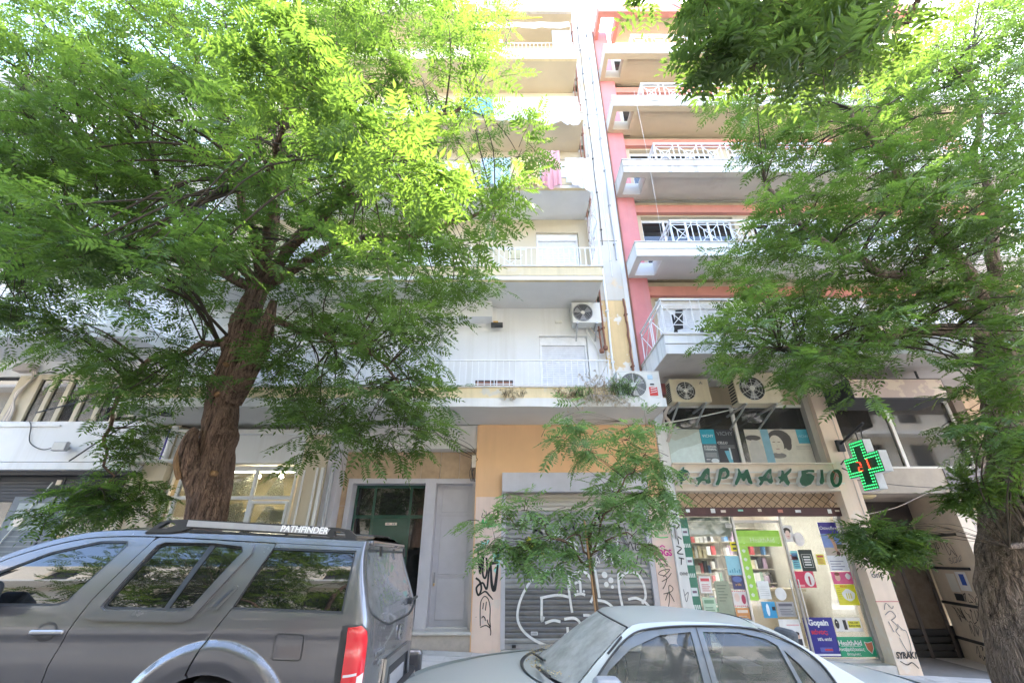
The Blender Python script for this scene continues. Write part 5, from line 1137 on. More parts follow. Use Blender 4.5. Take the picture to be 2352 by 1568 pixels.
box('roof', LX0, LX1, 9.3, 16, 15.55, 15.65, M['soffit'], B3); box('back_wall', LX0, LX1, 15.95, 16.1, -.2, 15.6, M['white_wall'], B3)
for zz in (5.75, 8.65, 11.55, 14.45): box('floor_slab', LX0, LX1 - .06, 9.36, 15.9, zz, zz + .12, M['soffit'], B3); box('side_wall', LX1 - .05, LX1, 9.6, 16, .1, 15.6, M['white_wall'], B3)
# floodlights and lamps on the facades
def flood(label, x, y, z, yaw=0, s=1):
    t = empty('floodlight', (x, y, z), label, 'floodlight', 'floodlights on the facades')
    MB().box(x - .14 * s, x + .14 * s, y - .05, y + .03, z - .09 * s, z + .09 * s).build('housing', M['grey_metal'], t, bevel=.012)
    MB().box(x - .125 * s, x + .125 * s, y - .056, y - .05, z - .075 * s, z + .075 * s).build('lens', flat('lens', (.55, .55, .52), .15), t)
    MB().box(x - .03, x + .03, y + .03, y + .16, z - .03, z + .03).build('bracket', M['grey_metal'], t, bevel=.005)
    for o in t.children: o.rotation_euler = (0, 0, 0)
    return t
f1 = flood('grey square floodlight on the white fascia with a drooping wire', -9.12, 8.83, 3.63)
MB().tube(spline([(-9.28, 8.9, 3.66), (-9.6, 8.96, 3.6), (-9.95, 8.97, 3.75), (-10.1, 8.97, 4.1), (-10.25, 9.0, 4.22)], 6), .01, 5).build('wire', M['dark'], f1)
for i, (x, z, lb_) in enumerate(((-6.95, 4.26, 'black conical spotlight under the slab beside the trunk, left of it'), (-4.22, 4.12, 'black spotlight under the slab, right of the trunk'))):
    t = empty('spotlight', (x, 8.5, z), lb_, 'spotlight', 'spotlights under the slab')
    MB().lathe((x, 8.45, z), [(.0, -.09), (.13, -.09), (.11, .04), (.05, .08), (.0, .08)], 'z', 16).build('housing', M['black'], t, smooth=True)
    MB().bar((x, 8.45, z + .06), (x, 8.6, z + .16), .03).build('bracket', M['black'], t)
wl = empty('wall_lamp', (-.36, 9.2, 6.62), 'small dark box lamp with amber top on the white wall', 'lamp')
MB().box(-.5, -.22, 9.08, 9.22, 6.56, 6.64).build('housing', M['dark'], wl, bevel=.01); MB().box(-.45, -.33, 9.12, 9.2, 6.641, 6.70).build('cap', flat('amber', (.65, .38, .08), .4), wl, bevel=.01); MB().box(-.48, -.38, 9.2, 9.3, 6.7, 7.12).build('conduit', M['white_edge'], wl)
# beam under slab, left of lamp
box('soffit_beam', -4.5, -.48, 8.95, 9.3, 6.72, 7.15, M['white_wall'], B1)
# crate with slats low on the first balcony
vt = empty('wall_vent', (-.42, 9.25, 4.66), 'pair of brown louvred vents low behind the first balcony railing', 'vent')
for x in (-.74, -.34):
    for i in range(4): MB().box(x, x + .34, 8.4, 8.42, 4.66 + i * .055, 4.70 + i * .055).build('slat', M['rust'], vt)
    MB().box(x - .02, x + .36, 8.42, 8.5, 4.64, 4.90).build('back', M['dark'], vt)
# folding drying rack / chair on the second balcony
dr_ = empty('drying_rack', (-.05, 8.5, 7.52), 'white folding drying rack with a cloth on the second balcony', 'drying rack')
MB().tube([(-.3, 8.35, 7.55), (.25, 8.6, 8.25)], .012, 6).tube([(.25, 8.35, 7.55), (-.3, 8.6, 8.25)], .012, 6).tube([(-.3, 8.35, 8.22), (.35, 8.35, 8.22)], .012, 6).build('frame', M['white_metal'], dr_); MB().box(-.1, .2, 8.34, 8.37, 7.95, 8.2).build('cloth', flat('cloth_straw', (.55, .48, .30), .9), dr_)
# ================================================================ laundry
def cloth(label, x0, x1, z1, drop, y, c, seed, wav=.04, low=None, name='hanging_sheet', tr=.3):
    rr = random.Random(seed); nx, nz = 40, 16; mb = MB(); ph = rr.uniform(0, 6)
    for j in range(nz + 1):
        for i in range(nx + 1):
            u, v = i / nx, j / nz; x = x0 + (x1 - x0) * u
            d = drop * (1 + .06 * math.sin(u * 9 + ph)) if low is None else drop * (low[0] + (low[1] - low[0]) * u)
            yy = y + wav * (.3 + v) * (math.sin(u * 22 + ph) + .5 * math.sin(u * 47 + ph * 2)) * .5
            mb.v.append((x + .02 * v * math.sin(u * 15), yy, z1 - d * v - .015 * abs(math.sin(u * math.pi * 3)) * (1 - v)))
    for j in range(nz):
        for i in range(nx): a = j * (nx + 1) + i; mb.f.append((a, a + 1, a + nx + 2, a + nx + 1))
    m, t, b = nodes('laundry'); b.inputs['Base Color'].default_value = (*c, 1); b.inputs['Roughness'].default_value = .9
    tl = N(t, 'ShaderNodeBsdfTranslucent'); tl.inputs[0].default_value = (*c, 1); ms = N(t, 'ShaderNodeMixShader'); ms.inputs[0].default_value = tr
    t.links.new(b.outputs[0], ms.inputs[1]); t.links.new(tl.outputs[0], ms.inputs[2]); t.links.new(ms.outputs[0], t.nodes['Material Output'].inputs[0])
    o = mb.build(name, m, None, smooth=True); return tag(o, label, 'laundry', 'laundry on the balconies')
cloth('white bedsheet over the railing of the fourth balcony', .88, 1.88, 13.5, 1.15, 8.08, (.72, .72, .78), 1)
cloth('pale patterned cloth beside the white bedsheet', -.5, .84, 13.5, .95, 8.1, (.70, .72, .74), 2)
cloth('teal towel drying on the fourth balcony', -1.4, -.55, 13.5, .72, 8.09, (.22, .50, .58), 3)
cloth('white cloth with drooping corner on the third balcony', 1.38, 2.0, 10.95, 1.2, 8.03, (.76, .77, .84), 4, low=(.7, 1.0))
cloth('red-pink towel on the third balcony behind the leaves', .75, 1.25, 11.25, 1.3, 8.05, (.70, .36, .38), 5)
cloth('orange and yellow cloth beside the red towel', .0, .7, 11.0, 1.0, 8.06, (.74, .56, .30), 6)
cloth('light blue cloth at the far end of the third balcony line', -.8, -.05, 11.0, 1.0, 8.07, (.52, .66, .74), 7)
aw = cloth('white scalloped awning edge under the top balcony', -1.2, 1.86, 17.32, .32, 8.1, (.78, .76, .72), 8, wav=.03, name='awning_valance'); aw['category'] = 'awning'
um = empty('furled_parasol', (-.35, 8.4, 16.0), 'furled white parasol leaning on the fifth balcony', 'parasol')
MB().tube([(-.25, 8.35, 15.95), (-.42, 8.3, 16.95)], [.09, .04], 10).build('canopy', M['white_metal'], um, smooth=True); MB().tube([(-.42, 8.3, 16.95), (-.46, 8.3, 17.2)], [.05, .02], 8).build('tip', M['dark'], um)
lp = tag(box('balcony_panel', 1.3, 1.9, 8.16, 8.18, 15.95, 16.95, flat('panel_blue', (.40, .58, .74), .6)), 'pale blue sheet panel at the end of the fifth balcony', 'panel')
rod = tag(MB().tube([(-.1, 8.12, 17.55), (1.0, 8.12, 17.62)], .02, 6).build('awning_rod', M['paint_yellow']), 'thin yellow rod under the top balcony', 'rod')
# things on the deep pink-building balcony
ch = empty('folded_chair', (3.5, 8.2, 5.55), 'dark folded chair leaning behind the lattice railing corner', 'chair')
MB().bar((3.35, 8.2, 5.6), (3.62, 8.1, 6.35), .05).bar((3.55, 8.25, 5.6), (3.45, 8.15, 6.3), .04).build('frame', M['black'], ch); MB().poly([(3.42, 8.12, 5.9), (3.62, 8.12, 5.95), (3.66, 8.05, 6.38), (3.5, 8.05, 6.36)]).build('backrest', M['black'], ch)
bk = MB().lathe((4.25, 8.0, 5.55), [(0, 0), (.24, 0), (.32, .34), (.3, .36), (0, .34)], 'z', 18).build('wash_basin', flat('basin', (.02, .025, .05), .4), None, smooth=True); tag(bk, 'dark round tub on the first pink-building balcony', 'tub')
cl = empty('clutter_pots', (4.9, 8.0, 5.55), 'brown flowerpots on the first pink-building balcony', 'flowerpot')
for x in (4.7, 4.95): MB().lathe((x, 7.95, 5.55), [(0, 0), (.1, 0), (.14, .24), (.12, .25), (0, .22)], 'z', 14).build('pot', M['rust'], cl, smooth=True)
pillow = cloth('crumpled pale bedding heaped behind the lattice railing', 5.0, 5.7, 6.3, .6, 7.95, (.74, .68, .62), 11, wav=.12, name='bedding')
# wires down the pink facade
tag(MB().tube(spline([(3.62, 8.25, 14.0), (3.63, 8.22, 11.0), (3.6, 8.25, 8.4)], 6), .0035, 5).build('cable', M['ac_body']), 'thin pale cable dropping down the pink balcony fronts', 'cable')
# ================================================================ lace shop contents
lace, t_, b_ = nodes('lace'); b_.inputs['Base Color'].default_value = (.74, .70, .58, 1); b_.inputs['Roughness'].default_value = .9
vz_ = N(t_, 'ShaderNodeTexVoronoi'); vz_.inputs['Scale'].default_value = 22; vz_.feature = 'DISTANCE_TO_EDGE'; t_.links.new(N(t_, 'ShaderNodeNewGeometry').outputs['Position'], vz_.inputs[0])
t_.links.new(ramp(t_, vz_.outputs['Distance'], [(.12, (1, 1, 1)), (.2, (.25, .25, .25))]), b_.inputs['Alpha'])
def lacep(label, pts, y):
    o = MB().poly([(x, y, z) for x, z in pts]).build('lace_cloth', lace); o.modifiers.new('s', 'SOLIDIFY').thickness = .004; return tag(o, label, 'lace', 'lace cloths in the shop window')
lacep('lace cloth with pointed top hanging in the upper right pane', [(-5.2, 2.76), (-5.02, 3.12), (-4.95, 3.2), (-4.88, 3.12), (-4.78, 2.76)], 9.62)
lacep('scalloped lace cloth in the shop door', [(-5.3, 1.6), (-5.25, 2.3), (-5.12, 2.58), (-4.95, 2.58), (-4.78, 2.3), (-4.72, 1.6)], 9.63)
lacep('oval lace cloth left of the shop door', [(-5.95, 2.1), (-5.98, 2.4), (-5.85, 2.62), (-5.62, 2.66), (-5.5, 2.45), (-5.52, 2.0), (-5.7, 1.8)], 9.62)
lacep('wide draped lace in the upper left pane', [(-6.4, 2.8), (-6.3, 3.22), (-5.9, 3.05), (-5.5, 3.25), (-5.46, 2.8)], 9.63)
pb_ = tag(MB().poly([(-6.88 + .0, 9.6, 2.8), (-6.25, 9.6, 2.8), (-6.25, 9.6, 3.22), (-6.88, 9.6, 3.22)]).build('gold_tablecloth', flat('goldcloth', (.62, .45, .16), .8)), 'golden patterned cloth in the leftmost shop pane', 'tablecloth')
pb_.modifiers.new('s', 'SOLIDIFY').thickness = .005
tag(box('display_box', -6.9, -5.5, 9.75, 10.2, .3, 1.9, flat('disp', (.32, .22, .15), .7)), 'brown display stand inside the lace shop', 'stand')
tag(box('notice', -4.98, -4.70, 9.575, 9.58, 2.28, 2.5, flat('note', (.62, .60, .48), .6)), 'small framed notice in the lace shop door', 'notice')
for i_, (x_, lb9) in enumerate(((-6.3, 'rolled beige cloth standing in the lace shop window'), (-5.75, 'folded cream linen stack in the lace shop window'))): tag(MB().lathe((x_, 9.95, 1.9), [(0, 0), (.14, 0), (.16, .2), (.11, .5), (.13, .62), (0, .66)], 'z', 14).build('linen_roll', flat('linen', (.62, .55, .40) if i_ else (.45, .33, .22), .9), None, smooth=True), lb9, 'linen')
mq = empty('display_vase', (-6.6, 9.9, 1.9), 'white ornate display figure behind the tree in the lace shop', 'ornament')
MB().lathe((-6.6, 9.9, 1.9), [(0, 0), (.1, 0), (.06, .1), (.12, .3), (.05, .5), (.09, .65), (0, .72)], 'z', 14).build('body', M['white_metal'], mq, smooth=True)
for x, lb_ in ((-5.44, 'glowing spotlight bulb near the shop mullion'), (-4.95, 'glowing spotlight bulb in the right upper pane')):
    t = empty('shop_spotlight', (x, 9.7, 3.2), lb_, 'lamp', 'lit spotlights in the lace shop')
    MB().lathe((x, 9.66, 3.18), [(0, -.04), (.035, -.03), (.045, 0), (.03, .03), (0, .035)], 'z', 14).build('bulb', emit('bulb', (1.0, .85, .58), 16), t, smooth=True)
    MB().cyl((x, 9.66, 3.215), .04, .2, 'z', 12).build('socket', M['white_metal'], t)
tag(box('shop_ceiling_lamp', -6.6, -5.0, 10.2, 10.5, 3.40, 3.418, emit('shop_tube', (1.0, .88, .66), 1.6)), 'long ceiling lamp inside the lace shop', 'lamp')
# pale tubes and box beside the shop corner
MB().box(-7.75, -7.55, 9.24, 9.3, 3.45, 4.1).box(-7.5, -7.38, 9.25, 9.3, 3.45, 4.1).build('pipe_casing', M['white_wall'], B1, bevel=.005)
MB().tube([(-7.25, 9.22, 3.4), (-7.25, 9.22, 4.15)], .06, 12).build('downpipe', M['white_metal'], B1, smooth=True); MB().tube([(-7.36, 9.24, 3.42), (-7.36, 9.24, 4.1)], .02, 8).build('pipe', flat('pipe_blue', (.14, .12, .42), .4), B1)
MB().tube(spline([(-7.95, 8.95, 4.0), (-7.98, 8.95, 3.6), (-7.85, 8.95, 3.42), (-7.5, 9.1, 3.40), (-6.9, 9.2, 3.42), (-6.4, 9.2, 3.42)], 6), .035, 8).build('pipe', M['ac_body'], B1, smooth=True)
flush_texts()
# ================================================================ the sunlit side of the street, mirrored in the car windows
B4 = empty('apartment_building', (0, -10, 0), 'pale sunlit apartment block mirrored in the dark car windows', 'building')
def opp():
    ow = pmat('opp_wall', (.80, .71, .58), .85, .08, 1, .1)
    for k in range(5):
        z0 = k * 3.0; ops = [(x, x + 1.5, z0 + .9, z0 + 2.5) for x in np.arange(-47, 46, 3.2)]
        ops = [tuple(float(v) for v in o) for o in ops]
        wall_open('wall', -50, 50, z0 - (.5 if k == 0 else 0), z0 + 3.0, -10.0, -.3, ops, ow, B4)
        if k: box('balcony_slab', -49, 49, -10, -8.9, z0 - .1, z0 + .1, M['white_edge'], B4)
    for s in (-36, -12, 12, 36): box('window', s - 12, s + 12, -10.35, -10.31, 0, 15, M['dark'], B4)
opp()
# ================================================================ vehicles
def cpaint(name, c, rough, dust, dustc, metal=.5, coat=.6, top=.5):
    m, t, b = nodes(name)
    fl = ntex(t, 900, 2, .5); base = mixc(t, .12, c, ramp(t, fl, [(.4, mul(c, .6)), (.6, mul(c, 1.6))]))
    nz = ntex(t, 2.3, 7, .62); nz2 = ntex(t, 34, 5, .7)
    geo = N(t, 'ShaderNodeNewGeometry'); sp = N(t, 'ShaderNodeSeparateXYZ'); t.links.new(geo.outputs['Normal'], sp.inputs[0])
    up = ramp(t, sp.outputs['Z'], [(.15, (0, 0, 0)), (.9, (top,) * 3)])
    f = ramp(t, nz, [(.3, (dust * .35,) * 3), (.7, (dust,) * 3)]); f2 = mixc(t, 1.0, f, up, 'ADD'); f3 = mixc(t, .5, f2, ramp(t, nz2, [(.2, (.6,) * 3), (.8, (1, 1, 1))]), 'MULTIPLY')
    t.links.new(mixc(t, f3, base, dustc), b.inputs['Base Color'])
    mm = N(t, 'ShaderNodeMath', operation='MULTIPLY_ADD'); t.links.new(f3, mm.inputs[0]); mm.inputs[1].default_value = .5; mm.inputs[2].default_value = rough; t.links.new(mm.outputs[0], b.inputs['Roughness'])
    ct = N(t, 'ShaderNodeMath', operation='MULTIPLY_ADD'); t.links.new(f3, ct.inputs[0]); ct.inputs[1].default_value = -coat; ct.inputs[2].default_value = coat; t.links.new(ct.outputs[0], b.inputs['Coat Weight'])
    b.inputs['Metallic'].default_value = metal; b.inputs['Coat Roughness'].default_value = .05
    return m
PS = cpaint('suv_paint', (.115, .112, .118), .22, .10, (.25, .225, .215), .5, 1.0, .10)
PC = cpaint('sedan_paint', (.34, .38, .375), .30, .3, (.37, .385, .36), .5, .7, .38)
TINT = glassy('tinted_glass', (.02, .022, .025), .98, .012, dust=.008)
RGL = glassy('rear_dusty_glass', (.05, .055, .06), .97, .05, dust=.32, dustc=(.27, .27, .28), dsc=9)
TRIM = flat('trim_black', (.025, .026, .028), .5); RED = flat('lamp_red', (.55, .012, .02), .12, coat=.8); CLR = flat('lamp_clear', (.62, .58, .58), .15, coat=.6); CHROME = flat('chrome', (.42, .42, .44), .3, 1.0)
def panel(name, outline, holes, yc, hw, side, m, parent, grid=.04, off=0, rim=.02, seg=.05, rings=None):
    def dens(lp):
        out = []
        for i in range(len(lp)):
            a, b = Vector(lp[i]), Vector(lp[(i + 1) % len(lp)]); k = max(1, int((b - a).length / seg))
            out += [tuple(a.lerp(b, j / k)) for j in range(k)]
        return out
    o_ = dens(outline); hs = [dens(h) for h in holes]
    V, F = cdt(o_, hs, grid, rings)
    Y = lambda x, z, e=0: yc + side * (hw(x, z) + off - e)
    mb = MB(); mb.v = [(float(x), Y(x, z), float(z)) for x, z in V]; mb.f = [tuple(int(i) for i in f) for f in F]
    nf = len(mb.f); n = len(mb.v)
    if rim:
        for lp in [o_, *hs]:
            k0 = len(mb.v); k = len(lp)
            mb.v += [(x, Y(x, z), z) for x, z in lp] + [(x, Y(x, z, rim), z) for x, z in lp]
            mb.f += [(k0 + i, k0 + (i + 1) % k, k0 + k + (i + 1) % k, k0 + k + i) for i in range(k)]
    if side > 0: mb.f[:nf] = [f[::-1] for f in mb.f[:nf]]
    me = mb.mesh(name); o = link(name, me, m, parent)
    sm_ = [i < nf for i in range(len(me.polygons))]; me.polygons.foreach_set('use_smooth', sm_)
    e_ = .006; nrm = []
    for i, v in enumerate(me.vertices):
        if i < n:
            x, z = v.co.x, v.co.z; q_ = Vector((-(hw(x + e_, z) - hw(x - e_, z)) / (2 * e_), side, -(hw(x, z + e_) - hw(x, z - e_)) / (2 * e_))); nrm.append(tuple(q_.normalized()))
        else: nrm.append(tuple(v.normal))
    me.normals_split_custom_set_from_vertices(nrm)
    return o
def sstep(t): t = max(0, min(1, t)); return t * t * (3 - 2 * t)
def grid_loft(name, fn, nu, nv, m, parent, solid=0):
    mb = MB(); mb.v = [fn(i / nu, j / nv) for j in range(nv + 1) for i in range(nu + 1)]
    for j in range(nv):
        for i in range(nu): a = j * (nu + 1) + i; mb.f.append((a, a + 1, a + nu + 2, a + nu + 1))
    o = mb.build(name, m, parent, smooth=True)
    return o
def lerpl(pts, x):
    pts = sorted(pts)
    if x <= pts[0][0]: return pts[0][1]
    for (a, za), (b, zb) in zip(pts[:-1], pts[1:]):
        if x <= b: return za + (zb - za) * (x - a) / (b - a)
    return pts[-1][1]
def smoothl(pts):
    # smooth interpolation through points, as a dense list
    s = spline([(a, 0, b) for a, b in pts], 8); return [(p.x, p.z) for p in s]
def arc(cx, cz, r, a0, a1, n=14): return [(cx + r * math.cos(R(a0 + (a1 - a0) * i / n)), cz + r * math.sin(R(a0 + (a1 - a0) * i / n))) for i in range(n + 1)]
def wheel(parent, x, y, z, r, wd, side, rim_m):
    t = MB().lathe((x, y, z), [(r * .62, -wd / 2), (r * .9, -wd / 2), (r * .985, -wd * .36), (r, -wd * .2), (r, wd * .2), (r * .985, wd * .36), (r * .9, wd / 2), (r * .62, wd / 2)], 'y', 40).build('tyre', M['rubber'], parent, smooth=True)
    w_ = MB().lathe((x, y, z), [(r * .63, -wd / 2 * .92), (r * .6, -wd * .3), (r * .55, -wd * .1), (r * .55, wd * .3), (0, wd * .3)], 'y', 40)
    for k in range(6):
        a = k * math.pi / 3; yy = y + side * wd * .40
        w_.bar((x + .05 * math.cos(a), yy, z + .05 * math.sin(a)), (x + r * .6 * math.cos(a), yy, z + r * .6 * math.sin(a)), .06, .03)
    w_.lathe((x, y + side * wd * .42, z), [(0, 0), (.05, 0), (.06, -.02 * side)], 'y', 16)
    w_.build('rim', rim_m, t, smooth=True)
# ---------------------------------------------------------------- grey-blue SUV
SV = empty('parked_suv', (-3.4, 4.775, .05), 'dark blue-grey SUV with roof rails parked under the big tree', 'car')
YC = 4.775
WR, WF = (-2.18, .39), (-5.03, .51)
def hwS(x, z):
    if z < 1.2: w_ = .918 - .10 * (max(0, .95 - z)) ** 2 - .05 * max(0, z - .95)
    else: w_ = .9055 - (z - 1.2) * .30 - .16 * (z - 1.2) ** 2
    # soft shoulder below the windows
    w_ += .012 * math.exp(-((z - 1.12) / .05) ** 2)
    if x < -4.9: w_ -= .22 * ((-4.9 - x) / .9) ** 2
    for cx, cz_ in (WR, WF):
        r = math.hypot(x - cx, z - cz_)
        if r < .67 and z > cz_ - .3: w_ += .036 * sstep((.69 - r) / .075) - .012 * sstep((.56 - r) / .09)
    return w_
RLs = smoothl([(-1.27, 1.735), (-1.7, 1.755), (-2.13, 1.775), (-2.94, 1.815), (-3.42, 1.82), (-3.73, 1.79), (-4.07, 1.69), (-4.30, 1.57), (-4.75, 1.27)])
def rl(x): return lerpl(RLs, x)
def rlpts(x0, x1, n=14, d=0): return [(x0 + (x1 - x0) * i / n, rl(x0 + (x1 - x0) * i / n) - d) for i in range(n + 1)]
wq = [(-2.19, 1.255), (-1.285, 1.225), (-1.30, 1.66), (-2.03, 1.685)]
wd_ = [(-3.14, 1.275), (-3.10, 1.255), (-2.50, 1.245), (-2.45, 1.262), (-2.24, 1.655), (-2.27, 1.69), (-2.52, 1.715), (-2.93, 1.722), (-2.985, 1.70)]
wf = [(-4.62, 1.29), (-3.50, 1.275), (-3.43, 1.30), (-3.24, 1.70), (-3.27, 1.735), (-3.50, 1.735), (-3.85, 1.65), (-4.12, 1.52), (-4.5, 1.33)]
g = .004
for side in (-1, 1):
    quarter = rlpts(-1.272, -1.99, 8, .05) + [(-2.0 + g, 1.70), (-2.14 + g, 1.26), (-2.25 + g, 1.06), (-2.32 + g, .87)] + arc(*WR, .47, 105, -18, 20) + [(-1.66, .30), (-1.28, .40), (-1.272, .8)]
    panel('quarter_panel', quarter, [wq], YC, hwS, side, PS, SV, grid=.034, rings=(WR,))
    rdoor = rlpts(-2.0 - g, -3.02, 8, .055) + [(-3.06 + g, 1.735), (-3.25 + g, 1.32), (-3.35 + g, .91), (-3.36 + g, .42), (-2.75, .40)] + arc(*WR, .47, 180, 106, 14) + [(-2.33 - g, .86), (-2.25 - g, 1.06), (-2.14 - g, 1.26), (-2.0 - g, 1.69)]
    rd = panel('rear_door', rdoor, [wd_], YC, hwS, side, PS, SV, grid=.034, rings=(WR,))
    fdoor = rlpts(-3.05 - g, -4.24, 12, .055) + [(-4.72, 1.21), (-4.66, .9), (-4.62, .46), (-3.36 - g, .42), (-3.35 - g, .91), (-3.25 - g, 1.32), (-3.06 - g, 1.73)]
    fd = panel('front_door', fdoor, [wf], YC, hwS, side, PS, SV)
    fend = [(-4.73 - g, 1.21), (-4.95, 1.19), (-5.4, 1.13), (-5.78, 1.0), (-5.80, .62), (-5.70, .45)] + arc(*WF, .47, 190, 0, 22) + [(-4.62 - g, .47), (-4.66 - g, .9)]
    panel('front_fender', fend, [], YC, hwS, side, PS, SV)
    cant = rlpts(-1.272, -4.74, 40) + rlpts(-4.24, -1.272, 40, .046)
    panel('cant_rail', cant, [], YC, hwS, side, PS, SV, grid=.03)
    # glass behind the openings
    for nm, pts, par in (('quarter_glass', wq, SV), ('rear_door_glass', wd_, rd), ('front_door_glass', wf, fd)):
        panel(nm, inset(pts, -.012), [], YC, hwS, side, TINT, par, off=-.014, rim=0, grid=.08)
        panel('window_seal', inset(pts, -.002), [inset(pts, .016)], YC, hwS, side, TRIM, par, off=-.006, rim=.02, grid=0)
    # raised bright frame pressed into the rear door
    ring = [(-3.235, 1.26), (-3.21, 1.205), (-3.14, 1.185), (-2.47, 1.175), (-2.405, 1.205), (-2.37, 1.27), (-2.16, 1.64), (-2.175, 1.705), (-2.5, 1.742), (-2.97, 1.748), (-3.05, 1.70)]
    panel('window_frame', ring, [inset(wd_, -.004)], YC, hwS, side, PS, rd, off=.018, rim=.02, grid=.03)
    panel('window_divider', [(-2.672, 1.24), (-2.632, 1.24), (-2.50, 1.72), (-2.55, 1.72)], [], YC, hwS, side, TRIM, rd, off=-.006, rim=.01, grid=0)
    # handles, fuel lid
    cup = [(-3.46 + .075 * math.cos(i * .3142) * (1), 1.115 + .062 * math.sin(i * .3142)) for i in range(20)]
    panel('handle_cup', cup, [], YC, hwS, side, M['black'], fd, off=.003, rim=.004, grid=0)
    MB().box(-3.575, -3.325, YC + side * .925 - .014, YC + side * .925 + .014, 1.095, 1.128).build('door_handle', CHROME if side < 0 else PS, fd, bevel=.012, seg=3)
    hp = [(-2.325, 1.262), (-2.30, 1.25), (-2.245, 1.25), (-2.155, 1.39), (-2.165, 1.412), (-2.22, 1.41)]
    panel('handle_recess', hp, [], YC, hwS, side, PS, rd, off=.012, rim=.012, grid=.03)
    panel('door_handle', inset(hp, .022), [], YC, hwS, side, TRIM, rd, off=.015, rim=.006, grid=0)
    if side < 0:
        fl = [(-1.75, .955), (-1.735, .94), (-1.55, .935), (-1.532, .95), (-1.535, 1.085), (-1.55, 1.10), (-1.735, 1.108), (-1.752, 1.09)]
        panel('fuel_lid_gap', fl, [inset(fl, .007)], YC, hwS, side, TRIM, SV, off=.0015, rim=.003, grid=0)
        panel('fuel_lid', inset(fl, .008), [], YC, hwS, side, PS, SV, off=.004, rim=.004)
    # inner arches and sill
    for (cx, cz_) in (WR, WF):
        mb = MB(); aa = arc(cx, cz_, .475, -20, 200, 20)
        for a, b in zip(aa[:-1], aa[1:]): mb.quad((a[0], YC + side * .93, a[1]), (b[0], YC + side * .93, b[1]), (b[0], YC + side * .5, b[1]), (a[0], YC + side * .5, a[1]))
        mb.build('wheel_arch', TRIM, SV)
        wheel(SV, cx, YC + side * .80, cz_, .375, .25, side, M['steel'])
    MB().box(-4.6, -2.7, YC + side * .86 - .04, YC + side * .86 + .04, .30, .42).build('side_sill', TRIM, SV, bevel=.02)
    # mirror
    MB().box(-4.12, -3.90, YC + side * 1.0 - .11, YC + side * 1.0 + .09, 1.28, 1.45).build('mirror', PS if side > 0 else TRIM, SV, bevel=.05, seg=4)
    MB().box(-4.06, -3.98, YC + side * .9 - .05, YC + side * .9 + .05, 1.25, 1.30).build('mirror_foot', TRIM, SV, bevel=.01)
    # roof rail
    out = [(-3.17, 1.80), (-3.06, 1.885), (-2.98, 1.905), (-2.82, 1.908), (-2.1, 1.875), (-1.50, 1.84), (-1.41, 1.825), (-1.345, 1.78), (-1.33, 1.735), (-1.45, 1.735), (-1.49, 1.745), (-1.60, 1.775), (-2.78, 1.84), (-2.85, 1.815), (-2.98, 1.80)]
    h1 = [(-3.07, 1.835), (-2.99, 1.835), (-2.92, 1.865), (-2.95, 1.885), (-3.0, 1.885)]; h2 = [(-1.52, 1.775), (-1.43, 1.768), (-1.44, 1.80), (-1.475, 1.81), (-1.535, 1.812)]
    yr = YC + side * .66
    rr_ = plate('roof_rail', out, [h1, h2], yr - .022, yr + .022, TRIM, SV)
    MB().prism([(-2.82, 1.902), (-2.82, 1.852), (-1.60, 1.786), (-1.57, 1.832)], yr - .027, yr + .027).build('rail_plate', M['grey_metal'], rr_)
    MB().prism([(-2.80, 1.828), (-2.80, 1.812), (-1.55, 1.752), (-1.55, 1.764)], yr - .02, yr + .02).build('rail_bar', TRIM, rr_)
    for x in (-2.3, -1.95, -1.75): MB().box(x - .012, x + .012, yr - .012, yr + .012, rl(x) - .01, rl(x) + .05).build('rail_foot', TRIM, rr_)
text('PATHFINDER', -1.795, YC - .66 - .0285, 1.823, .072, M['white_metal'], SV, 'rail_lettering', rot=(R(90), R(2.6), 0), offset=.0015, sx=.98, shear=.15)
# roof, with faint ribs; underside dark
def roof_fn(u, v):
    x = -4.32 + (3.06) * u; w_ = hwS(x, rl(x)) + .001; y = (v * 2 - 1)
    return (x, YC + y * w_, rl(x) + .055 * (1 - y * y) + .006 * math.cos(y * 14) * (1 if abs(y) < .75 else 0) * sstep((x + 4.1) / .4))
grid_loft('roof', roof_fn, 40, 28, PS, SV)
for y in (-.45, .45): MB().bar((-2.5, YC - .66, 1.85), (-2.5, YC + .66, 1.85), .05, .025).build('roof_crossbar', TRIM, SV) if y > 0 else None
# windscreen, bonnet, nose
grid_loft('windscreen', lambda u, v: (-4.32 - .62 * u - .10 * (1 - (2 * v - 1) ** 2) * u, YC + (2 * v - 1) * (hwS(-4.3, 1.56) + .10 * u), 1.565 - .36 * u + .055 * (1 - (2 * v - 1) ** 2) * (1 - u)), 10, 16, TINT, SV)
grid_loft('bonnet', lambda u, v: (-4.94 - .84 * u, YC + (2 * v - 1) * (hwS(-4.94 - .84 * u, 1.1)), 1.205 - .10 * u - .12 * u ** 4 + .05 * (1 - (2 * v - 1) ** 4)), 14, 18, PS, SV)
grid_loft('front_bumper', lambda u, v: (-5.79 - .10 * math.sin(math.pi * u) - .10 * (1 - (2 * v - 1) ** 4), YC + (2 * v - 1) * .74, 1.02 - .62 * u), 12, 16, PS, SV)
for s_ in (-1, 1): MB().box(-5.93, -5.7, YC + s_ * .6 - .14, YC + s_ * .6 + .14, .82, .98).build('headlight', CLR, SV, bevel=.03)
MB().box(-5.95, -5.8, YC - .4, YC + .4, .78, .98).build('grille', TRIM, SV, bevel=.02)
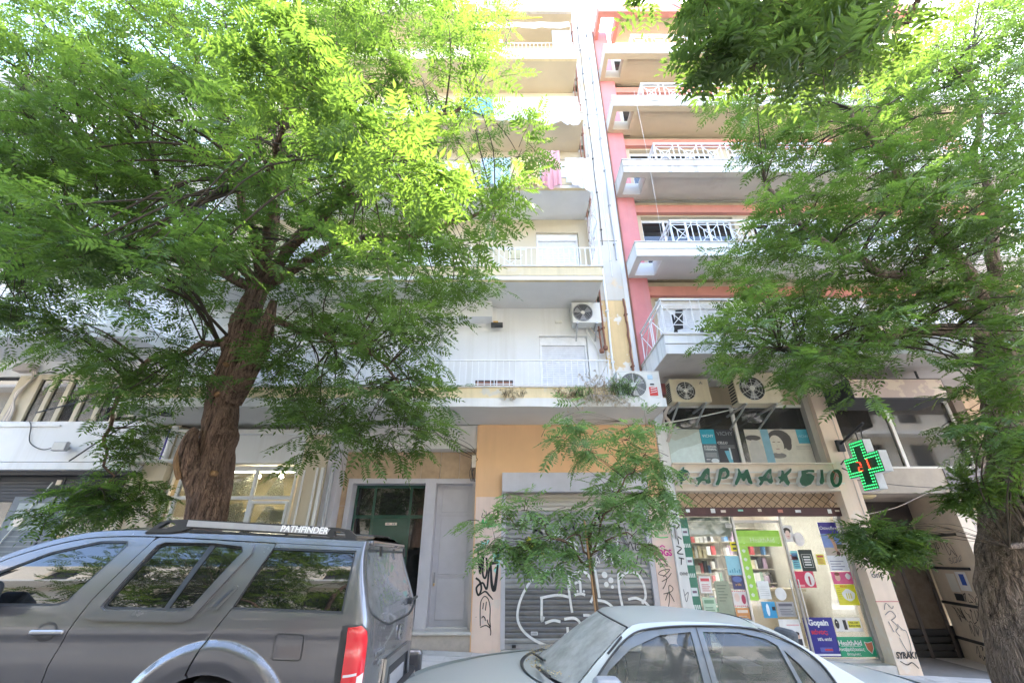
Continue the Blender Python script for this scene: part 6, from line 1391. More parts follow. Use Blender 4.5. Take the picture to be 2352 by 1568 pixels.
# tailgate: superelliptic plan, leaning glass
def rear_pt(phi, z, off=0, x0=-1.272, xr=None, w_=None, n=5.0):
    w0 = hwS(-1.3, z) if w_ is None else w_
    X = xr if xr is not None else -1.045 - .17 * sstep((z - 1.12) / .62) + .01 * math.sin((z - .6) * 5)
    s_, c_ = math.sin(phi), math.cos(phi); e = 2 / n
    y = math.copysign(abs(s_) ** e, s_) * w0; x = x0 + (X - x0) * abs(c_) ** e
    nx, ny = abs(c_) ** (2 - e), math.copysign(abs(s_) ** (2 - e), s_); L_ = math.hypot(nx, ny) + 1e-9
    return (x + off * nx / L_, YC + y + off * ny / L_, z)
def rear_panel(name, pts, holes, m, parent, off=.004, grid=4.0, rim=.012):
    # pts in (phi degrees, z*100) so the triangulation grid is even
    def dens(lp):
        out = []
        for i in range(len(lp)):
            a, b = Vector(lp[i]), Vector(lp[(i + 1) % len(lp)]); k = max(1, int((b - a).length / 4))
            out += [tuple(a.lerp(b, j / k)) for j in range(k)]
        return out
    o_ = dens(pts); hs = [dens(h) for h in holes]; V, F = cdt(o_, hs, grid)
    mb = MB(); mb.v = [rear_pt(R(float(a)), float(b) / 100, off) for a, b in V]; mb.f = [tuple(int(i) for i in f) for f in F]; nf = len(mb.f)
    for lp in [o_, *hs]:
        k0 = len(mb.v); k = len(lp)
        mb.v += [rear_pt(R(a), b / 100, off) for a, b in lp] + [rear_pt(R(a), b / 100, off - rim) for a, b in lp]
        mb.f += [(k0 + i, k0 + (i + 1) % k, k0 + k + (i + 1) % k, k0 + k + i) for i in range(k)]
    me = mb.mesh(name); o = link(name, me, m, parent); me.polygons.foreach_set('use_smooth', [i < nf for i in range(len(me.polygons))]); return o
glass_p = [(-52, 167), (52, 167), (55, 158), (57, 128), (50, 122), (14, 112), (7, 110), (-7, 110), (-14, 112), (-50, 122), (-57, 128), (-55, 158)]
lampL = [(-89.5, 115), (-72, 116), (-58, 112), (-55, 106), (-55, 84), (-60, 60), (-89.5, 60)]
lampR = [(-a, b) for a, b in lampL][::-1]
gate = [(-90, 173.5), (90, 173.5), (90, 56), (-90, 56)]
tg = rear_panel('tailgate', gate, [inset(glass_p, -.3), inset(lampL, -.3)[0:0] or lampL, lampR], PS, SV, 0, 4.0, .02)
rear_panel('rear_glass', inset(glass_p, .6), [], RGL, tg, -.006); rear_panel('glass_seal', inset(glass_p, -.4), [inset(glass_p, 1.2)], TRIM, tg, .002, 6, .012)
for lp in (lampL, lampR):
    s_ = 1 if lp is lampL else -1
    tl = rear_panel('taillight', inset(lp, .8), [], RED, SV, .006, 4.0, .02)
    cl_ = [(-70 * s_, 84), (-57 * s_, 86), (-57.5 * s_, 76), (-70 * s_, 73)]
    if s_ < 0: cl_ = cl_[::-1]
    rear_panel('reverse_lamp', cl_, [], CLR, tl, .0095, 4, .004)
    b2 = [(-88 * s_, 85.5), (-71 * s_, 86.5), (-71 * s_, 85), (-88 * s_, 84)]
    if s_ < 0: b2 = b2[::-1]
    rear_panel('lamp_rib', b2, [], CLR, tl, .0085, 4, .004)
    rear_panel('lamp_seal', inset(lp, -.5), [inset(lp, .9)], TRIM, tl, .001, 6, .01)
MB().box(-1.29, -1.20, YC - .62, YC + .62, 1.70, 1.745).build('rear_spoiler', PS, SV, bevel=.02)
for y in (-.5, .42): MB().bar((-1.165, YC + y, 1.70), (-1.16, YC + y + .015, 1.62), .022, .02).build('glass_hinge', TRIM, tg)
MB().tube([(-1.06, YC + .38, 1.22), (-1.02, YC + .38, 1.22)], .03, 12).bar((-1.02, YC + .3, 1.22), (-1.02, YC + .62, 1.24), .022, .02).build('rear_wiper', TRIM, tg)
text('PATHFINDER', -1.026, YC - .66, .945, .058, CHROME, tg, 'badge', rot=(R(90), 0, R(90)), offset=.001, sx=.82)
text('4x4', -1.024, YC - .66, .885, .058, CHROME, tg, 'badge', rot=(R(90), 0, R(90)), shear=.3, offset=.001)
eb = MB().tube([(-1.022, YC + .055 * math.cos(i * .2618), 1.0 + .055 * math.sin(i * .2618)) for i in range(25)], .007, 6, False); eb.box(-1.03, -1.018, YC - .07, YC + .07, .988, 1.012).build('emblem', CHROME, tg, smooth=True)
MB().prism([(0, 0)] * 0 + [(YC - .50, .60), (YC - .46, .87), (YC + .46, .87), (YC + .50, .60), (YC + .42, .60), (YC + .37, .805), (YC - .37, .805), (YC - .42, .60)], 0, .02).build('plate_trim', CHROME, tg)
o = tg.children[-1]
for ch_ in tg.children:
    if ch_.name.startswith('plate_trim'):
        me = ch_.data
        for v in me.vertices: v.co = (-1.015 - v.co.y, v.co.x, v.co.z)
MB().box(-1.06, -1.03, YC - .36, YC + .36, .60, .80).build('plate_recess', TRIM, tg); MB().box(-1.032, -1.022, YC - .26, YC + .26, .62, .73).build('number_plate', M['grey_metal'], tg)
grid_loft('rear_bumper', lambda u, v: rear_pt(R(-90 + 180 * v), .36 + .25 * u, 0, -1.5, -.93 - .03 * (1 - math.sin(math.pi * u)), .90), 8, 40, PS, SV)
grid_loft('bumper_step', lambda u, v: rear_pt(R(-90 + 180 * v), .612, 0, -1.5, -1.2 + .24 * u, .90 - .2 * (1 - u)), 4, 40, TRIM, SV)
for s_ in (-1, 1): MB().box(-1.12, -.95, YC + s_ * .84 - .05, YC + s_ * .84 + .05, .5, .74).build('bumper_corner', PS, SV, bevel=.04, seg=3)
box('underbody', -5.6, -1.2, YC - .75, YC + .75, .28, .42, M['black'], SV)
# ---------------------------------------------------------------- pale sedan
SD = empty('parked_sedan', (1.15, 4.6, -.12), 'dusty pale silver-green sedan parked in front of the shutter', 'car')
YD = 4.60
XR, XF = (2.36, .105), (-.16, .215)
def hwD(x, z):
    if z < .80: w_ = .835 - .22 * max(0, .52 - z) ** 2 - .16 * max(0, z - .52) ** 2
    else: w_ = .8225 - (z - .80) * .40 - .22 * (z - .8) ** 2
    if x < .2: w_ -= .16 * ((.2 - x) / 1.2) ** 2.2
    if x > 2.3: w_ -= .14 * ((x - 2.3) / 1.0) ** 2
    for cx, cz_ in (XR, XF):
        r = math.hypot(x - cx, z - cz_)
        if r < .40: w_ += .012 * sstep((.40 - r) / .05)
    return w_
TOP = smoothl([(-1.02, .60), (-.8, .67), (-.3, .745), (.18, .79), (.42, .81), (.62, .96), (.89, 1.15), (1.01, 1.18), (1.28, 1.19), (1.57, 1.182), (1.85, 1.15), (2.08, 1.075), (2.28, .96), (2.50, .83), (2.62, .775), (2.95, .74), (3.20, .705), (3.30, .64)])
def tl_(x): return lerpl(TOP, x)
def tpts(x0, x1, n=16, d=0): return [(x0 + (x1 - x0) * i / n, tl_(x0 + (x1 - x0) * i / n) - d) for i in range(n + 1)]
fw = [(.69, .905), (.88, 1.03), (1.11, 1.105), (1.355, 1.125), (1.345, .775), (.60, .78)]
rw = [(1.445, 1.125), (1.72, 1.122), (1.90, 1.085), (1.97, 1.045), (2.015, .785), (1.445, .775)]
qw = [(2.0, 1.02), (2.075, .94), (2.165, .80), (2.045, .788)]
frame_o = [(.52, .79), (.70, .965), (.88, 1.095), (1.05, 1.14), (1.4, 1.158), (1.83, 1.14), (2.08, 1.055), (2.22, .945), (2.28, .80)]
DGL = glassy('sedan_glass', (.78, .84, .82), .10, .02, dust=.13, dustc=(.36, .37, .34), dsc=7)
WGL = glassy('dusty_windscreen', (.6, .64, .62), .25, .05, dust=.62, dustc=(.37, .385, .355), dsc=5)
FRM = flat('sedan_frame', (.10, .115, .125), .35, coat=.4)
for side in (-1, 1):
    body = tpts(-1.0, .40, 20) + tpts(.42, 2.64, 40) + tpts(2.68, 3.29, 14) + [(3.33, .55), (3.30, .25)] + [(2.72, .12)] + arc(*XR, .335, -10, 180, 18) + [(2.02, .12), (.22, .14)] + arc(*XF, .335, -10, 180, 18) + [(-.52, .18), (-.98, .24), (-1.04, .45)]
    fo = inset(frame_o + [(2.28, .762), (.52, .762)], -.002)
    panel('body_side', body, [fo], YD, hwD, side, PC, SD)
    fdr = panel('door_frame', inset(fo, .003), [fw, rw, qw], YD, hwD, side, FRM, SD, off=-.004, grid=.03, rim=.05)
    for nm, pts in (('front_door_glass', fw), ('rear_door_glass', rw), ('quarter_glass', qw)): panel(nm, inset(pts, -.01), [], YD, hwD, side, DGL, fdr, off=-.018, rim=0, grid=.08)
    panel('door_seam', [(1.395, .775), (1.403, .775), (1.413, .2), (1.405, .2)], [], YD, hwD, side, TRIM, SD, off=.0012, rim=0, grid=0); panel('door_seam', [(1.395, .78), (1.403, .78), (1.408, 1.155), (1.400, 1.155)], [], YD, hwD, side, TRIM, fdr, off=.0002, rim=0, grid=0)
    panel('door_seam', [(.35, .77), (.357, .77), (.30, .3), (.293, .3)], [], YD, hwD, side, TRIM, SD, off=.0012, rim=0, grid=0)
    panel('side_moulding', [(.33, .42), (.33, .46), (2.0, .44), (2.0, .40)], [], YD, hwD, side, FRM, SD, off=.012, rim=.012, grid=0)
    for x in (.95, 1.85): MB().box(x - .09, x + .09, YD + side * .835 - .014, YD + side * .835 + .014, .66, .69).build('door_handle', FRM, SD, bevel=.01)
    for (cx, cz_) in (XR, XF):
        mb = MB(); aa = arc(cx, cz_, .338, -20, 200, 18)
        for a, b in zip(aa[:-1], aa[1:]): mb.quad((a[0], YD + side * .82, a[1]), (b[0], YD + side * .82, b[1]), (b[0], YD + side * .5, b[1]), (a[0], YD + side * .5, a[1]))
        mb.build('wheel_arch', TRIM, SD); wheel(SD, cx, YD + side * .73, cz_, .288, .18, side, M['steel'])
    mbm = MB().box(.545, .735, YD + side * .95 - .10, YD + side * .95 + .08, .775, .905).build('mirror', PC if side > 0 else pmat('mirror_grey', (.20, .22, .24), .4, .1), SD, bevel=.045, seg=4)
    MB().box(.60, .68, YD + side * .85 - .05, YD + side * .85 + .04, .76, .80).build('mirror_foot', TRIM, SD)
    # dark drip moulding over the doors
    dm = [(a, b + .004) for a, b in frame_o]; 
    MB().tube([(a, YD + side * (hwD(a, b) + .006), b) for a, b in [(p.x, p.z) for p in spline([(a, 0, b + .006) for a, b in frame_o], 4)]], .007, 5).build('drip_moulding', TRIM, SD)
def crown(y): return 1 - y * y
grid_loft('roof', lambda u, v: (.89 + (.985) * u - .07 * crown(2 * v - 1) * (1 - u) + .10 * crown(2 * v - 1) * u, YD + (2 * v - 1) * (hwD(.89 + .985 * u, tl_(.89 + .985 * u)) + .002), tl_(.89 + .985 * u) + .024 * crown(2 * v - 1) * (1 - .2 * u)), 24, 24, PC, SD)
ws = grid_loft('windscreen', lambda u, v: (.885 - .46 * u - .07 * crown(2 * v - 1) * (1 - u) - .22 * crown(2 * v - 1) * u, YD + (2 * v - 1) * (hwD(.885 - .46 * u, tl_(.885 - .46 * u)) - .03), tl_(.885 - .46 * u) + .025 * crown(2 * v - 1) * (1 - u) + .004), 16, 20, WGL, SD)
MB().tube([(.885 - .07 * crown(2 * i / 20 - 1), YD + (2 * i / 20 - 1) * (hwD(.885, tl_(.885)) - .03), tl_(.885) + .027 * crown(2 * i / 20 - 1)) for i in range(21)], .009, 5).build('windscreen_seal', TRIM, SD)
grid_loft('rear_screen', lambda u, v: (1.88 + .10 * crown(2 * v - 1) + .70 * u + .04 * crown(2 * v - 1) * u, YD + (2 * v - 1) * (hwD(1.88 + .7 * u, tl_(1.88 + .7 * u)) - .05), tl_(1.88 + .7 * u) + .02 * crown(2 * v - 1) * (1 - u) + .006), 12, 18, WGL, SD)
grid_loft('boot_lid', lambda u, v: (2.60 + .70 * u + .05 * crown(2 * v - 1), YD + (2 * v - 1) * hwD(2.6 + .7 * u, .75), tl_(2.62 + .69 * u) + .03 * crown(2 * v - 1)), 14, 18, PC, SD)
grid_loft('bonnet', lambda u, v: (.40 - 1.40 * u - (.20 * (1 - u) + .08 * u) * crown(2 * v - 1), YD + (2 * v - 1) * hwD(.40 - 1.4 * u, .7), tl_(.40 - 1.40 * u) - .014 + .022 * (1 - (2 * v - 1) ** 4) - .03 * u ** 3), 24, 24, PC, SD)
grid_loft('cowl', lambda u, v: (.47 - .16 * u - .24 * crown(2 * v - 1), YD + (2 * v - 1) * (hwD(.4, .8) - .03), .805 + .012 * crown(2 * v - 1) - .03 * math.sin(math.pi * u)), 4, 18, TRIM, SD)
for y, a in ((-.25, .5), (.3, .5)): MB().bar((.20, YD + y, .835), (.40, YD + y + a * .7, .98) if 0 else (.27, YD + y - .48, .865), .018, .014).build('wiper', TRIM, SD)
MB().bar((.83, YD - .70, 1.05), (.74, YD - .73, .96), .012).build('mirror_sticker', TRIM, SD) if 0 else None
MB().tube([(.70, YD - .735, 1.0), (.82, YD - .70, 1.10)], .008, 6).build('aerial', TRIM, SD)
grid_loft('front_bumper', lambda u, v: (-1.02 - .10 * crown(2 * v - 1) - .05 * math.sin(math.pi * u), YD + (2 * v - 1) * .66, .62 - .42 * u), 10, 16, PC, SD)
grid_loft('rear_bumper', lambda u, v: (3.30 + .10 * crown(2 * v - 1) + .04 * math.sin(math.pi * u), YD + (2 * v - 1) * .70, .70 - .48 * u), 10, 16, PC, SD)
for s_ in (-1, 1):
    MB().box(-1.12, -.98, YD + s_ * .48 - .14, YD + s_ * .48 + .14, .48, .60).build('headlight', CLR, SD, bevel=.03); MB().box(3.30, 3.37, YD + s_ * .52 - .14, YD + s_ * .52 + .14, .52, .68).build('taillight', RED, SD, bevel=.03)
# interior
SEAT = pmat('seat_cloth', (.075, .08, .085), .95, .2, 12, .3, 200)
def seat(x, y, bench=False, wd=.24):
    s = MB().box(x - .22, x + .26, y - wd, y + wd, .28, .46).build('seat', SEAT, SD, bevel=.06, seg=3)
    MB().prism([(x + .20, .42), (x + .36, .42), (x + .52, .96), (x + .40, .99)], y - wd, y + wd).build('backrest', SEAT, s, bevel=.05, seg=3)
    for yy in ((y,) if not bench else (y - .35, y + .35)): MB().prism([(x + .43, .98), (x + .53, .96), (x + .57, 1.10), (x + .49, 1.12)], yy - .13, yy + .13).build('headrest', SEAT, s, bevel=.04, seg=3)
seat(.92, YD - .36); seat(.92, YD + .36); seat(1.72, YD, True, .60)
box('cabin_floor', .3, 2.5, YD - .72, YD + .72, .16, .2, TRIM, SD); grid_loft('dashboard', lambda u, v: (.30 + .42 * u, YD + (2 * v - 1) * .72, .80 - .04 * u - .25 * u ** 3), 6, 8, M['dark'], SD)
MB().box(2.15, 2.62, YD - .62, YD + .62, .74, .77).build('parcel_shelf', SEAT, SD)
MB().tube([(.86 + .02 * math.sin(i * .3), YD - .36 + .18 * math.cos(i * .3142), .78 + .17 * math.sin(i * .3142)) for i in range(21)], .014, 6, False).build('steering_wheel', TRIM, SD, smooth=True)
box('inner_tray', 1.9, 2.4, YD - .2, YD + .2, .78, .83, M['grey_metal'], SD)
# leaf litter caught in the cowl
lit = MB()
for i in range(160):
    v = rng.uniform(0.0, 1); y = YD + (2 * v - 1) * .7; x = .44 - .24 * (1 - (2 * v - 1) ** 2) + rng.uniform(-.10, .03); z = .825 + rng.uniform(0, .015); a = rng.uniform(0, 6.3); r_ = rng.uniform(.006, .016)
    lit.poly([(x + r_ * math.cos(a + k * 1.57) * (1 if k % 2 else .5), y + r_ * math.sin(a + k * 1.57) * (1 if k % 2 else .5), z + rng.uniform(-.004, .004)) for k in range(4)])
tag(lit.build('leaf_litter', flat('litter', (.34, .26, .10), .8)), 'dry leaf litter caught at the foot of the sedan windscreen', 'leaf litter', kind='stuff')
SD.location.z -= .02
flush_texts()
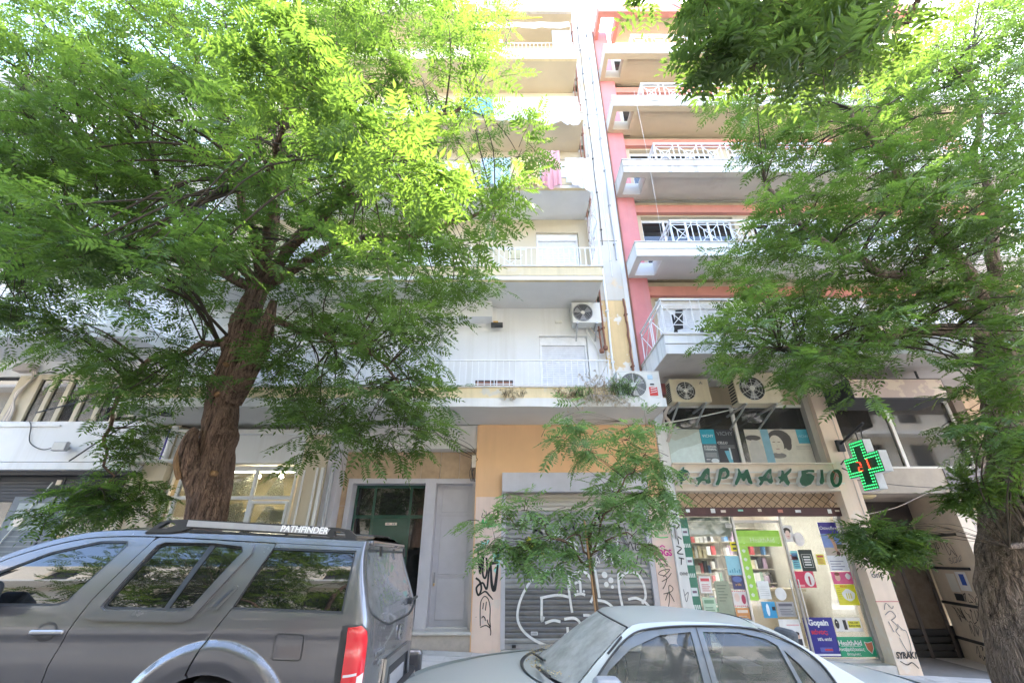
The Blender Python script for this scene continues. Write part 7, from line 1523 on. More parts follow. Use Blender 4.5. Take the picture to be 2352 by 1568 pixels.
# crown clumps in metres: x, y, z, radius
C_LEFT=[(-8.72,4.0,10.04,0.43),(-10.94,5.12,12.43,0.55),(-14.18,6.14,15.04,0.67),(-6.67,3.31,8.46,0.35),(-10.1,4.74,12.26,0.53),(-11.62,5.42,14.14,0.61),(-7.63,3.97,9.8,0.42),(-8.48,4.34,10.7,0.46),(-10.27,5.2,13.47,0.58),(-6.07,3.42,9.31,0.38),(-7.57,4.49,10.93,0.48),(-10.14,5.88,14.34,0.64),(-6.41,3.89,9.62,0.41),(-6.95,4.5,10.93,0.48),(-9.14,5.35,13.74,0.6),(-6.05,3.8,10.09,0.42),(-7.08,4.54,11.26,0.49),(-8.54,5.68,13.49,0.61),(-5.42,3.9,10.12,0.43),(-5.84,4.22,10.27,0.45),(-6.76,5.22,12.48,0.56),(-4.47,3.78,9.97,0.42),(-5.81,4.38,11.7,0.49),(-6.98,5.96,15.07,0.66),(-3.47,3.54,8.9,0.38),(-5.42,4.98,12.4,0.54),(-6.65,6.0,14.26,0.64),(-3.73,4.15,11.17,0.47),(-4.78,4.81,12.29,0.53),(-5.34,6.12,15.2,0.68),(-2.75,3.52,9.44,0.39),(-3.69,4.35,11.58,0.49),(-3.9,5.36,12.57,0.57),(-2.53,3.73,9.25,0.4),(-3.15,4.79,12.39,0.53),(-3.3,5.62,13.91,0.62),(-1.74,3.23,8.28,0.34),(-2.07,4.33,10.64,0.46),(-2.57,5.83,13.6,0.62),(-1.12,3.63,9.91,0.41),(-1.73,4.49,10.98,0.48),(-2.04,6.05,13.98,0.64),(-0.47,3.69,9.68,0.4),(-0.73,4.49,11.41,0.49),(-1.2,5.58,14.29,0.62),(-8.12,3.96,9.06,0.4),(-9.37,4.48,10.0,0.45),(-12.17,5.89,12.55,0.59),(-7.46,3.85,8.6,0.38),(-9.54,4.75,11.3,0.5),(-11.18,5.66,12.26,0.57),(-7.06,4.0,9.15,0.41),(-6.81,4.07,9.1,0.41),(-8.33,5.16,10.94,0.51),(-9.03,5.37,11.88,0.55),(-5.39,3.68,8.29,0.37),(-7.42,4.93,10.82,0.5),(-9.07,5.78,12.33,0.58),(-5.35,3.82,9.02,0.39),(-6.72,4.92,10.9,0.5),(-8.52,5.64,12.91,0.59),(-4.97,3.89,9.34,0.41),(-6.05,4.67,11.11,0.49),(-7.21,5.33,12.44,0.56),(-4.03,3.39,8.39,0.35),(-5.53,4.58,10.44,0.47),(-6.09,5.44,11.94,0.55),(-3.53,3.61,8.98,0.38),(-4.49,4.32,9.99,0.44),(-5.06,5.24,11.83,0.54),(-3.27,3.75,9.17,0.39),(-4.57,5.16,11.42,0.53),(-4.98,6.01,13.28,0.62),(-2.4,3.34,8.13,0.35),(-3.69,5.16,11.44,0.53),(-3.68,5.55,12.13,0.57),(-1.84,3.31,8.37,0.35),(-2.52,4.34,9.83,0.44),(-3.14,5.58,11.81,0.56),(-1.66,3.49,8.54,0.36),(-2.04,5.16,11.67,0.53),(-2.18,5.46,11.97,0.56),(-0.92,3.62,8.55,0.37),(-1.57,4.69,10.09,0.47),(-1.86,5.32,11.86,0.55),(-0.59,3.49,8.36,0.36),(-0.6,4.21,9.38,0.42),(-1.12,6.14,13.73,0.64),(-0.42,5.19,12.01,0.54),(-0.43,5.67,12.36,0.58),(-6.97,3.5,7.66,0.34),(-9.02,4.56,9.37,0.44),(-10.14,5.24,10.38,0.5),(-7.76,4.12,8.62,0.4),(-7.56,4.21,8.71,0.41),(-10.51,5.78,11.49,0.56),(-6.19,3.68,7.74,0.35),(-9.17,5.4,10.36,0.51),(-5.18,3.27,6.92,0.31),(-7.09,4.63,9.27,0.44),(-9.73,6.11,11.61,0.58),(-5.66,3.75,7.98,0.36),(-6.43,4.35,9.14,0.42),(-7.51,5.27,10.19,0.5),(-5.36,3.99,8.11,0.38),(-6.64,4.92,10.46,0.49),(-7.29,5.9,11.0,0.55),(-4.23,3.42,7.16,0.32),(-5.68,4.91,9.47,0.46),(-7.75,6.12,12.25,0.6),(-4.02,3.61,7.65,0.35),(-4.72,4.24,8.69,0.41),(-5.98,5.27,10.68,0.51),(-3.94,3.94,8.23,0.38),(-4.25,4.63,9.83,0.46),(-5.49,5.69,11.13,0.55),(-2.5,3.26,7.21,0.32),(-3.91,4.83,10.16,0.48),(-4.59,5.75,10.87,0.54),(-2.56,3.75,8.16,0.37),(-3.35,4.72,9.35,0.45),(-4.16,5.57,11.37,0.55),(-2.11,3.91,8.51,0.39),(-2.69,4.87,10.3,0.48),(-3.63,5.79,11.9,0.57),(-1.67,3.68,7.56,0.35),(-1.89,4.23,8.51,0.4),(-2.21,5.35,11.2,0.53),(-0.83,3.42,7.28,0.33),(-1.67,4.87,9.38,0.46),(-1.55,5.82,11.94,0.57),(-0.69,3.53,7.8,0.35),(-0.73,4.59,9.53,0.45),(-1.26,5.85,11.12,0.55),(-0.02,4.05,8.53,0.39),(-0.2,4.77,9.6,0.46),(-0.07,5.3,10.71,0.51),(0.11,4.68,9.16,0.44),(-7.01,3.82,7.03,0.34),(-8.09,4.3,8.06,0.39),(-10.86,5.57,10.3,0.52),(-5.79,3.35,6.37,0.3),(-7.85,4.36,8.31,0.4),(-10.23,5.68,10.39,0.53),(-5.87,3.57,6.65,0.32),(-7.59,4.87,8.72,0.44),(-8.46,5.32,9.11,0.47),(-5.81,3.87,7.55,0.36),(-6.62,4.4,8.47,0.41),(-8.37,5.28,9.77,0.49),(-4.85,3.56,6.62,0.32),(-6.31,4.48,8.33,0.41),(-7.18,5.36,9.4,0.48),(-5.3,4.14,7.66,0.37),(-6.46,5.18,9.41,0.47),(-8.09,5.98,11.05,0.56),(-4.42,3.75,7.54,0.35),(-4.91,4.55,8.39,0.42),(-7.42,6.1,11.23,0.57),(-3.24,3.25,6.2,0.29),(-4.94,4.6,8.88,0.43),(-6.08,5.61,10.25,0.52),(-3.05,3.24,6.72,0.3),(-4.01,4.71,8.93,0.44),(-4.78,5.28,9.47,0.48),(-3.04,3.74,7.48,0.35),(-3.63,5.06,9.07,0.46),(-4.76,5.74,10.72,0.54),(-2.33,3.58,6.9,0.33),(-3.21,5.11,9.03,0.46),(-4.08,6.03,10.67,0.55),(-2.02,3.51,7.11,0.33),(-2.87,5.02,8.85,0.45),(-2.98,5.28,9.88,0.49),(-1.63,3.63,7.32,0.34),(-1.72,4.26,8.18,0.39),(-2.12,5.4,10.15,0.51),(-1.04,3.3,6.61,0.3),(-1.48,4.95,9.18,0.46),(-1.6,5.85,9.92,0.52),(-0.48,3.64,6.99,0.33),(-0.64,5.15,9.16,0.47),(-0.74,5.47,9.57,0.49),(-0.01,3.33,6.65,0.31),(-0.43,4.46,8.56,0.42),(-0.11,5.26,9.69,0.49),(0.1,4.33,8.45,0.41),(-6.61,3.86,6.6,0.33),(-9.17,5.11,8.44,0.45),(-12.4,6.8,10.45,0.59),(-7.0,4.2,7.42,0.37),(-8.79,5.24,8.3,0.45),(-9.5,6.0,9.19,0.51),(-6.31,4.12,6.73,0.35),(-8.71,5.6,9.02,0.49),(-10.37,6.97,10.72,0.6),(-6.54,4.52,7.86,0.4),(-8.59,5.84,9.74,0.52),(-9.46,6.41,9.95,0.55),(-4.9,3.84,6.73,0.34),(-7.29,5.37,8.94,0.47),(-8.05,6.14,9.41,0.53),(-5.79,4.71,8.0,0.41),(-6.17,5.43,8.42,0.46),(-8.37,6.81,10.98,0.6),(-4.2,3.79,6.89,0.34),(-6.41,5.75,8.95,0.49),(-6.84,6.23,9.48,0.53),(-3.99,4.31,7.0,0.37),(-4.44,4.74,7.94,0.41),(-5.83,6.08,9.5,0.52),(-3.16,3.63,6.49,0.32),(-4.62,5.27,8.64,0.46),(-5.79,6.98,10.9,0.61),(-2.99,4.39,7.05,0.37),(-4.02,5.64,8.98,0.49),(-4.95,6.64,10.22,0.57),(-2.29,3.69,6.59,0.32),(-3.61,5.39,8.82,0.47),(-3.61,6.21,9.54,0.53),(-2.02,4.41,7.57,0.39),(-2.99,5.49,8.59,0.47),(-2.93,6.65,9.9,0.56),(-1.47,4.29,7.07,0.37),(-2.41,5.75,9.14,0.5),(-2.64,6.48,9.61,0.55),(-1.18,4.04,7.27,0.36),(-1.76,5.75,9.01,0.49),(-1.4,6.3,9.77,0.54),(-0.84,4.23,7.02,0.36),(-0.75,5.74,9.27,0.5),(-1.18,6.17,9.92,0.54),(-0.1,3.79,6.33,0.32),(-0.12,4.99,7.93,0.43),(-0.61,6.81,10.47,0.59),(0.35,5.33,8.68,0.46),(-7.99,4.7,6.93,0.39),(-8.57,4.86,7.57,0.41),(-10.15,6.08,8.5,0.5),(-6.95,4.33,6.53,0.36),(-7.39,4.8,6.96,0.39),(-10.79,6.95,9.25,0.56),(-6.33,4.33,6.36,0.35),(-7.95,5.52,8.2,0.46),(-8.56,5.98,8.51,0.49),(-5.24,3.71,6.07,0.31),(-6.73,4.85,7.1,0.4),(-8.92,6.79,9.18,0.55),(-5.58,4.65,6.8,0.38),(-6.93,5.83,8.2,0.48),(-7.82,5.94,8.81,0.5),(-4.85,4.12,6.43,0.34),(-7.7,6.48,9.17,0.54),(-4.54,4.28,6.78,0.36),(-5.46,5.29,7.55,0.43),(-5.68,5.95,8.05,0.48),(-3.46,3.94,6.0,0.32),(-4.93,5.13,7.53,0.42),(-5.5,6.3,8.46,0.51),(-3.65,4.39,6.66,0.36),(-3.92,5.07,7.38,0.42),(-5.24,6.46,8.69,0.52),(-2.9,3.87,6.11,0.32),(-3.5,5.04,7.75,0.42),(-5.19,6.98,9.67,0.58),(-2.73,4.66,7.05,0.39),(-3.6,5.65,8.24,0.47),(-3.98,6.28,8.57,0.51),(-2.21,4.12,6.51,0.34),(-2.35,4.79,7.11,0.39),(-3.17,6.37,8.48,0.51),(-1.48,3.92,6.37,0.33),(-1.67,5.31,7.56,0.43),(-2.83,6.75,9.49,0.56),(-1.22,4.62,6.86,0.38),(-1.15,4.77,7.0,0.39),(-1.94,6.34,8.64,0.52),(-0.49,4.64,6.71,0.38),(-0.88,5.59,7.62,0.45),(-0.72,6.75,9.75,0.57),(-0.22,4.73,6.71,0.38),(-0.35,5.04,7.47,0.42),(-0.28,6.62,9.45,0.55),(0.13,4.12,6.56,0.35),(0.14,5.75,8.33,0.48),(0.68,5.89,8.66,0.49),(-6.59,4.28,5.63,0.33),(-9.62,5.78,7.62,0.46),(-9.7,6.08,8.11,0.49),(-6.8,4.45,6.22,0.35),(-7.34,4.91,6.34,0.38),(-9.78,6.66,7.86,0.51),(-6.35,4.33,6.19,0.35),(-7.49,5.27,7.0,0.42),(-8.35,6.14,7.37,0.47),(-5.49,4.22,5.98,0.34),(-6.82,5.28,7.18,0.42),(-8.77,6.74,8.85,0.54),(-5.14,4.29,5.91,0.34),(-6.27,5.3,7.26,0.43),(-7.78,6.26,7.99,0.49),(-4.71,4.11,5.85,0.33),(-5.39,5.15,6.47,0.4),(-7.41,6.93,8.35,0.54),(-5.88,5.79,7.69,0.46),(-6.87,6.7,8.38,0.53),(-3.38,4.16,5.87,0.33),(-4.06,5.25,7.09,0.42),(-5.2,6.25,8.25,0.5),(-2.68,3.9,5.26,0.3),(-3.79,5.57,6.98,0.43),(-4.47,6.58,7.9,0.51),(-2.2,3.88,5.43,0.3),(-3.01,5.23,6.58,0.4),(-3.17,6.02,7.93,0.48),(-2.1,4.24,5.71,0.33),(-2.93,5.67,7.66,0.45),(-2.65,5.91,7.23,0.46),(-1.53,4.42,6.28,0.35),(-1.68,4.98,6.53,0.39),(-1.84,5.94,7.9,0.48),(-0.85,3.68,5.51,0.29),(-1.43,5.74,7.25,0.45),(-1.5,6.6,8.63,0.53),(-0.48,4.46,6.32,0.36),(-0.79,4.74,6.49,0.38),(-0.78,6.89,8.5,0.54),(-0.16,3.85,5.65,0.31),(-0.3,4.97,6.28,0.38),(-0.48,5.96,7.71,0.47),(0.26,4.34,5.88,0.34),(0.19,5.29,7.19,0.42),(0.58,6.52,8.19,0.51),(-5.93,3.9,5.18,0.3),(-8.83,5.75,6.58,0.43),(-9.64,6.34,6.99,0.47),(-5.45,3.93,4.85,0.29),(-7.66,5.14,6.23,0.39),(-9.29,6.58,7.53,0.5),(-4.83,3.73,4.63,0.27),(-6.39,4.85,5.92,0.37),(-8.5,6.53,6.99,0.48),(-5.06,4.04,4.87,0.3),(-6.08,5.03,5.83,0.37),(-7.5,5.98,6.93,0.45),(-4.75,4.07,5.02,0.3),(-5.69,5.07,6.31,0.39),(-7.74,6.76,7.11,0.5),(-3.7,3.72,4.83,0.28),(-5.03,4.76,5.91,0.36),(-6.22,5.99,6.97,0.45),(-4.28,4.67,5.41,0.34),(-5.36,5.6,6.77,0.43),(-5.8,5.96,6.76,0.45),(-5.16,6.35,6.75,0.47),(-3.54,4.64,5.63,0.35),(-4.29,5.77,6.52,0.43),(-4.8,6.47,6.97,0.48),(-3.19,4.66,5.93,0.36),(-3.7,5.77,6.66,0.43),(-3.88,6.19,6.98,0.46),(-2.13,4.13,5.33,0.31),(-2.48,4.89,5.78,0.36),(-3.75,6.69,7.26,0.5),(-1.74,3.75,4.63,0.28),(-2.5,5.24,6.44,0.4),(-2.52,6.05,6.59,0.45),(-1.37,4.26,5.52,0.33),(-1.74,4.79,5.86,0.36),(-2.14,6.73,7.79,0.51),(-1.08,4.32,5.31,0.32),(-1.34,5.78,6.35,0.43),(-1.77,6.86,7.72,0.52),(-0.7,4.07,5.18,0.31),(-0.48,5.48,6.63,0.42),(-0.63,5.87,6.53,0.44),(0.04,4.57,5.68,0.35),(-0.11,5.68,6.6,0.43),(-0.12,6.7,7.56,0.51),(0.18,5.87,6.71,0.44),(-8.66,6.07,5.95,0.43),(-9.73,6.44,6.38,0.46),(-10.64,6.97,7.05,0.51),(-6.15,4.54,5.13,0.33),(-7.47,5.46,5.76,0.39),(-8.31,5.88,6.15,0.43),(-7.58,6.02,6.04,0.43),(-6.51,5.08,5.43,0.37),(-8.26,6.54,6.59,0.47),(-5.08,4.38,4.9,0.32),(-7.04,5.69,6.01,0.41),(-7.3,5.88,6.31,0.43),(-4.45,4.12,4.87,0.3),(-6.94,6.44,6.18,0.46),(-7.49,6.77,7.04,0.5),(-5.83,6.07,6.05,0.43),(-6.46,6.65,6.4,0.47),(-6.87,6.87,7.13,0.5),(-3.16,3.67,4.48,0.27),(-4.77,5.15,5.7,0.38),(-5.55,5.87,6.18,0.43),(-3.6,4.43,5.01,0.32),(-4.78,5.81,6.17,0.42),(-5.18,6.86,6.57,0.49),(-2.9,4.06,4.66,0.29),(-4.21,5.6,5.81,0.4),(-4.81,7.12,6.62,0.5),(-3.51,6.12,5.91,0.43),(-3.19,5.48,5.75,0.4),(-4.16,7.14,6.62,0.5),(-2.08,3.97,4.71,0.29),(-3.51,6.6,6.39,0.47),(-3.9,7.21,6.96,0.52),(-1.87,4.29,5.01,0.31),(-2.21,5.06,5.59,0.37),(-2.99,6.35,6.61,0.46),(-1.55,4.22,5.01,0.31),(-1.73,6.35,6.1,0.45),(-1.72,6.04,6.41,0.44),(-1.19,4.28,5.03,0.31),(-1.33,6.62,6.56,0.48),(-1.6,7.08,6.54,0.5),(-0.52,4.08,4.81,0.3),(-0.84,6.3,6.07,0.45),(-0.99,6.77,6.41,0.48),(-0.13,4.35,5.0,0.32),(-0.14,5.56,6.02,0.41),(-0.29,6.84,6.85,0.5),(-8.19,5.96,5.12,0.4),(-9.34,6.43,5.67,0.44),(-9.89,6.89,6.23,0.48),(-8.05,5.98,5.68,0.42),(-8.41,6.22,5.69,0.43),(-9.06,6.9,5.66,0.47),(-7.8,6.14,5.59,0.43),(-8.0,6.29,5.69,0.44),(-8.22,6.79,5.93,0.47),(-7.69,6.86,6.29,0.48),(-6.51,6.07,5.6,0.42),(-5.46,6.1,5.51,0.42),(-5.74,6.51,5.82,0.45),(-6.02,6.99,6.28,0.49),(-5.31,6.68,5.65,0.46),(-5.82,7.09,6.42,0.5),(-3.44,6.08,5.45,0.42),(-3.65,6.65,5.73,0.46),(-4.24,6.91,6.0,0.48),(-2.97,6.1,5.73,0.43),(-3.33,6.7,5.65,0.46),(-3.27,7.22,6.26,0.5),(-2.16,6.02,5.66,0.42),(-2.4,6.32,5.64,0.44),(-3.13,7.26,6.27,0.5),(-1.9,5.95,5.53,0.41),(-2.0,6.42,5.6,0.44),(-2.4,7.2,6.53,0.51),(-1.19,5.88,5.5,0.41),(-1.39,6.68,5.83,0.46),(-1.33,6.93,6.14,0.48),(-0.7,6.13,5.71,0.43),(-1.05,6.32,5.61,0.44),(-0.85,6.86,6.29,0.48),(-0.52,6.84,6.22,0.48),(-9.6,6.89,5.48,0.46),(-7.94,6.01,4.98,0.4),(-8.19,6.34,5.28,0.43),(-7.02,6.12,4.7,0.4),(-7.65,6.49,5.12,0.43),(-8.39,6.88,5.57,0.46),(-7.25,6.38,5.14,0.43),(-5.38,6.05,4.6,0.39),(-3.82,6.02,4.67,0.39),(-4.18,6.52,4.82,0.43),(-4.39,6.84,5.52,0.46),(-3.18,5.65,4.57,0.37),(-3.49,6.44,5.11,0.43),(-3.8,6.9,5.03,0.45),(-2.77,5.97,4.7,0.39),(-3.17,6.43,5.15,0.43),(-3.13,6.81,5.11,0.45),(-2.21,5.71,4.59,0.38),(-2.54,6.18,4.62,0.4),(-2.61,6.75,5.32,0.45),(-1.86,5.83,4.89,0.39),(-1.68,6.37,5.25,0.43),(-1.87,6.75,5.09,0.44),(-1.42,6.11,4.97,0.41),(-1.38,6.44,5.17,0.43),(-1.5,7.11,5.62,0.48),(-6.2,6.04,4.46,0.39),(-6.84,6.61,4.45,0.42),(-7.23,7.01,4.87,0.45),(-5.81,6.14,4.15,0.39),(-5.75,6.2,4.11,0.39),(-6.94,7.27,4.48,0.46),(-5.2,6.04,4.31,0.39),(-5.68,6.53,4.33,0.41),(-6.12,7.28,4.62,0.46),(-4.74,5.97,4.2,0.38),(-5.38,6.71,4.8,0.43),(-5.47,6.76,4.53,0.43),(-3.71,6.11,4.21,0.39),(-3.98,6.31,4.44,0.4),(-3.34,5.78,4.3,0.37),(-3.23,6.37,4.11,0.4),(-4.0,7.09,4.81,0.46),(-2.73,5.9,4.37,0.38),(-3.17,6.61,4.69,0.43),(-3.5,7.17,4.75,0.46),(-2.08,5.78,3.91,0.36),(-2.25,6.67,4.78,0.43),(-2.63,6.88,4.91,0.45),(-1.45,6.02,4.09,0.38),(-1.67,6.34,4.65,0.41),(-2.05,7.25,4.48,0.45),(-1.33,5.91,3.91,0.37),(-1.41,6.41,4.63,0.41),(-5.33,5.73,3.72,0.36),(-3.79,6.36,4.05,0.4),(-3.15,5.81,3.6,0.36),(-3.62,6.7,3.96,0.41),(-3.68,7.26,3.95,0.44),(-2.65,5.65,3.37,0.34),(-3.02,6.59,3.74,0.4),(-3.06,7.14,4.08,0.44),(-2.09,5.72,3.73,0.36),(-2.64,6.71,4.19,0.42),(-2.23,6.97,4.09,0.43),(-1.7,5.88,3.49,0.36),(-1.98,6.69,3.69,0.4),(-2.14,6.86,3.99,0.42),(-1.37,6.51,3.96,0.4),(-1.37,7.12,4.06,0.44),(-3.05,6.39,3.14,0.37),(-2.65,5.99,3.09,0.35),(-2.91,6.5,3.57,0.39),(-2.9,7.29,3.46,0.43),(-2.11,5.85,3.03,0.34),(-2.14,6.3,3.35,0.38),(-2.45,7.25,3.44,0.43),(-1.53,5.97,3.17,0.35),(-1.61,6.32,3.3,0.38),(-1.69,6.75,3.43,0.4),(-1.27,5.99,3.24,0.36),(-6.89,7.44,3.49,0.31),(-6.7,7.83,3.84,0.33),(-6.28,7.39,3.5,0.31),(-6.54,7.55,3.3,0.31),(-6.73,7.67,3.21,0.31),(-7.09,7.59,2.76,0.3),(-7.01,7.78,2.7,0.31),(-6.9,7.63,2.67,0.3),(-6.06,7.46,2.72,0.3),(-6.54,7.7,2.73,0.3),(-7.28,7.52,2.27,0.29),(-7.28,7.88,2.28,0.3),(-7.27,7.71,2.56,0.3),(-6.71,7.68,2.45,0.3),(-6.44,7.34,2.37,0.29),(-6.21,7.5,2.41,0.29),(-6.28,7.84,2.6,0.31)]
C_NEAR=[(-1.8,2.0,5.25,0.15),(-1.63,2.05,5.16,0.15),(-1.83,2.1,5.02,0.17),(-1.52,2.1,4.86,0.15),(-2.09,2.3,5.11,0.18),(-1.83,2.4,5.03,0.2),(-2.42,2.6,5.2,0.2),(-2.13,2.7,5.1,0.22),(-1.17,2.3,4.58,0.14),(-1.02,2.3,4.43,0.15),(-0.77,2.35,4.21,0.15),(-0.61,2.4,4.17,0.13),(-1.59,2.6,4.97,0.19),(-1.97,2.9,5.05,0.25),(-1.43,2.9,4.77,0.22),(-1.04,2.8,4.4,0.19),(-0.77,3.0,4.44,0.2),(-1.57,2.6,5.26,0.2),(-0.22,3.6,5.01,0.24),(0.02,3.8,5.46,0.23),(-3.23,3.4,4.37,0.26),(-3.75,3.6,4.31,0.27),(-4.29,3.6,4.64,0.27),(-4.62,3.4,4.88,0.27),(-4.11,4.0,4.09,0.21),(-3.8,4.2,4.45,0.25),(-1.29,3.4,4.21,0.23),(-1.16,4.0,4.14,0.26),(-1.55,4.2,3.82,0.26)]
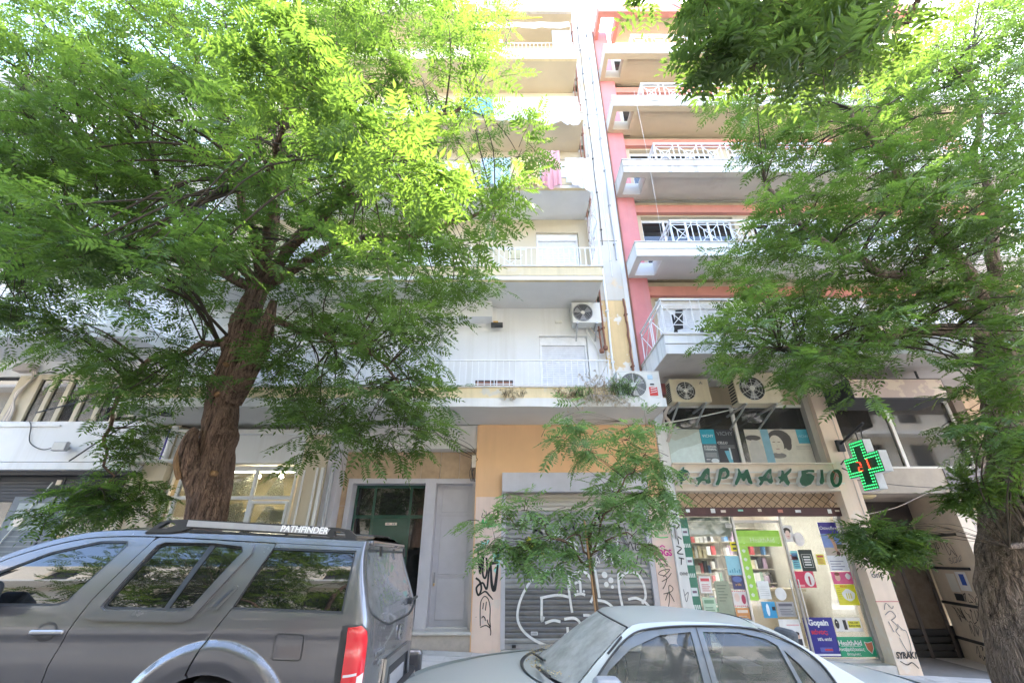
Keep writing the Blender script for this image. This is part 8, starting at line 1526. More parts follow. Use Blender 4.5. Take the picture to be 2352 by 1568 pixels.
C_RIGHT=[(9.85,5.1,11.93,0.5),(11.06,5.58,13.16,0.55),(12.48,6.2,14.32,0.61),(9.89,4.8,11.28,0.47),(12.09,5.62,13.78,0.57),(13.58,6.6,14.89,0.64),(12.06,5.38,13.58,0.55),(10.48,6.53,13.42,0.6),(8.51,4.81,10.81,0.45),(9.86,5.53,12.44,0.53),(10.99,6.19,13.71,0.59),(8.8,4.64,10.23,0.43),(10.1,5.54,11.91,0.52),(11.39,6.16,13.28,0.58),(9.2,4.67,10.05,0.43),(11.2,5.62,12.15,0.53),(13.03,6.54,14.32,0.62),(9.43,4.59,10.09,0.43),(11.28,5.31,11.68,0.5),(11.95,5.89,12.16,0.54),(8.46,5.82,11.16,0.51),(7.4,4.74,9.64,0.42),(8.45,5.71,10.91,0.5),(9.75,6.23,12.16,0.56),(7.62,4.64,9.44,0.41),(9.21,5.72,10.72,0.5),(10.32,6.47,12.27,0.57),(8.74,5.09,9.79,0.44),(9.25,5.41,10.58,0.48),(11.45,6.5,12.47,0.58),(8.55,4.58,8.97,0.4),(10.2,5.27,10.58,0.47),(11.57,6.03,11.66,0.53),(12.43,6.27,12.09,0.56),(4.4,5.33,9.4,0.45),(4.08,4.68,8.46,0.39),(5.34,5.74,10.31,0.49),(5.57,5.44,9.28,0.45),(6.23,6.49,10.89,0.54),(7.95,6.36,10.62,0.52),(6.05,4.65,8.35,0.39),(7.85,5.64,10.12,0.48),(8.72,6.42,10.99,0.54),(6.84,4.67,8.89,0.4),(8.25,5.34,10.04,0.46),(9.37,6.51,11.41,0.55),(6.9,4.41,8.52,0.38),(8.38,5.47,9.57,0.46),(9.72,6.13,10.77,0.52),(8.72,5.1,9.66,0.44),(9.21,5.28,9.89,0.46),(10.99,6.42,11.2,0.54),(9.29,5.0,9.41,0.43),(10.19,5.68,10.48,0.49),(11.37,6.15,11.03,0.52),(9.7,5.23,8.99,0.43),(3.67,4.55,7.83,0.37),(4.35,5.81,9.64,0.47),(4.34,5.1,8.39,0.41),(4.74,5.76,9.52,0.47),(5.6,6.6,10.08,0.52),(4.86,4.95,8.1,0.4),(5.24,5.37,8.99,0.44),(5.91,5.89,9.41,0.47),(5.13,4.86,7.69,0.38),(5.97,5.6,9.08,0.45),(7.04,6.53,10.3,0.53),(5.91,4.93,7.94,0.39),(6.67,5.49,9.18,0.45),(7.64,6.56,10.64,0.54),(6.18,5.01,8.02,0.4),(6.84,5.26,9.01,0.43),(7.86,6.13,9.55,0.49),(6.94,4.88,8.36,0.4),(7.76,5.55,8.73,0.44),(8.66,6.06,10.16,0.5),(6.75,4.45,7.83,0.37),(8.49,5.55,8.82,0.44),(9.43,6.33,9.66,0.5),(8.19,5.11,8.49,0.41),(9.62,5.73,9.55,0.47),(10.39,6.38,10.24,0.52),(8.01,4.81,7.81,0.38),(10.17,5.8,9.73,0.48),(10.56,6.08,9.44,0.48),(10.05,5.48,9.02,0.44),(11.33,6.19,10.26,0.51),(4.46,5.45,8.32,0.43),(5.2,6.26,9.39,0.49),(4.29,4.92,7.54,0.38),(5.24,5.43,8.26,0.42),(5.77,5.95,8.77,0.46),(4.54,4.65,6.84,0.35),(5.67,5.59,7.84,0.42),(6.03,6.11,8.81,0.47),(5.69,5.12,7.54,0.39),(6.52,5.73,8.34,0.44),(7.22,6.36,9.38,0.49),(5.69,4.69,7.32,0.36),(6.73,5.4,8.33,0.42),(7.78,6.14,8.82,0.47),(6.24,4.77,7.08,0.36),(6.99,5.34,7.82,0.41),(8.6,6.38,9.19,0.49),(6.37,4.54,6.86,0.35),(7.33,5.14,7.67,0.39),(8.94,6.43,9.21,0.49),(7.67,4.99,7.23,0.38),(8.38,5.24,8.01,0.41),(8.84,6.01,8.42,0.45),(8.3,5.07,7.84,0.4),(9.03,5.57,8.38,0.43),(10.61,6.29,9.44,0.49),(8.27,4.78,7.19,0.37),(3.96,4.75,6.3,0.34),(5.11,5.74,7.8,0.43),(5.6,6.48,8.13,0.47),(4.6,4.74,6.47,0.35),(5.43,5.81,7.41,0.42),(5.88,6.21,8.45,0.47),(4.8,4.65,6.47,0.34),(5.74,5.56,7.18,0.4),(6.92,6.15,8.24,0.46),(5.5,4.71,6.33,0.34),(6.35,5.55,7.45,0.41),(7.82,6.49,8.21,0.47),(6.22,4.77,6.6,0.35),(6.98,5.43,7.08,0.39),(7.44,6.08,7.73,0.44),(6.65,4.9,6.86,0.36),(7.53,5.57,7.07,0.4),(8.0,5.97,7.5,0.43),(6.69,4.64,6.13,0.33),(7.48,5.15,7.22,0.38),(9.64,6.47,8.4,0.48),(7.52,4.62,6.7,0.35),(8.0,5.15,7.12,0.38),(9.59,6.2,8.17,0.46),(7.28,4.48,5.97,0.32),(8.52,5.34,6.87,0.39),(10.93,6.52,8.55,0.48),(4.83,6.21,7.35,0.44),(4.24,5.31,6.3,0.37),(4.87,5.95,6.83,0.41),(5.56,7.01,7.87,0.49),(4.52,5.05,6.3,0.36),(4.9,5.23,6.43,0.37),(6.49,7.14,8.03,0.5),(5.41,5.3,6.13,0.37),(5.36,5.4,6.63,0.38),(6.55,6.53,7.9,0.47),(5.24,4.46,5.87,0.32),(6.32,5.35,6.7,0.38),(6.52,5.89,7.18,0.42),(6.04,5.05,6.04,0.35),(7.03,5.71,7.07,0.41),(8.45,6.86,7.54,0.47),(6.37,5.05,6.07,0.35),(7.78,5.79,7.02,0.41),(8.7,6.83,7.63,0.48),(6.49,4.72,5.9,0.33),(8.36,6.12,7.15,0.43),(9.03,6.32,7.48,0.45),(7.58,5.18,6.3,0.36),(8.24,5.35,6.68,0.38),(9.18,6.26,7.47,0.44),(8.03,5.06,6.45,0.36),(8.62,5.43,6.74,0.39),(3.46,5.25,5.74,0.35),(4.52,7.14,7.0,0.48),(4.14,5.59,5.95,0.37),(4.06,5.85,6.21,0.39),(4.97,6.6,6.83,0.44),(4.35,5.16,5.63,0.35),(5.15,6.19,6.43,0.42),(5.64,6.67,7.04,0.45),(5.03,5.51,6.17,0.38),(5.26,5.82,6.43,0.4),(6.15,7.14,7.21,0.48),(5.4,5.42,5.69,0.36),(6.11,6.0,6.49,0.41),(7.14,6.92,7.29,0.47),(5.96,5.42,6.18,0.37),(6.55,6.04,6.14,0.4),(8.07,7.13,7.64,0.49),(6.21,5.33,5.65,0.36),(6.82,5.9,6.07,0.39),(7.99,7.11,7.05,0.47),(6.6,5.37,5.84,0.36),(7.25,5.94,6.09,0.4),(8.44,6.57,6.89,0.45),(7.13,5.07,5.84,0.35),(7.54,5.75,6.27,0.39),(8.59,6.65,6.56,0.44),(7.37,5.01,5.74,0.34),(9.08,6.43,6.99,0.44),(9.39,6.5,6.95,0.44),(9.38,6.25,6.61,0.42),(9.95,6.6,6.8,0.44),(3.5,5.68,5.77,0.37),(3.87,6.08,5.73,0.39),(3.67,5.32,5.14,0.34),(3.95,5.87,5.49,0.38),(4.5,6.62,6.32,0.43),(4.49,5.54,5.51,0.36),(4.39,6.08,5.51,0.39),(5.58,6.91,6.63,0.46),(4.53,5.07,5.19,0.33),(5.29,6.29,5.75,0.4),(5.91,7.14,6.63,0.47),(5.32,5.64,5.72,0.37),(6.1,6.24,5.92,0.41),(6.31,6.61,5.91,0.42),(5.78,5.58,5.19,0.36),(6.7,6.45,6.1,0.42),(7.27,6.84,6.08,0.44),(6.11,5.37,5.08,0.34),(6.32,5.83,5.54,0.38),(7.53,6.83,6.24,0.44),(6.86,5.7,5.32,0.36),(6.98,5.97,5.42,0.38),(8.48,7.18,6.34,0.46),(7.17,5.61,5.28,0.36),(8.16,6.42,5.93,0.41),(9.02,7.11,6.76,0.47),(7.75,5.58,5.48,0.36),(8.35,5.99,5.94,0.39),(9.52,6.83,6.19,0.44),(7.06,5.06,4.82,0.32),(9.18,6.42,5.82,0.41),(3.22,5.08,4.44,0.31),(4.07,6.61,5.24,0.41),(4.01,5.35,4.86,0.34),(4.68,6.13,5.38,0.39),(5.27,6.63,5.71,0.42),(4.08,5.01,4.73,0.32),(4.91,5.76,4.73,0.35),(5.65,6.62,5.43,0.41),(5.23,5.47,5.01,0.35),(5.43,5.91,4.95,0.37),(5.87,6.68,5.43,0.42),(5.0,5.02,4.43,0.31),(6.0,6.03,4.86,0.37),(7.16,7.11,5.89,0.45),(5.75,5.37,4.96,0.34),(6.3,5.88,5.01,0.37),(7.51,6.75,5.54,0.42),(6.82,5.68,5.19,0.36),(7.28,6.07,5.3,0.38),(7.98,7.18,5.61,0.44),(6.58,5.35,4.49,0.33),(8.07,6.41,5.15,0.4),(8.06,6.49,5.4,0.41),(7.52,5.43,5.0,0.34),(8.1,5.99,5.3,0.38),(9.03,6.76,5.89,0.43),(7.66,5.51,4.72,0.34),(9.66,6.97,5.62,0.43),(3.09,5.24,4.36,0.32),(3.65,6.4,4.87,0.39),(3.56,6.52,4.7,0.39),(3.76,5.71,4.18,0.34),(3.99,6.45,4.6,0.38),(4.28,6.95,5.3,0.43),(4.33,5.61,4.61,0.34),(4.27,5.84,4.49,0.35),(4.75,6.61,4.87,0.4),(4.22,5.12,4.02,0.31),(5.17,6.42,4.71,0.39),(5.37,6.51,4.59,0.39),(4.9,5.55,4.51,0.34),(5.17,6.18,4.47,0.37),(6.22,7.1,4.83,0.42),(5.26,5.4,4.2,0.32),(5.74,5.88,4.75,0.36),(6.64,6.8,5.01,0.41),(6.39,5.28,4.07,0.31),(7.42,6.13,4.66,0.37),(8.52,7.17,5.24,0.43),(6.76,5.09,4.29,0.31),(8.14,6.2,4.69,0.37),(9.15,7.13,5.05,0.43),(6.83,5.19,4.0,0.31),(8.17,6.11,4.73,0.37),(3.07,5.28,3.89,0.31),(4.1,6.33,4.41,0.37),(3.59,5.07,3.75,0.3),(3.88,5.22,3.67,0.3),(4.32,5.81,4.12,0.34),(5.43,7.18,4.81,0.42),(4.41,5.31,3.65,0.31),(5.5,6.43,4.35,0.38),(7.45,6.68,4.54,0.39),(6.63,5.73,3.75,0.33),(6.95,6.16,3.94,0.35),(7.58,6.54,4.41,0.38),(6.12,5.09,3.7,0.3),(7.12,5.83,4.06,0.34),(8.78,7.18,4.67,0.42),(7.03,5.4,3.74,0.31),(6.01,5.27,3.23,0.29),(7.33,6.42,3.84,0.36),(7.4,6.86,3.62,0.38),(5.92,5.15,3.09,0.28),(7.1,5.83,3.61,0.33),(8.55,7.12,3.71,0.39),(7.31,5.97,3.32,0.33),(5.65,5.1,2.98,0.28),(6.45,6.02,3.29,0.33),(7.19,6.53,3.38,0.36),(6.47,5.64,3.03,0.31),(6.94,5.92,2.95,0.32),(8.19,6.9,3.44,0.38),(6.7,5.4,3.06,0.3),(7.09,5.91,2.96,0.32),(5.81,5.07,2.65,0.27),(6.96,6.25,2.8,0.33),(7.78,6.78,2.75,0.36),(7.26,6.11,2.71,0.32),(8.09,6.99,2.79,0.37),(4.74,6.27,1.94,0.16),(4.76,6.26,1.92,0.16),(5.04,6.29,1.96,0.16),(5.12,6.3,2.04,0.17),(5.02,6.19,1.87,0.16),(4.48,6.04,1.81,0.16),(4.6,6.25,1.82,0.16),(4.89,6.3,1.69,0.16),(4.9,6.27,1.82,0.16),(5.01,6.25,1.75,0.16),(4.98,6.2,1.8,0.16),(6.21,6.3,2.45,0.18),(6.09,6.06,2.44,0.17),(6.52,6.15,2.5,0.18),(6.38,6.02,2.5,0.17),(6.27,6.23,2.4,0.18),(6.06,6.17,2.31,0.18),(6.49,6.31,2.37,0.18)]
C_OVER=[(1.02,1.76,5.31,0.15),(1.27,2.06,5.95,0.18),(1.73,2.13,6.19,0.18),(1.47,1.91,5.83,0.17),(1.65,1.96,5.77,0.17),(1.66,1.94,5.69,0.17),(2.11,2.07,5.9,0.18),(2.09,1.98,6.0,0.17),(2.21,1.9,5.78,0.17),(2.04,1.78,5.5,0.16),(2.52,2.06,6.04,0.18),(2.69,2.11,5.95,0.18),(2.82,2.0,5.86,0.17),(2.68,2.08,5.96,0.18),(2.58,1.79,5.38,0.15),(2.95,1.93,5.76,0.17),(3.25,2.13,5.99,0.18),(2.93,1.86,5.57,0.16),(1.41,1.76,5.14,0.15),(1.52,1.77,4.97,0.14),(1.75,1.99,5.35,0.16),(1.68,1.84,5.01,0.15),(2.15,2.11,5.67,0.17),(2.28,2.13,5.67,0.17),(2.3,2.14,5.81,0.18),(2.63,2.09,5.8,0.17),(2.26,1.84,5.27,0.15),(2.18,1.78,4.94,0.14),(2.81,2.14,5.63,0.17),(2.38,1.78,4.95,0.14),(2.41,1.81,4.98,0.15),(2.91,1.94,5.18,0.16),(2.95,2.0,5.33,0.16),(3.47,2.11,5.86,0.18),(1.52,2.09,5.19,0.16),(1.38,1.85,4.76,0.14),(1.5,1.8,4.67,0.14),(1.36,1.82,4.66,0.14),(1.8,1.92,4.81,0.15),(1.67,1.78,4.86,0.14),(1.95,1.85,4.81,0.14),(2.08,2.06,5.36,0.16),(2.34,2.08,5.41,0.17),(2.22,1.98,5.18,0.16),(2.35,1.93,4.98,0.15),(2.44,1.95,5.1,0.15),(2.69,1.92,5.06,0.15),(2.52,1.89,4.92,0.15),(3.01,2.14,5.37,0.17),(1.66,1.85,4.57,0.14),(2.04,1.86,4.67,0.14),(2.18,1.94,4.79,0.15),(2.48,2.14,5.14,0.16),(2.09,1.78,4.43,0.13)]
C_SAP=[(-0.22,6.87,2.42,0.23),(-0.3,6.78,2.05,0.23),(-0.39,7.04,2.07,0.23),(0.1,6.89,2.25,0.23),(-0.07,6.95,2.01,0.23),(0.23,6.92,2.22,0.23),(0.24,7.01,2.27,0.24),(0.71,6.93,2.15,0.23),(0.73,7.18,2.01,0.24),(0.88,7.1,2.18,0.24),(-0.23,6.78,1.75,0.22),(-0.4,6.87,1.7,0.22),(0.0,7.06,1.87,0.23),(-0.18,7.15,1.76,0.23),(0.34,7.05,1.89,0.23),(0.19,7.1,1.77,0.23),(0.62,7.05,1.77,0.23),(0.67,7.08,1.73,0.23),(0.79,7.16,1.93,0.24),(-0.27,7.14,1.67,0.23),(0.04,6.87,1.65,0.22),(0.03,6.99,1.54,0.22),(0.39,7.13,1.62,0.23),(0.55,6.95,1.64,0.22),(0.73,6.75,1.62,0.22),(0.76,6.97,1.62,0.22),(0.89,7.13,3.69,0.26),(0.74,6.8,3.4,0.25),(1.08,7.07,3.75,0.26),(1.12,6.9,3.43,0.25),(1.59,6.64,3.35,0.24),(1.84,6.64,3.34,0.24),(2.16,7.18,3.56,0.26),(2.1,6.85,3.43,0.25),(0.79,6.62,3.24,0.24),(0.73,6.9,3.33,0.25),(0.89,6.73,3.22,0.24),(1.05,7.04,3.24,0.25),(1.38,6.77,3.24,0.24),(1.41,6.74,3.13,0.24),(1.58,6.76,3.14,0.24),(1.76,6.66,3.17,0.24),(2.06,7.1,3.14,0.25),(2.19,7.2,3.14,0.26),(2.34,6.77,3.08,0.24),(1.07,6.67,2.82,0.23),(1.18,7.14,3.1,0.25),(1.79,7.13,2.96,0.25),(1.77,7.03,2.97,0.25),(2.09,6.82,2.86,0.24),(2.01,6.66,2.85,0.23),(2.3,6.91,3.03,0.25),(2.23,6.95,2.84,0.24),(1.34,6.71,2.49,0.23),(1.45,7.05,2.56,0.24),(1.65,6.83,2.68,0.24),(1.58,7.01,2.57,0.24),(1.98,6.77,2.5,0.23),(2.03,6.98,2.53,0.24),(2.18,6.79,2.65,0.24),(2.21,6.83,2.54,0.24),(1.3,6.62,2.3,0.22),(1.54,6.7,2.26,0.23),(1.61,6.9,2.38,0.23),(2.11,7.05,2.3,0.24),(1.99,6.66,2.42,0.23),(2.34,6.85,2.3,0.23),(1.06,7.14,2.06,0.24),(1.27,6.76,1.91,0.22),(1.28,6.6,2.03,0.22),(1.63,6.8,2.01,0.23),(1.57,6.98,2.05,0.23),(2.12,7.17,1.97,0.24),(1.81,6.69,2.14,0.22),(1.36,6.62,1.73,0.22),(1.28,6.99,1.76,0.23),(1.59,7.11,1.77,0.23),(1.68,6.93,1.81,0.23),(1.66,6.61,1.74,0.22),(1.99,7.16,1.78,0.23)]
# ================================================================ trees
def barkmat(name, c0, c1, s=1.0):
    m, t, b = nodes(name)
    n1 = ntex(t, 7 * s, 8, .68, stretch=(3.4, 3.4, .42)); n2 = ntex(t, 1.6, 5, .6)
    vz = N(t, 'ShaderNodeTexVoronoi'); vz.inputs['Scale'].default_value = 34 * s; vz.feature = 'DISTANCE_TO_EDGE'
    g_ = N(t, 'ShaderNodeNewGeometry'); mp = N(t, 'ShaderNodeMapping'); mp.inputs['Scale'].default_value = (1.5, 1.5, .16); t.links.new(g_.outputs['Position'], mp.inputs[0])
    ad = N(t, 'ShaderNodeVectorMath', operation='ADD'); t.links.new(mp.outputs[0], ad.inputs[0]); sc_ = N(t, 'ShaderNodeVectorMath', operation='SCALE'); nn = N(t, 'ShaderNodeTexNoise'); nn.inputs['Scale'].default_value = 6; t.links.new(mp.outputs[0], nn.inputs[0]); t.links.new(nn.outputs['Color'], sc_.inputs[0]); sc_.inputs['Scale'].default_value = .3; t.links.new(sc_.outputs[0], ad.inputs[1]); t.links.new(ad.outputs[0], vz.inputs[0])
    cc = ramp(t, n1, [(.33, mul(c0, .7)), (.52, mul(c1, .75)), (.72, mul(c1, 1.15))])
    cc = mixc(t, ramp(t, n2, [(.4, (0, 0, 0)), (.7, (.45,) * 3)]), cc, (c1[0] * .9, c1[1] * .95, c1[2] * 1.05))
    fz = ramp(t, vz.outputs['Distance'], [(.0, (.25, .25, .25)), (.16, (1, 1, 1))]); cc = mixc(t, .55, cc, fz, 'MULTIPLY')
    t.links.new(cc, b.inputs['Base Color']); b.inputs['Roughness'].default_value = .95; b.inputs['Specular IOR Level'].default_value = .15
    hh = mixc(t, .5, fz, n1); t.links.new(bump(t, hh, 1.0, .06), b.inputs['Normal']); return m
M['bark'] = barkmat('bark', (.05, .032, .025), (.33, .215, .155)); M['bark2'] = barkmat('bark2', (.08, .058, .045), (.42, .32, .25), .8)
M['twig'] = pmat('twig', (.055, .042, .028), .9, .3, 8, .3, 60); M['cutwood'] = pmat('cutwood', (.24, .14, .07), .85, .35, 12, .3, 60); M['youngbark'] = pmat('youngbark', (.16, .11, .075), .9, .3, 12, .4, 70)
LEAF = leafmat('leaf', (.068, .118, .042), (.165, .285, .036)); LEAFD = leafmat('leaf_deep', (.05, .088, .032), (.12, .20, .03)); LEAFS = leafmat('leaf_sapling', (.17, .28, .12), (.26, .45, .12))
def leaf_base(npair, L=1.0, seed=0):
    rr = np.random.default_rng(seed); V = []; F = []
    def lf(px, py, pz, ang, l, wd, tw):
        c, s = math.cos(ang), math.sin(ang); n = len(V)
        for a, b, h in ((0, 0, 0), (.42, wd, .10 * wd + .03), (1.0, 0, -.10), (.42, -wd, .10 * wd + .03)):
            x, y, z = a * l, b * l, h * l + tw * b * l
            V.append((px + x * c - y * s, py + x * s + y * c, pz + z))
        F.extend([(n, n + 1, n + 2), (n, n + 2, n + 3)])
    dz = lambda x: -.16 * x * x
    for i in range(npair):
        x = L * (.16 + .78 * i / npair); l = .285 * L * (.72 + .5 * math.sin(math.pi * (i + 1.2) / (npair + 1.6)))
        for sgn in (1, -1): lf(x, 0, dz(x), sgn * (1.08 + rr.uniform(-.15, .12)), l * rr.uniform(.88, 1.1), .165, rr.uniform(-.5, .5) * 1.0)
    lf(L * .94, 0, dz(L * .94), 0, .25 * L, .17, 0)
    n = len(V); V += [(0, .004, 0), (0, -.004, 0), (L * .95, -.002, dz(L * .95)), (L * .95, .002, dz(L * .95)), (.5 * L, .004, dz(.5 * L)), (.5 * L, -.004, dz(.5 * L))]
    F += [(n, n + 1, n + 5), (n, n + 5, n + 4), (n + 4, n + 5, n + 2), (n + 4, n + 2, n + 3)]
    return np.array(V), np.array(F)
LB = [leaf_base(5, seed=1), leaf_base(6, seed=2), leaf_base(6, seed=3), leaf_base(4, seed=4)]
CAMP = np.array((0, 0, 1.6))
def unit(a): return a / (np.linalg.norm(a, axis=-1, keepdims=True) + 1e-9)
def gen_leaves(clumps, per, tw_n, scale, rg, droop=.25, cen=None, wide=1.0):
    P_, D_, Nn, S_, T_ = [], [], [], [], []; twigs = []
    for (x, y, z, r) in clumps:
        c = np.array((x, y, z)); ct = rg.uniform(0, 1) ** 1.5
        for k in range(tw_n):
            d = rg.normal(size=3); d[2] = d[2] * .55 + .08
            if cen is not None: d += .7 * unit(c - cen) * np.array((1, 1, .5))
            d = unit(d); L = r * rg.uniform(.8, 1.5) * wide; s0 = c + rg.normal(size=3) * r * .28
            mid = s0 + d * L * .5 + np.array((0, 0, .03 * L)); end = s0 + d * L - np.array((0, 0, .14 * L)); twigs.append((s0, mid, end))
            side = unit(np.cross(d, (0, 0, 1.0)) + 1e-6)
            for j in range(per):
                t = .18 + .82 * (j + rg.uniform(0, .6)) / per
                pos = (1 - t) ** 2 * s0 + 2 * t * (1 - t) * mid + t * t * end
                sg = 1 if j % 2 else -1
                ld = unit(d * rg.uniform(.35, .9) + side * sg * rg.uniform(.5, 1.0) + np.array((0, 0, -droop + rg.normal() * .28)))
                if j == per - 1: ld = unit(d + np.array((0, 0, -droop)))
                nn = np.array((rg.normal() * .35, rg.normal() * .35, 1.0)); nn = unit(nn - ld * np.dot(nn, ld))
                P_.append(pos); D_.append(ld); Nn.append(nn); S_.append(scale * rg.uniform(.7, 1.2)); T_.append(min(1, max(0, ct * .6 + rg.uniform(0, .5))))
    return np.array(P_), np.array(D_), np.array(Nn), np.array(S_), np.array(T_), twigs
def foliage_mesh(name, P_, D_, Nn, S_, T_, m, parent, kind='stuff'):
    Vs, Fs, Ts = [], [], []; off = 0; B_ = np.cross(Nn, D_)
    var = np.arange(len(P_)) % len(LB)
    for k, (bv, bf) in enumerate(LB):
        ix = np.where(var == k)[0]
        if not len(ix): continue
        X = P_[ix][:, None, :] + S_[ix][:, None, None] * (bv[None, :, 0:1] * D_[ix][:, None, :] + bv[None, :, 1:2] * B_[ix][:, None, :] + bv[None, :, 2:3] * Nn[ix][:, None, :])
        n = len(bv); Fk = bf[None] + (np.arange(len(ix)) * n)[:, None, None] + off
        Vs.append(X.reshape(-1, 3)); Fs.append(Fk.reshape(-1, 3)); Ts.append(np.repeat(T_[ix], n)); off += n * len(ix)
    V = np.concatenate(Vs).astype(np.float32); F = np.concatenate(Fs).astype(np.int32); T = np.concatenate(Ts).astype(np.float32)
    me = bpy.data.meshes.new(name); me.vertices.add(len(V)); me.vertices.foreach_set('co', V.ravel())
    me.loops.add(F.size); me.loops.foreach_set('vertex_index', F.ravel()); me.polygons.add(len(F))
    me.polygons.foreach_set('loop_start', np.arange(0, F.size, 3, dtype=np.int32)); me.polygons.foreach_set('loop_total', np.full(len(F), 3, np.int32))
    me.update(); a = me.attributes.new('tint', 'FLOAT', 'POINT'); a.data.foreach_set('value', T)
    o = link(name, me, m, parent)
    if kind: o['kind'] = kind
    return o
leaf_objs = {}
def single_leaf(parent, m, var, tint, P_, D_, Nn, S_):
    key = (m.name, var, round(tint * 3))
    if key not in leaf_objs:
        bv, bf = LB[var]; me = bpy.data.meshes.new('leaf'); me.from_pydata([tuple(v) for v in bv], [], [tuple(int(i) for i in f) for f in bf]); a = me.attributes.new('tint', 'FLOAT', 'POINT'); a.data.foreach_set('value', np.full(len(bv), round(tint * 3) / 3, np.float32)); me.materials.append(m); leaf_objs[key] = me
    o = bpy.data.objects.new('leaf', leaf_objs[key]); col.objects.link(o); setparent(o, parent)
    B_ = np.cross(Nn, D_); Mx = Matrix.Identity(4)
    for i in range(3): Mx[i][0], Mx[i][1], Mx[i][2], Mx[i][3] = D_[i] * S_, B_[i] * S_, Nn[i] * S_, P_[i]
    o.matrix_basis = Mx
def rough_tube(name, path, radii, m, parent, k=40, step=.045, amp=.03, lumps=(), seed=0, freq=1.0):
    pts = spline(path, 12); rr_ = [p.x for p in spline([(r, 0, 0) for r in radii], 12)]
    # resample evenly
    P2, R2 = [pts[0]], [rr_[0]]
    for p, r in zip(pts, rr_):
        if (p - P2[-1]).length >= step: P2.append(p); R2.append(r)
    mb = MB(); n = len(P2); prev = Vector((1, 0, 0))
    for i, p in enumerate(P2):
        d = (P2[min(i + 1, n - 1)] - P2[max(i - 1, 0)]).normalized(); a = (prev - d * prev.dot(d)).normalized(); b = d.cross(a); prev = a
        for j in range(k):
            t = 2 * math.pi * j / k; q = a * math.cos(t) + b * math.sin(t); s = p + q * R2[i]
            nz_ = noise.noise((math.cos(t) * 3.2 * freq, math.sin(t) * 3.2 * freq, s.z * .9 + seed)) * .6 + noise.noise((math.cos(t) * 8 * freq + 9, math.sin(t) * 8 * freq, s.z * 2.0 + seed)) * .55 + noise.noise((s.x * 5, s.y * 5, s.z * 5 + seed)) * .5
            dr = amp * nz_
            for (lx, ly, lz, lr, lh) in lumps:
                dd = (s - Vector((lx, ly, lz))).length
                if dd < lr: dr += lh * (1 - (dd / lr) ** 2) * (1 + .6 * noise.noise(s * 9))
            mb.v.append(tuple(p + q * (R2[i] + dr)))
    for i in range(n - 1):
        for j in range(k): j2 = (j + 1) % k; mb.f.append((i * k + j, i * k + j2, (i + 1) * k + j2, (i + 1) * k + j))
    mb.f.append(tuple((n - 1) * k + j for j in range(k)))
    return mb.build(name, m, parent, smooth=True)
def tree(name, label, base, trunk, trad, limbs, clumps, lm, bm, per=6, tw=6, scale=.28, seed=1, near=None, big=0, lumps=(), cen=None, limb_r=.11, amp=.03, nearscale=None, trunk_k=44, cat='tree', droop=.25):
    rg = np.random.default_rng(seed); t = empty(name, base, label, cat)
    tr = rough_tube('trunk', trunk, trad, bm, t, lumps=lumps, seed=seed, k=trunk_k, amp=amp)
    nodes_ = [];
    for li, lb_ in enumerate(limbs):
        n = len(lb_); sp = spline(lb_, 8)
        wob = [p + Vector((noise.noise((i * .35, li, 1)), noise.noise((i * .35, li, 5)), noise.noise((i * .35, li, 9)))) * .16 * min(1, i / 6) for i, p in enumerate(sp)]
        r0 = limb_r * (1 if li < 6 else .7); rad = [r0 * (1 - .82 * i / (len(wob) - 1)) for i in range(len(wob))]
        MB().tube(wob, rad, 9).build('limb', bm, t, smooth=True)
        nodes_ += [(p, rad[i], li) for i, p in enumerate(wob)]
    NP = np.array([tuple(p[0]) for p in nodes_]); br = MB()
    allc = list(clumps) + list(near or [])
    for (x, y, z, r) in allc:
        c = np.array((x, y, z)); dist = np.linalg.norm(NP - c, axis=1) + np.maximum(0, NP[:, 2] - z) * .4; i = int(np.argmin(dist)); p = Vector(NP[i]); e = Vector((x, y, z)); L = (e - p).length
        if L < .05: continue
        mid = p.lerp(e, .5) + Vector((rg.normal() * .08 * L, rg.normal() * .08 * L, .10 * L)); r0 = min(nodes_[i][1] * .6, .008 + .010 * L) if r > .25 else .004
        pts = spline([tuple(p), tuple(mid), tuple(e)], 4); br.tube(pts, [r0 * (1 - .7 * k / (len(pts) - 1)) for k in range(len(pts))], 5, False)
    A = gen_leaves(clumps, per, tw, scale, rg, cen=cen, droop=droop)
    sets = [A]
    if near: sets.append(gen_leaves(near, per, tw, nearscale or scale, rg, cen=cen, droop=droop))
    P_, D_, Nn, S_, T_ = [np.concatenate([s[i] for s in sets]) for i in range(5)]
    if near: T_[len(A[4]):] = np.clip(T_[len(A[4]):] + .12, 0, 1)
    for s in sets:
        for (a, b, c) in s[5]: br.tube([a, b, c], [.005, .004, .002], 3, False)
    tb = br.build('branches', M['twig'], t); tb['kind'] = 'stuff'
    if big:
        fwd = np.array((0, math.cos(R(26.5)), math.sin(R(26.5)))); rel = P_ - CAMP; zf = rel @ fwd; up = np.array((0, -math.sin(R(26.5)), math.cos(R(26.5))))
        u = rel[:, 0] / np.maximum(zf, .1); v = (rel @ up) / np.maximum(zf, .1); vis = (zf > .3) & (np.abs(u) < 1.15) & (np.abs(v) < .77)
        order = np.argsort(np.where(vis, zf / S_, 1e9)); sel = order[:big]; rest = np.setdiff1d(np.arange(len(P_)), sel)
        for i in sel: single_leaf(t, lm, int(i) % 4, float(T_[i]), P_[i], D_[i], Nn[i], float(S_[i]))
        foliage_mesh('crown', P_[rest], D_[rest], Nn[rest], S_[rest], T_[rest], lm, t)
    else: foliage_mesh('crown', P_, D_, Nn, S_, T_, lm, t)
    return t
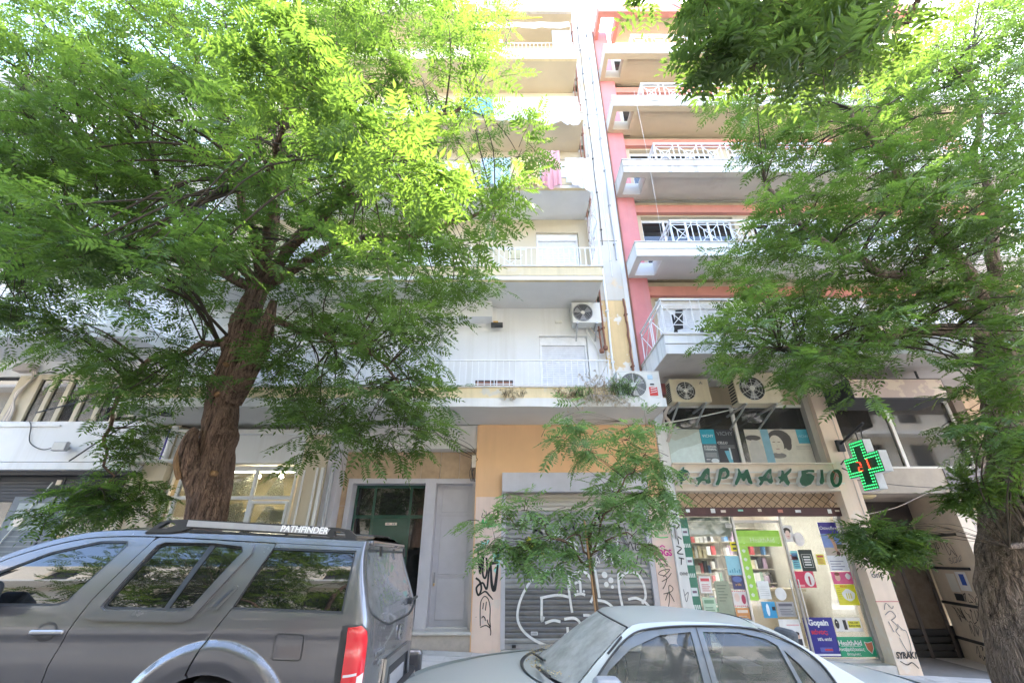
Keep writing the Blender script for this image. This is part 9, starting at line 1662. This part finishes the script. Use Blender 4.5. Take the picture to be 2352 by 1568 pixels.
T1 = tree('ash_tree', 'large leaning tree with a brown furrowed trunk rising behind the SUV', (-4.45, 6.8, .2),
    [(-4.35, 6.85, .1), (-4.40, 6.8, 1.2), (-4.44, 6.8, 2.09), (-4.57, 6.8, 3.0), (-4.72, 6.8, 3.91), (-4.76, 6.8, 4.94), (-4.69, 6.75, 5.7), (-4.61, 6.7, 6.5)], [.34, .285, .265, .255, .24, .215, .19, .12],
    [[(-4.61, 6.7, 6.2), (-5.12, 6.2, 7.79), (-5.85, 5.6, 9.48), (-6.78, 5.2, 11.55)], [(-4.61, 6.7, 6.2), (-4.39, 6.0, 7.92), (-4.48, 5.2, 9.54), (-4.67, 4.8, 10.78)], [(-4.65, 6.7, 6.1), (-5.97, 6.0, 7.28), (-7.38, 5.4, 8.25), (-8.67, 5.0, 8.99)], [(-4.6, 6.7, 6.2), (-3.2, 5.8, 7.19), (-1.86, 5.2, 8.11), (-.67, 5.0, 8.99)], [(-4.55, 6.7, 6.0), (-2.99, 6.0, 6.48), (-1.51, 5.5, 6.25), (-.17, 5.0, 6.42)], [(-4.64, 6.7, 6.0), (-5.76, 6.0, 6.2), (-6.63, 5.4, 5.99), (-7.33, 5.2, 5.51)],
     [(-4.5, 6.55, 6.2), (-3.58, 4.8, 6.39), (-2.84, 3.6, 6.26), (-2.06, 2.6, 5.7)], [(-4.5, 6.55, 6.0), (-2.52, 4.6, 5.95), (-1.55, 3.4, 5.44), (-.94, 2.7, 4.76)], [(-4.6, 6.7, 5.5), (-3.45, 6.4, 4.99), (-2.38, 6.2, 4.57), (-1.65, 6.3, 4.02)], [(-4.8, 6.7, 5.0), (-5.47, 6.8, 4.86), (-6.51, 6.9, 4.41), (-6.91, 7.4, 3.49), (-6.72, 7.5, 2.64)]],
    [c for i, c in enumerate(C_LEFT) if not ((c[0] > .55 - .25 * c[1] and i % 5 < 3) or (c[0] > -.8 - .3 * c[1] and c[2] > 5.5 and i % 7 < 3))] + [(c[0] + .12, c[1] + .1, c[2] - .1, c[3]) for i, c in enumerate(C_LEFT) if c[0] < -4.6 and c[2] < 7.6 and i % 2], LEAF, M['bark'], per=5, tw=5, scale=.29, seed=11, near=C_NEAR, nearscale=.27, big=300, cen=np.array((-4.6, 6.5, 5.5)), limb_r=.10,
    lumps=[(-4.34, 6.6, 3.3, .3, .13), (-4.42, 6.6, 3.65, .2, .09), (-4.95, 6.62, 4.2, .16, .06), (-4.52, 6.5, 5.0, .16, .06), (-4.88, 6.55, 5.3, .18, .08), (-4.48, 6.55, 5.55, .16, .07), (-4.9, 6.6, 4.85, .14, .06)], amp=.045)
# broken stub and cut knots on the big trunk
rough_tube('broken_stub', [(-4.52, 6.7, 2.35), (-4.68, 6.58, 2.7), (-4.79, 6.5, 3.0), (-4.81, 6.5, 3.25), (-4.77, 6.52, 3.38)], [.14, .13, .11, .08, .04], M['bark'], T1, k=26, step=.04, amp=.05, seed=3)
rough_tube('stub_wood', [(-4.78, 6.47, 2.62), (-4.87, 6.43, 2.85), (-4.895, 6.43, 3.1)], [.025, .035, .02], M['cutwood'], T1, k=16, step=.04, amp=.02, seed=5)
rough_tube('side_limb', [(-4.6, 6.75, 3.9), (-4.32, 6.62, 4.5), (-4.18, 6.5, 5.0), (-4.1, 6.4, 5.6)], [.20, .17, .14, .05], M['bark'], T1, k=24, step=.05, amp=.03, seed=8)
for (x, y, z, r) in ((-4.67, 6.545, 3.93, .033), (-4.38, 6.575, 2.72, .03), (-4.69, 6.545, 4.45, .025)):
    MB().lathe((x, y, z), [(r * 1.6, .05), (r * 1.5, -.02), (r * 1.05, -.035), (r, -.02), (r * .5, -.022), (0, -.02)], 'y', 16).build('cut_knot', M['cutwood'], T1, smooth=True)
T2 = tree('ash_tree', 'large tree with a swollen pale-barked base beside the entry bay', (6.85, 6.75, -.2),
    [(6.85, 6.75, -.35), (6.93, 6.75, .5), (7.18, 6.75, 1.4), (7.36, 6.78, 1.9), (7.72, 6.8, 2.6), (8.02, 6.8, 3.33), (8.34, 6.8, 4.45), (8.53, 6.7, 5.4)], [.68, .64, .60, .52, .42, .38, .36, .24],
    [[(8.5, 6.7, 5.2), (7.64, 6.4, 5.49), (6.53, 6.0, 5.75), (5.1, 5.6, 6.16), (4.23, 5.4, 7.29)], [(8.5, 6.7, 5.1), (8.61, 6.2, 6.64), (8.58, 5.6, 8.26), (8.8, 5.0, 10.29)], [(8.4, 6.65, 5.1), (6.69, 6.4, 4.99), (5.32, 6.2, 4.57), (4.02, 6.0, 4.47)], [(8.5, 6.7, 5.2), (7.52, 6.0, 6.87), (6.33, 5.2, 7.79), (5.74, 4.9, 8.38)], [(8.5, 6.7, 5.2), (9.6, 6.2, 6.5), (10.6, 5.8, 8.0)], [(7.0, 6.4, 1.75), (6.75, 6.2, 1.85), (6.35, 6.1, 1.72)]],
    [c for i, c in enumerate(C_RIGHT) if not ((c[2] < 4.6 and c[0] > 7.3 and i % 5 < 3) or (c[0] < 5.6 and c[2] > 5.4 and i % 4 == 0))], LEAF, M['bark2'], per=6, tw=5, scale=.28, seed=21, big=200, cen=np.array((8.4, 6.6, 5.0)), limb_r=.13,
    lumps=[(6.75, 6.35, 1.5, .35, .08), (7.2, 6.25, 1.3, .4, .10), (7.0, 6.2, .6, .5, .08), (7.5, 6.4, 2.3, .3, .1)], amp=.07)
T3 = tree('young_tree', 'slender young tree with feathery leaves in front of the graffitied shutter', (1.18, 7.0, .1),
    [(1.20, 7.0, .0), (1.17, 7.0, .87), (1.13, 7.0, 1.5), (1.12, 7.0, 1.85), (1.25, 6.98, 2.1)], [.035, .03, .028, .024, .014],
    [[(1.12, 7.0, 1.6), (1.6, 6.9, 2.5), (2.01, 6.9, 3.08), (1.7, 6.8, 3.62)], [(1.1, 7.0, 1.5), (.54, 6.95, 1.96), (-.17, 6.9, 2.19)], [(1.14, 7.0, 1.7), (1.3, 6.95, 2.2), (2.4, 6.9, 2.6)], [(1.12, 7.0, 1.55), (.9, 6.9, 1.9), (.2, 6.9, 1.8)], [(1.12, 7.0, 1.6), (1.5, 6.95, 1.9), (2.1, 6.9, 1.75)]],
    C_SAP, LEAFS, M['youngbark'], per=5, tw=2, scale=.31, seed=31, big=220, limb_r=.018, amp=.003, trunk_k=14, droop=.45)
stk = MB().tube([(1.19, 6.93, .0), (1.07, 6.95, 2.12)], .014, 8).build('support_stake', pmat('cane', (.50, .30, .16), .8, .2, 12, .2), None, smooth=True); tag(stk, 'thin wooden stake tied to the young tree', 'stake')
T4 = tree('ash_tree', 'tree on the near pavement whose branch of large leaves hangs in at the top', (3.6, -3.2, 0),
    [(3.6, -3.2, -.1), (3.7, -3.1, 2), (3.6, -2.8, 4), (3.5, -2.3, 5.8)], [.3, .25, .22, .15],
    [[(3.5, -2.3, 5.6), (3.2, -.8, 6.4), (2.6, .6, 6.2), (2.0, 1.7, 5.6), (1.5, 2.1, 5.1)], [(3.5, -2.3, 5.6), (4.2, -1.8, 7.5), (4.6, -1.5, 9)], [(3.5, -2.3, 5.6), (2.4, -2.6, 7.2), (1.6, -3, 8.6)], [(3.5, -2.3, 5.6), (5.0, -3.2, 6.8), (6.4, -4, 7.6)], [(2.6, .6, 6.2), (3.0, 1.4, 5.9), (3.1, 1.9, 5.3)]],
    [(float(a), float(b), float(c), .9) for a, b, c in zip(rng.uniform(-.5, 7, 70), rng.uniform(-6.5, -2.6, 70), rng.uniform(4.6, 8.6, 70))], LEAFD, M['bark'], per=4, tw=4, scale=.33, seed=41, near=[(a, b, c + .06, r * .62) for i, (a, b, c, r) in enumerate(C_OVER) if i % 8], nearscale=.27, big=160, limb_r=.08)
T5 = tree('ash_tree', 'street tree mirrored in the SUV windows, opposite side', (-4.6, -3.4, .1),
    [(-4.6, -3.4, .0), (-4.7, -3.4, 2), (-4.5, -3.2, 4.2)], [.3, .25, .2],
    [[(-4.5, -3.2, 4.0), (-6.0, -3.0, 5.5), (-7.6, -3.2, 6.4)], [(-4.5, -3.2, 4.0), (-3.2, -3.0, 5.6), (-1.8, -3.4, 6.8)], [(-4.5, -3.2, 4.0), (-4.4, -3.2, 6.5), (-4.2, -3, 8.6)]],
    [(float(a), float(b), float(c), .9) for a, b, c in zip(rng.uniform(-14, -1, 260), rng.uniform(-6.8, -3.6, 260), rng.uniform(3.2, 12.5, 260))], LEAFD, M['bark'], per=5, tw=5, scale=.50, seed=51, limb_r=.09)
# ================================================================ weeds on the slab edge
def weed(label, x, y, z, n, h, hang, seed, m, m2=None):
    rg = np.random.default_rng(seed); t = empty('ledge_weed', (x, y, z), label, 'weed', 'weeds rooted on the balcony edge'); st = MB(); P_, D_, Nn, S_, T_ = [], [], [], [], []
    for i in range(n):
        a = rg.uniform(0, 6.3); out = np.array((math.cos(a) * .6, -abs(math.sin(a)) * .5, 1.0 if rg.uniform() > hang else -.3)); L = h * rg.uniform(.4, 1); s = np.array((x + rg.uniform(-.22, .22), y + rg.uniform(-.03, .05), z)); e = s + unit(out) * L + np.array((0, -.05, -.15 * L)); mid = (s + e) / 2 + np.array((0, -.04, .10 * L))
        st.tube([s, mid, e], [.004, .003, .0015], 3, False)
        for j in range(7):
            tt = .25 + .75 * j / 6; p = (1 - tt) ** 2 * s + 2 * tt * (1 - tt) * mid + tt * tt * e; d = unit(rg.normal(size=3)); nn = unit(np.cross(d, rg.normal(size=3))); P_.append(p); D_.append(d); Nn.append(nn); S_.append(rg.uniform(.04, .08)); T_.append(rg.uniform(0, 1))
    st.build('stems', m2 or M['twig'], t)['kind'] = 'stuff'; foliage_mesh('foliage', np.array(P_), np.array(D_), np.array(Nn), np.array(S_), np.array(T_), m, t)
DRY = leafmat('leaf_dry', (.44, .35, .22), (.3, .24, .12))
weed('dry brown weed hanging over the slab edge beside the big air conditioner', 1.72, 7.98, 4.43, 80, .55, .62, 1, DRY, M['stone'])
weed('green weed climbing in front of the big air conditioner', 2.12, 7.96, 4.42, 60, .42, .15, 2, LEAFS)
weed('small green weed left of the dry one on the yellow kerb', 1.35, 8.0, 4.42, 30, .22, .3, 3, LEAFS)
weed('straw-coloured weed tuft on the yellow kerb', 1.05, 8.0, 4.40, 25, .2, .2, 4, DRY)
weed('tiny dry tuft in the middle of the yellow kerb', .05, 8.0, 4.40, 18, .2, .2, 5, DRY)
for k, pts in enumerate(([(-9.5, 8.4, 4.2), (-7.5, 8.3, 4.62), (-5.6, 8.3, 4.35)], [(-8.6, 8.6, 3.3), (-7.3, 8.4, 4.1), (-5.4, 8.3, 4.4)])): tag(MB().tube(spline(pts, 8), .014, 6).build('cable', M['dark']), ['dark cable arching past the trunk, the upper one', 'dark cable arching past the trunk, the lower one'][k], 'cable')
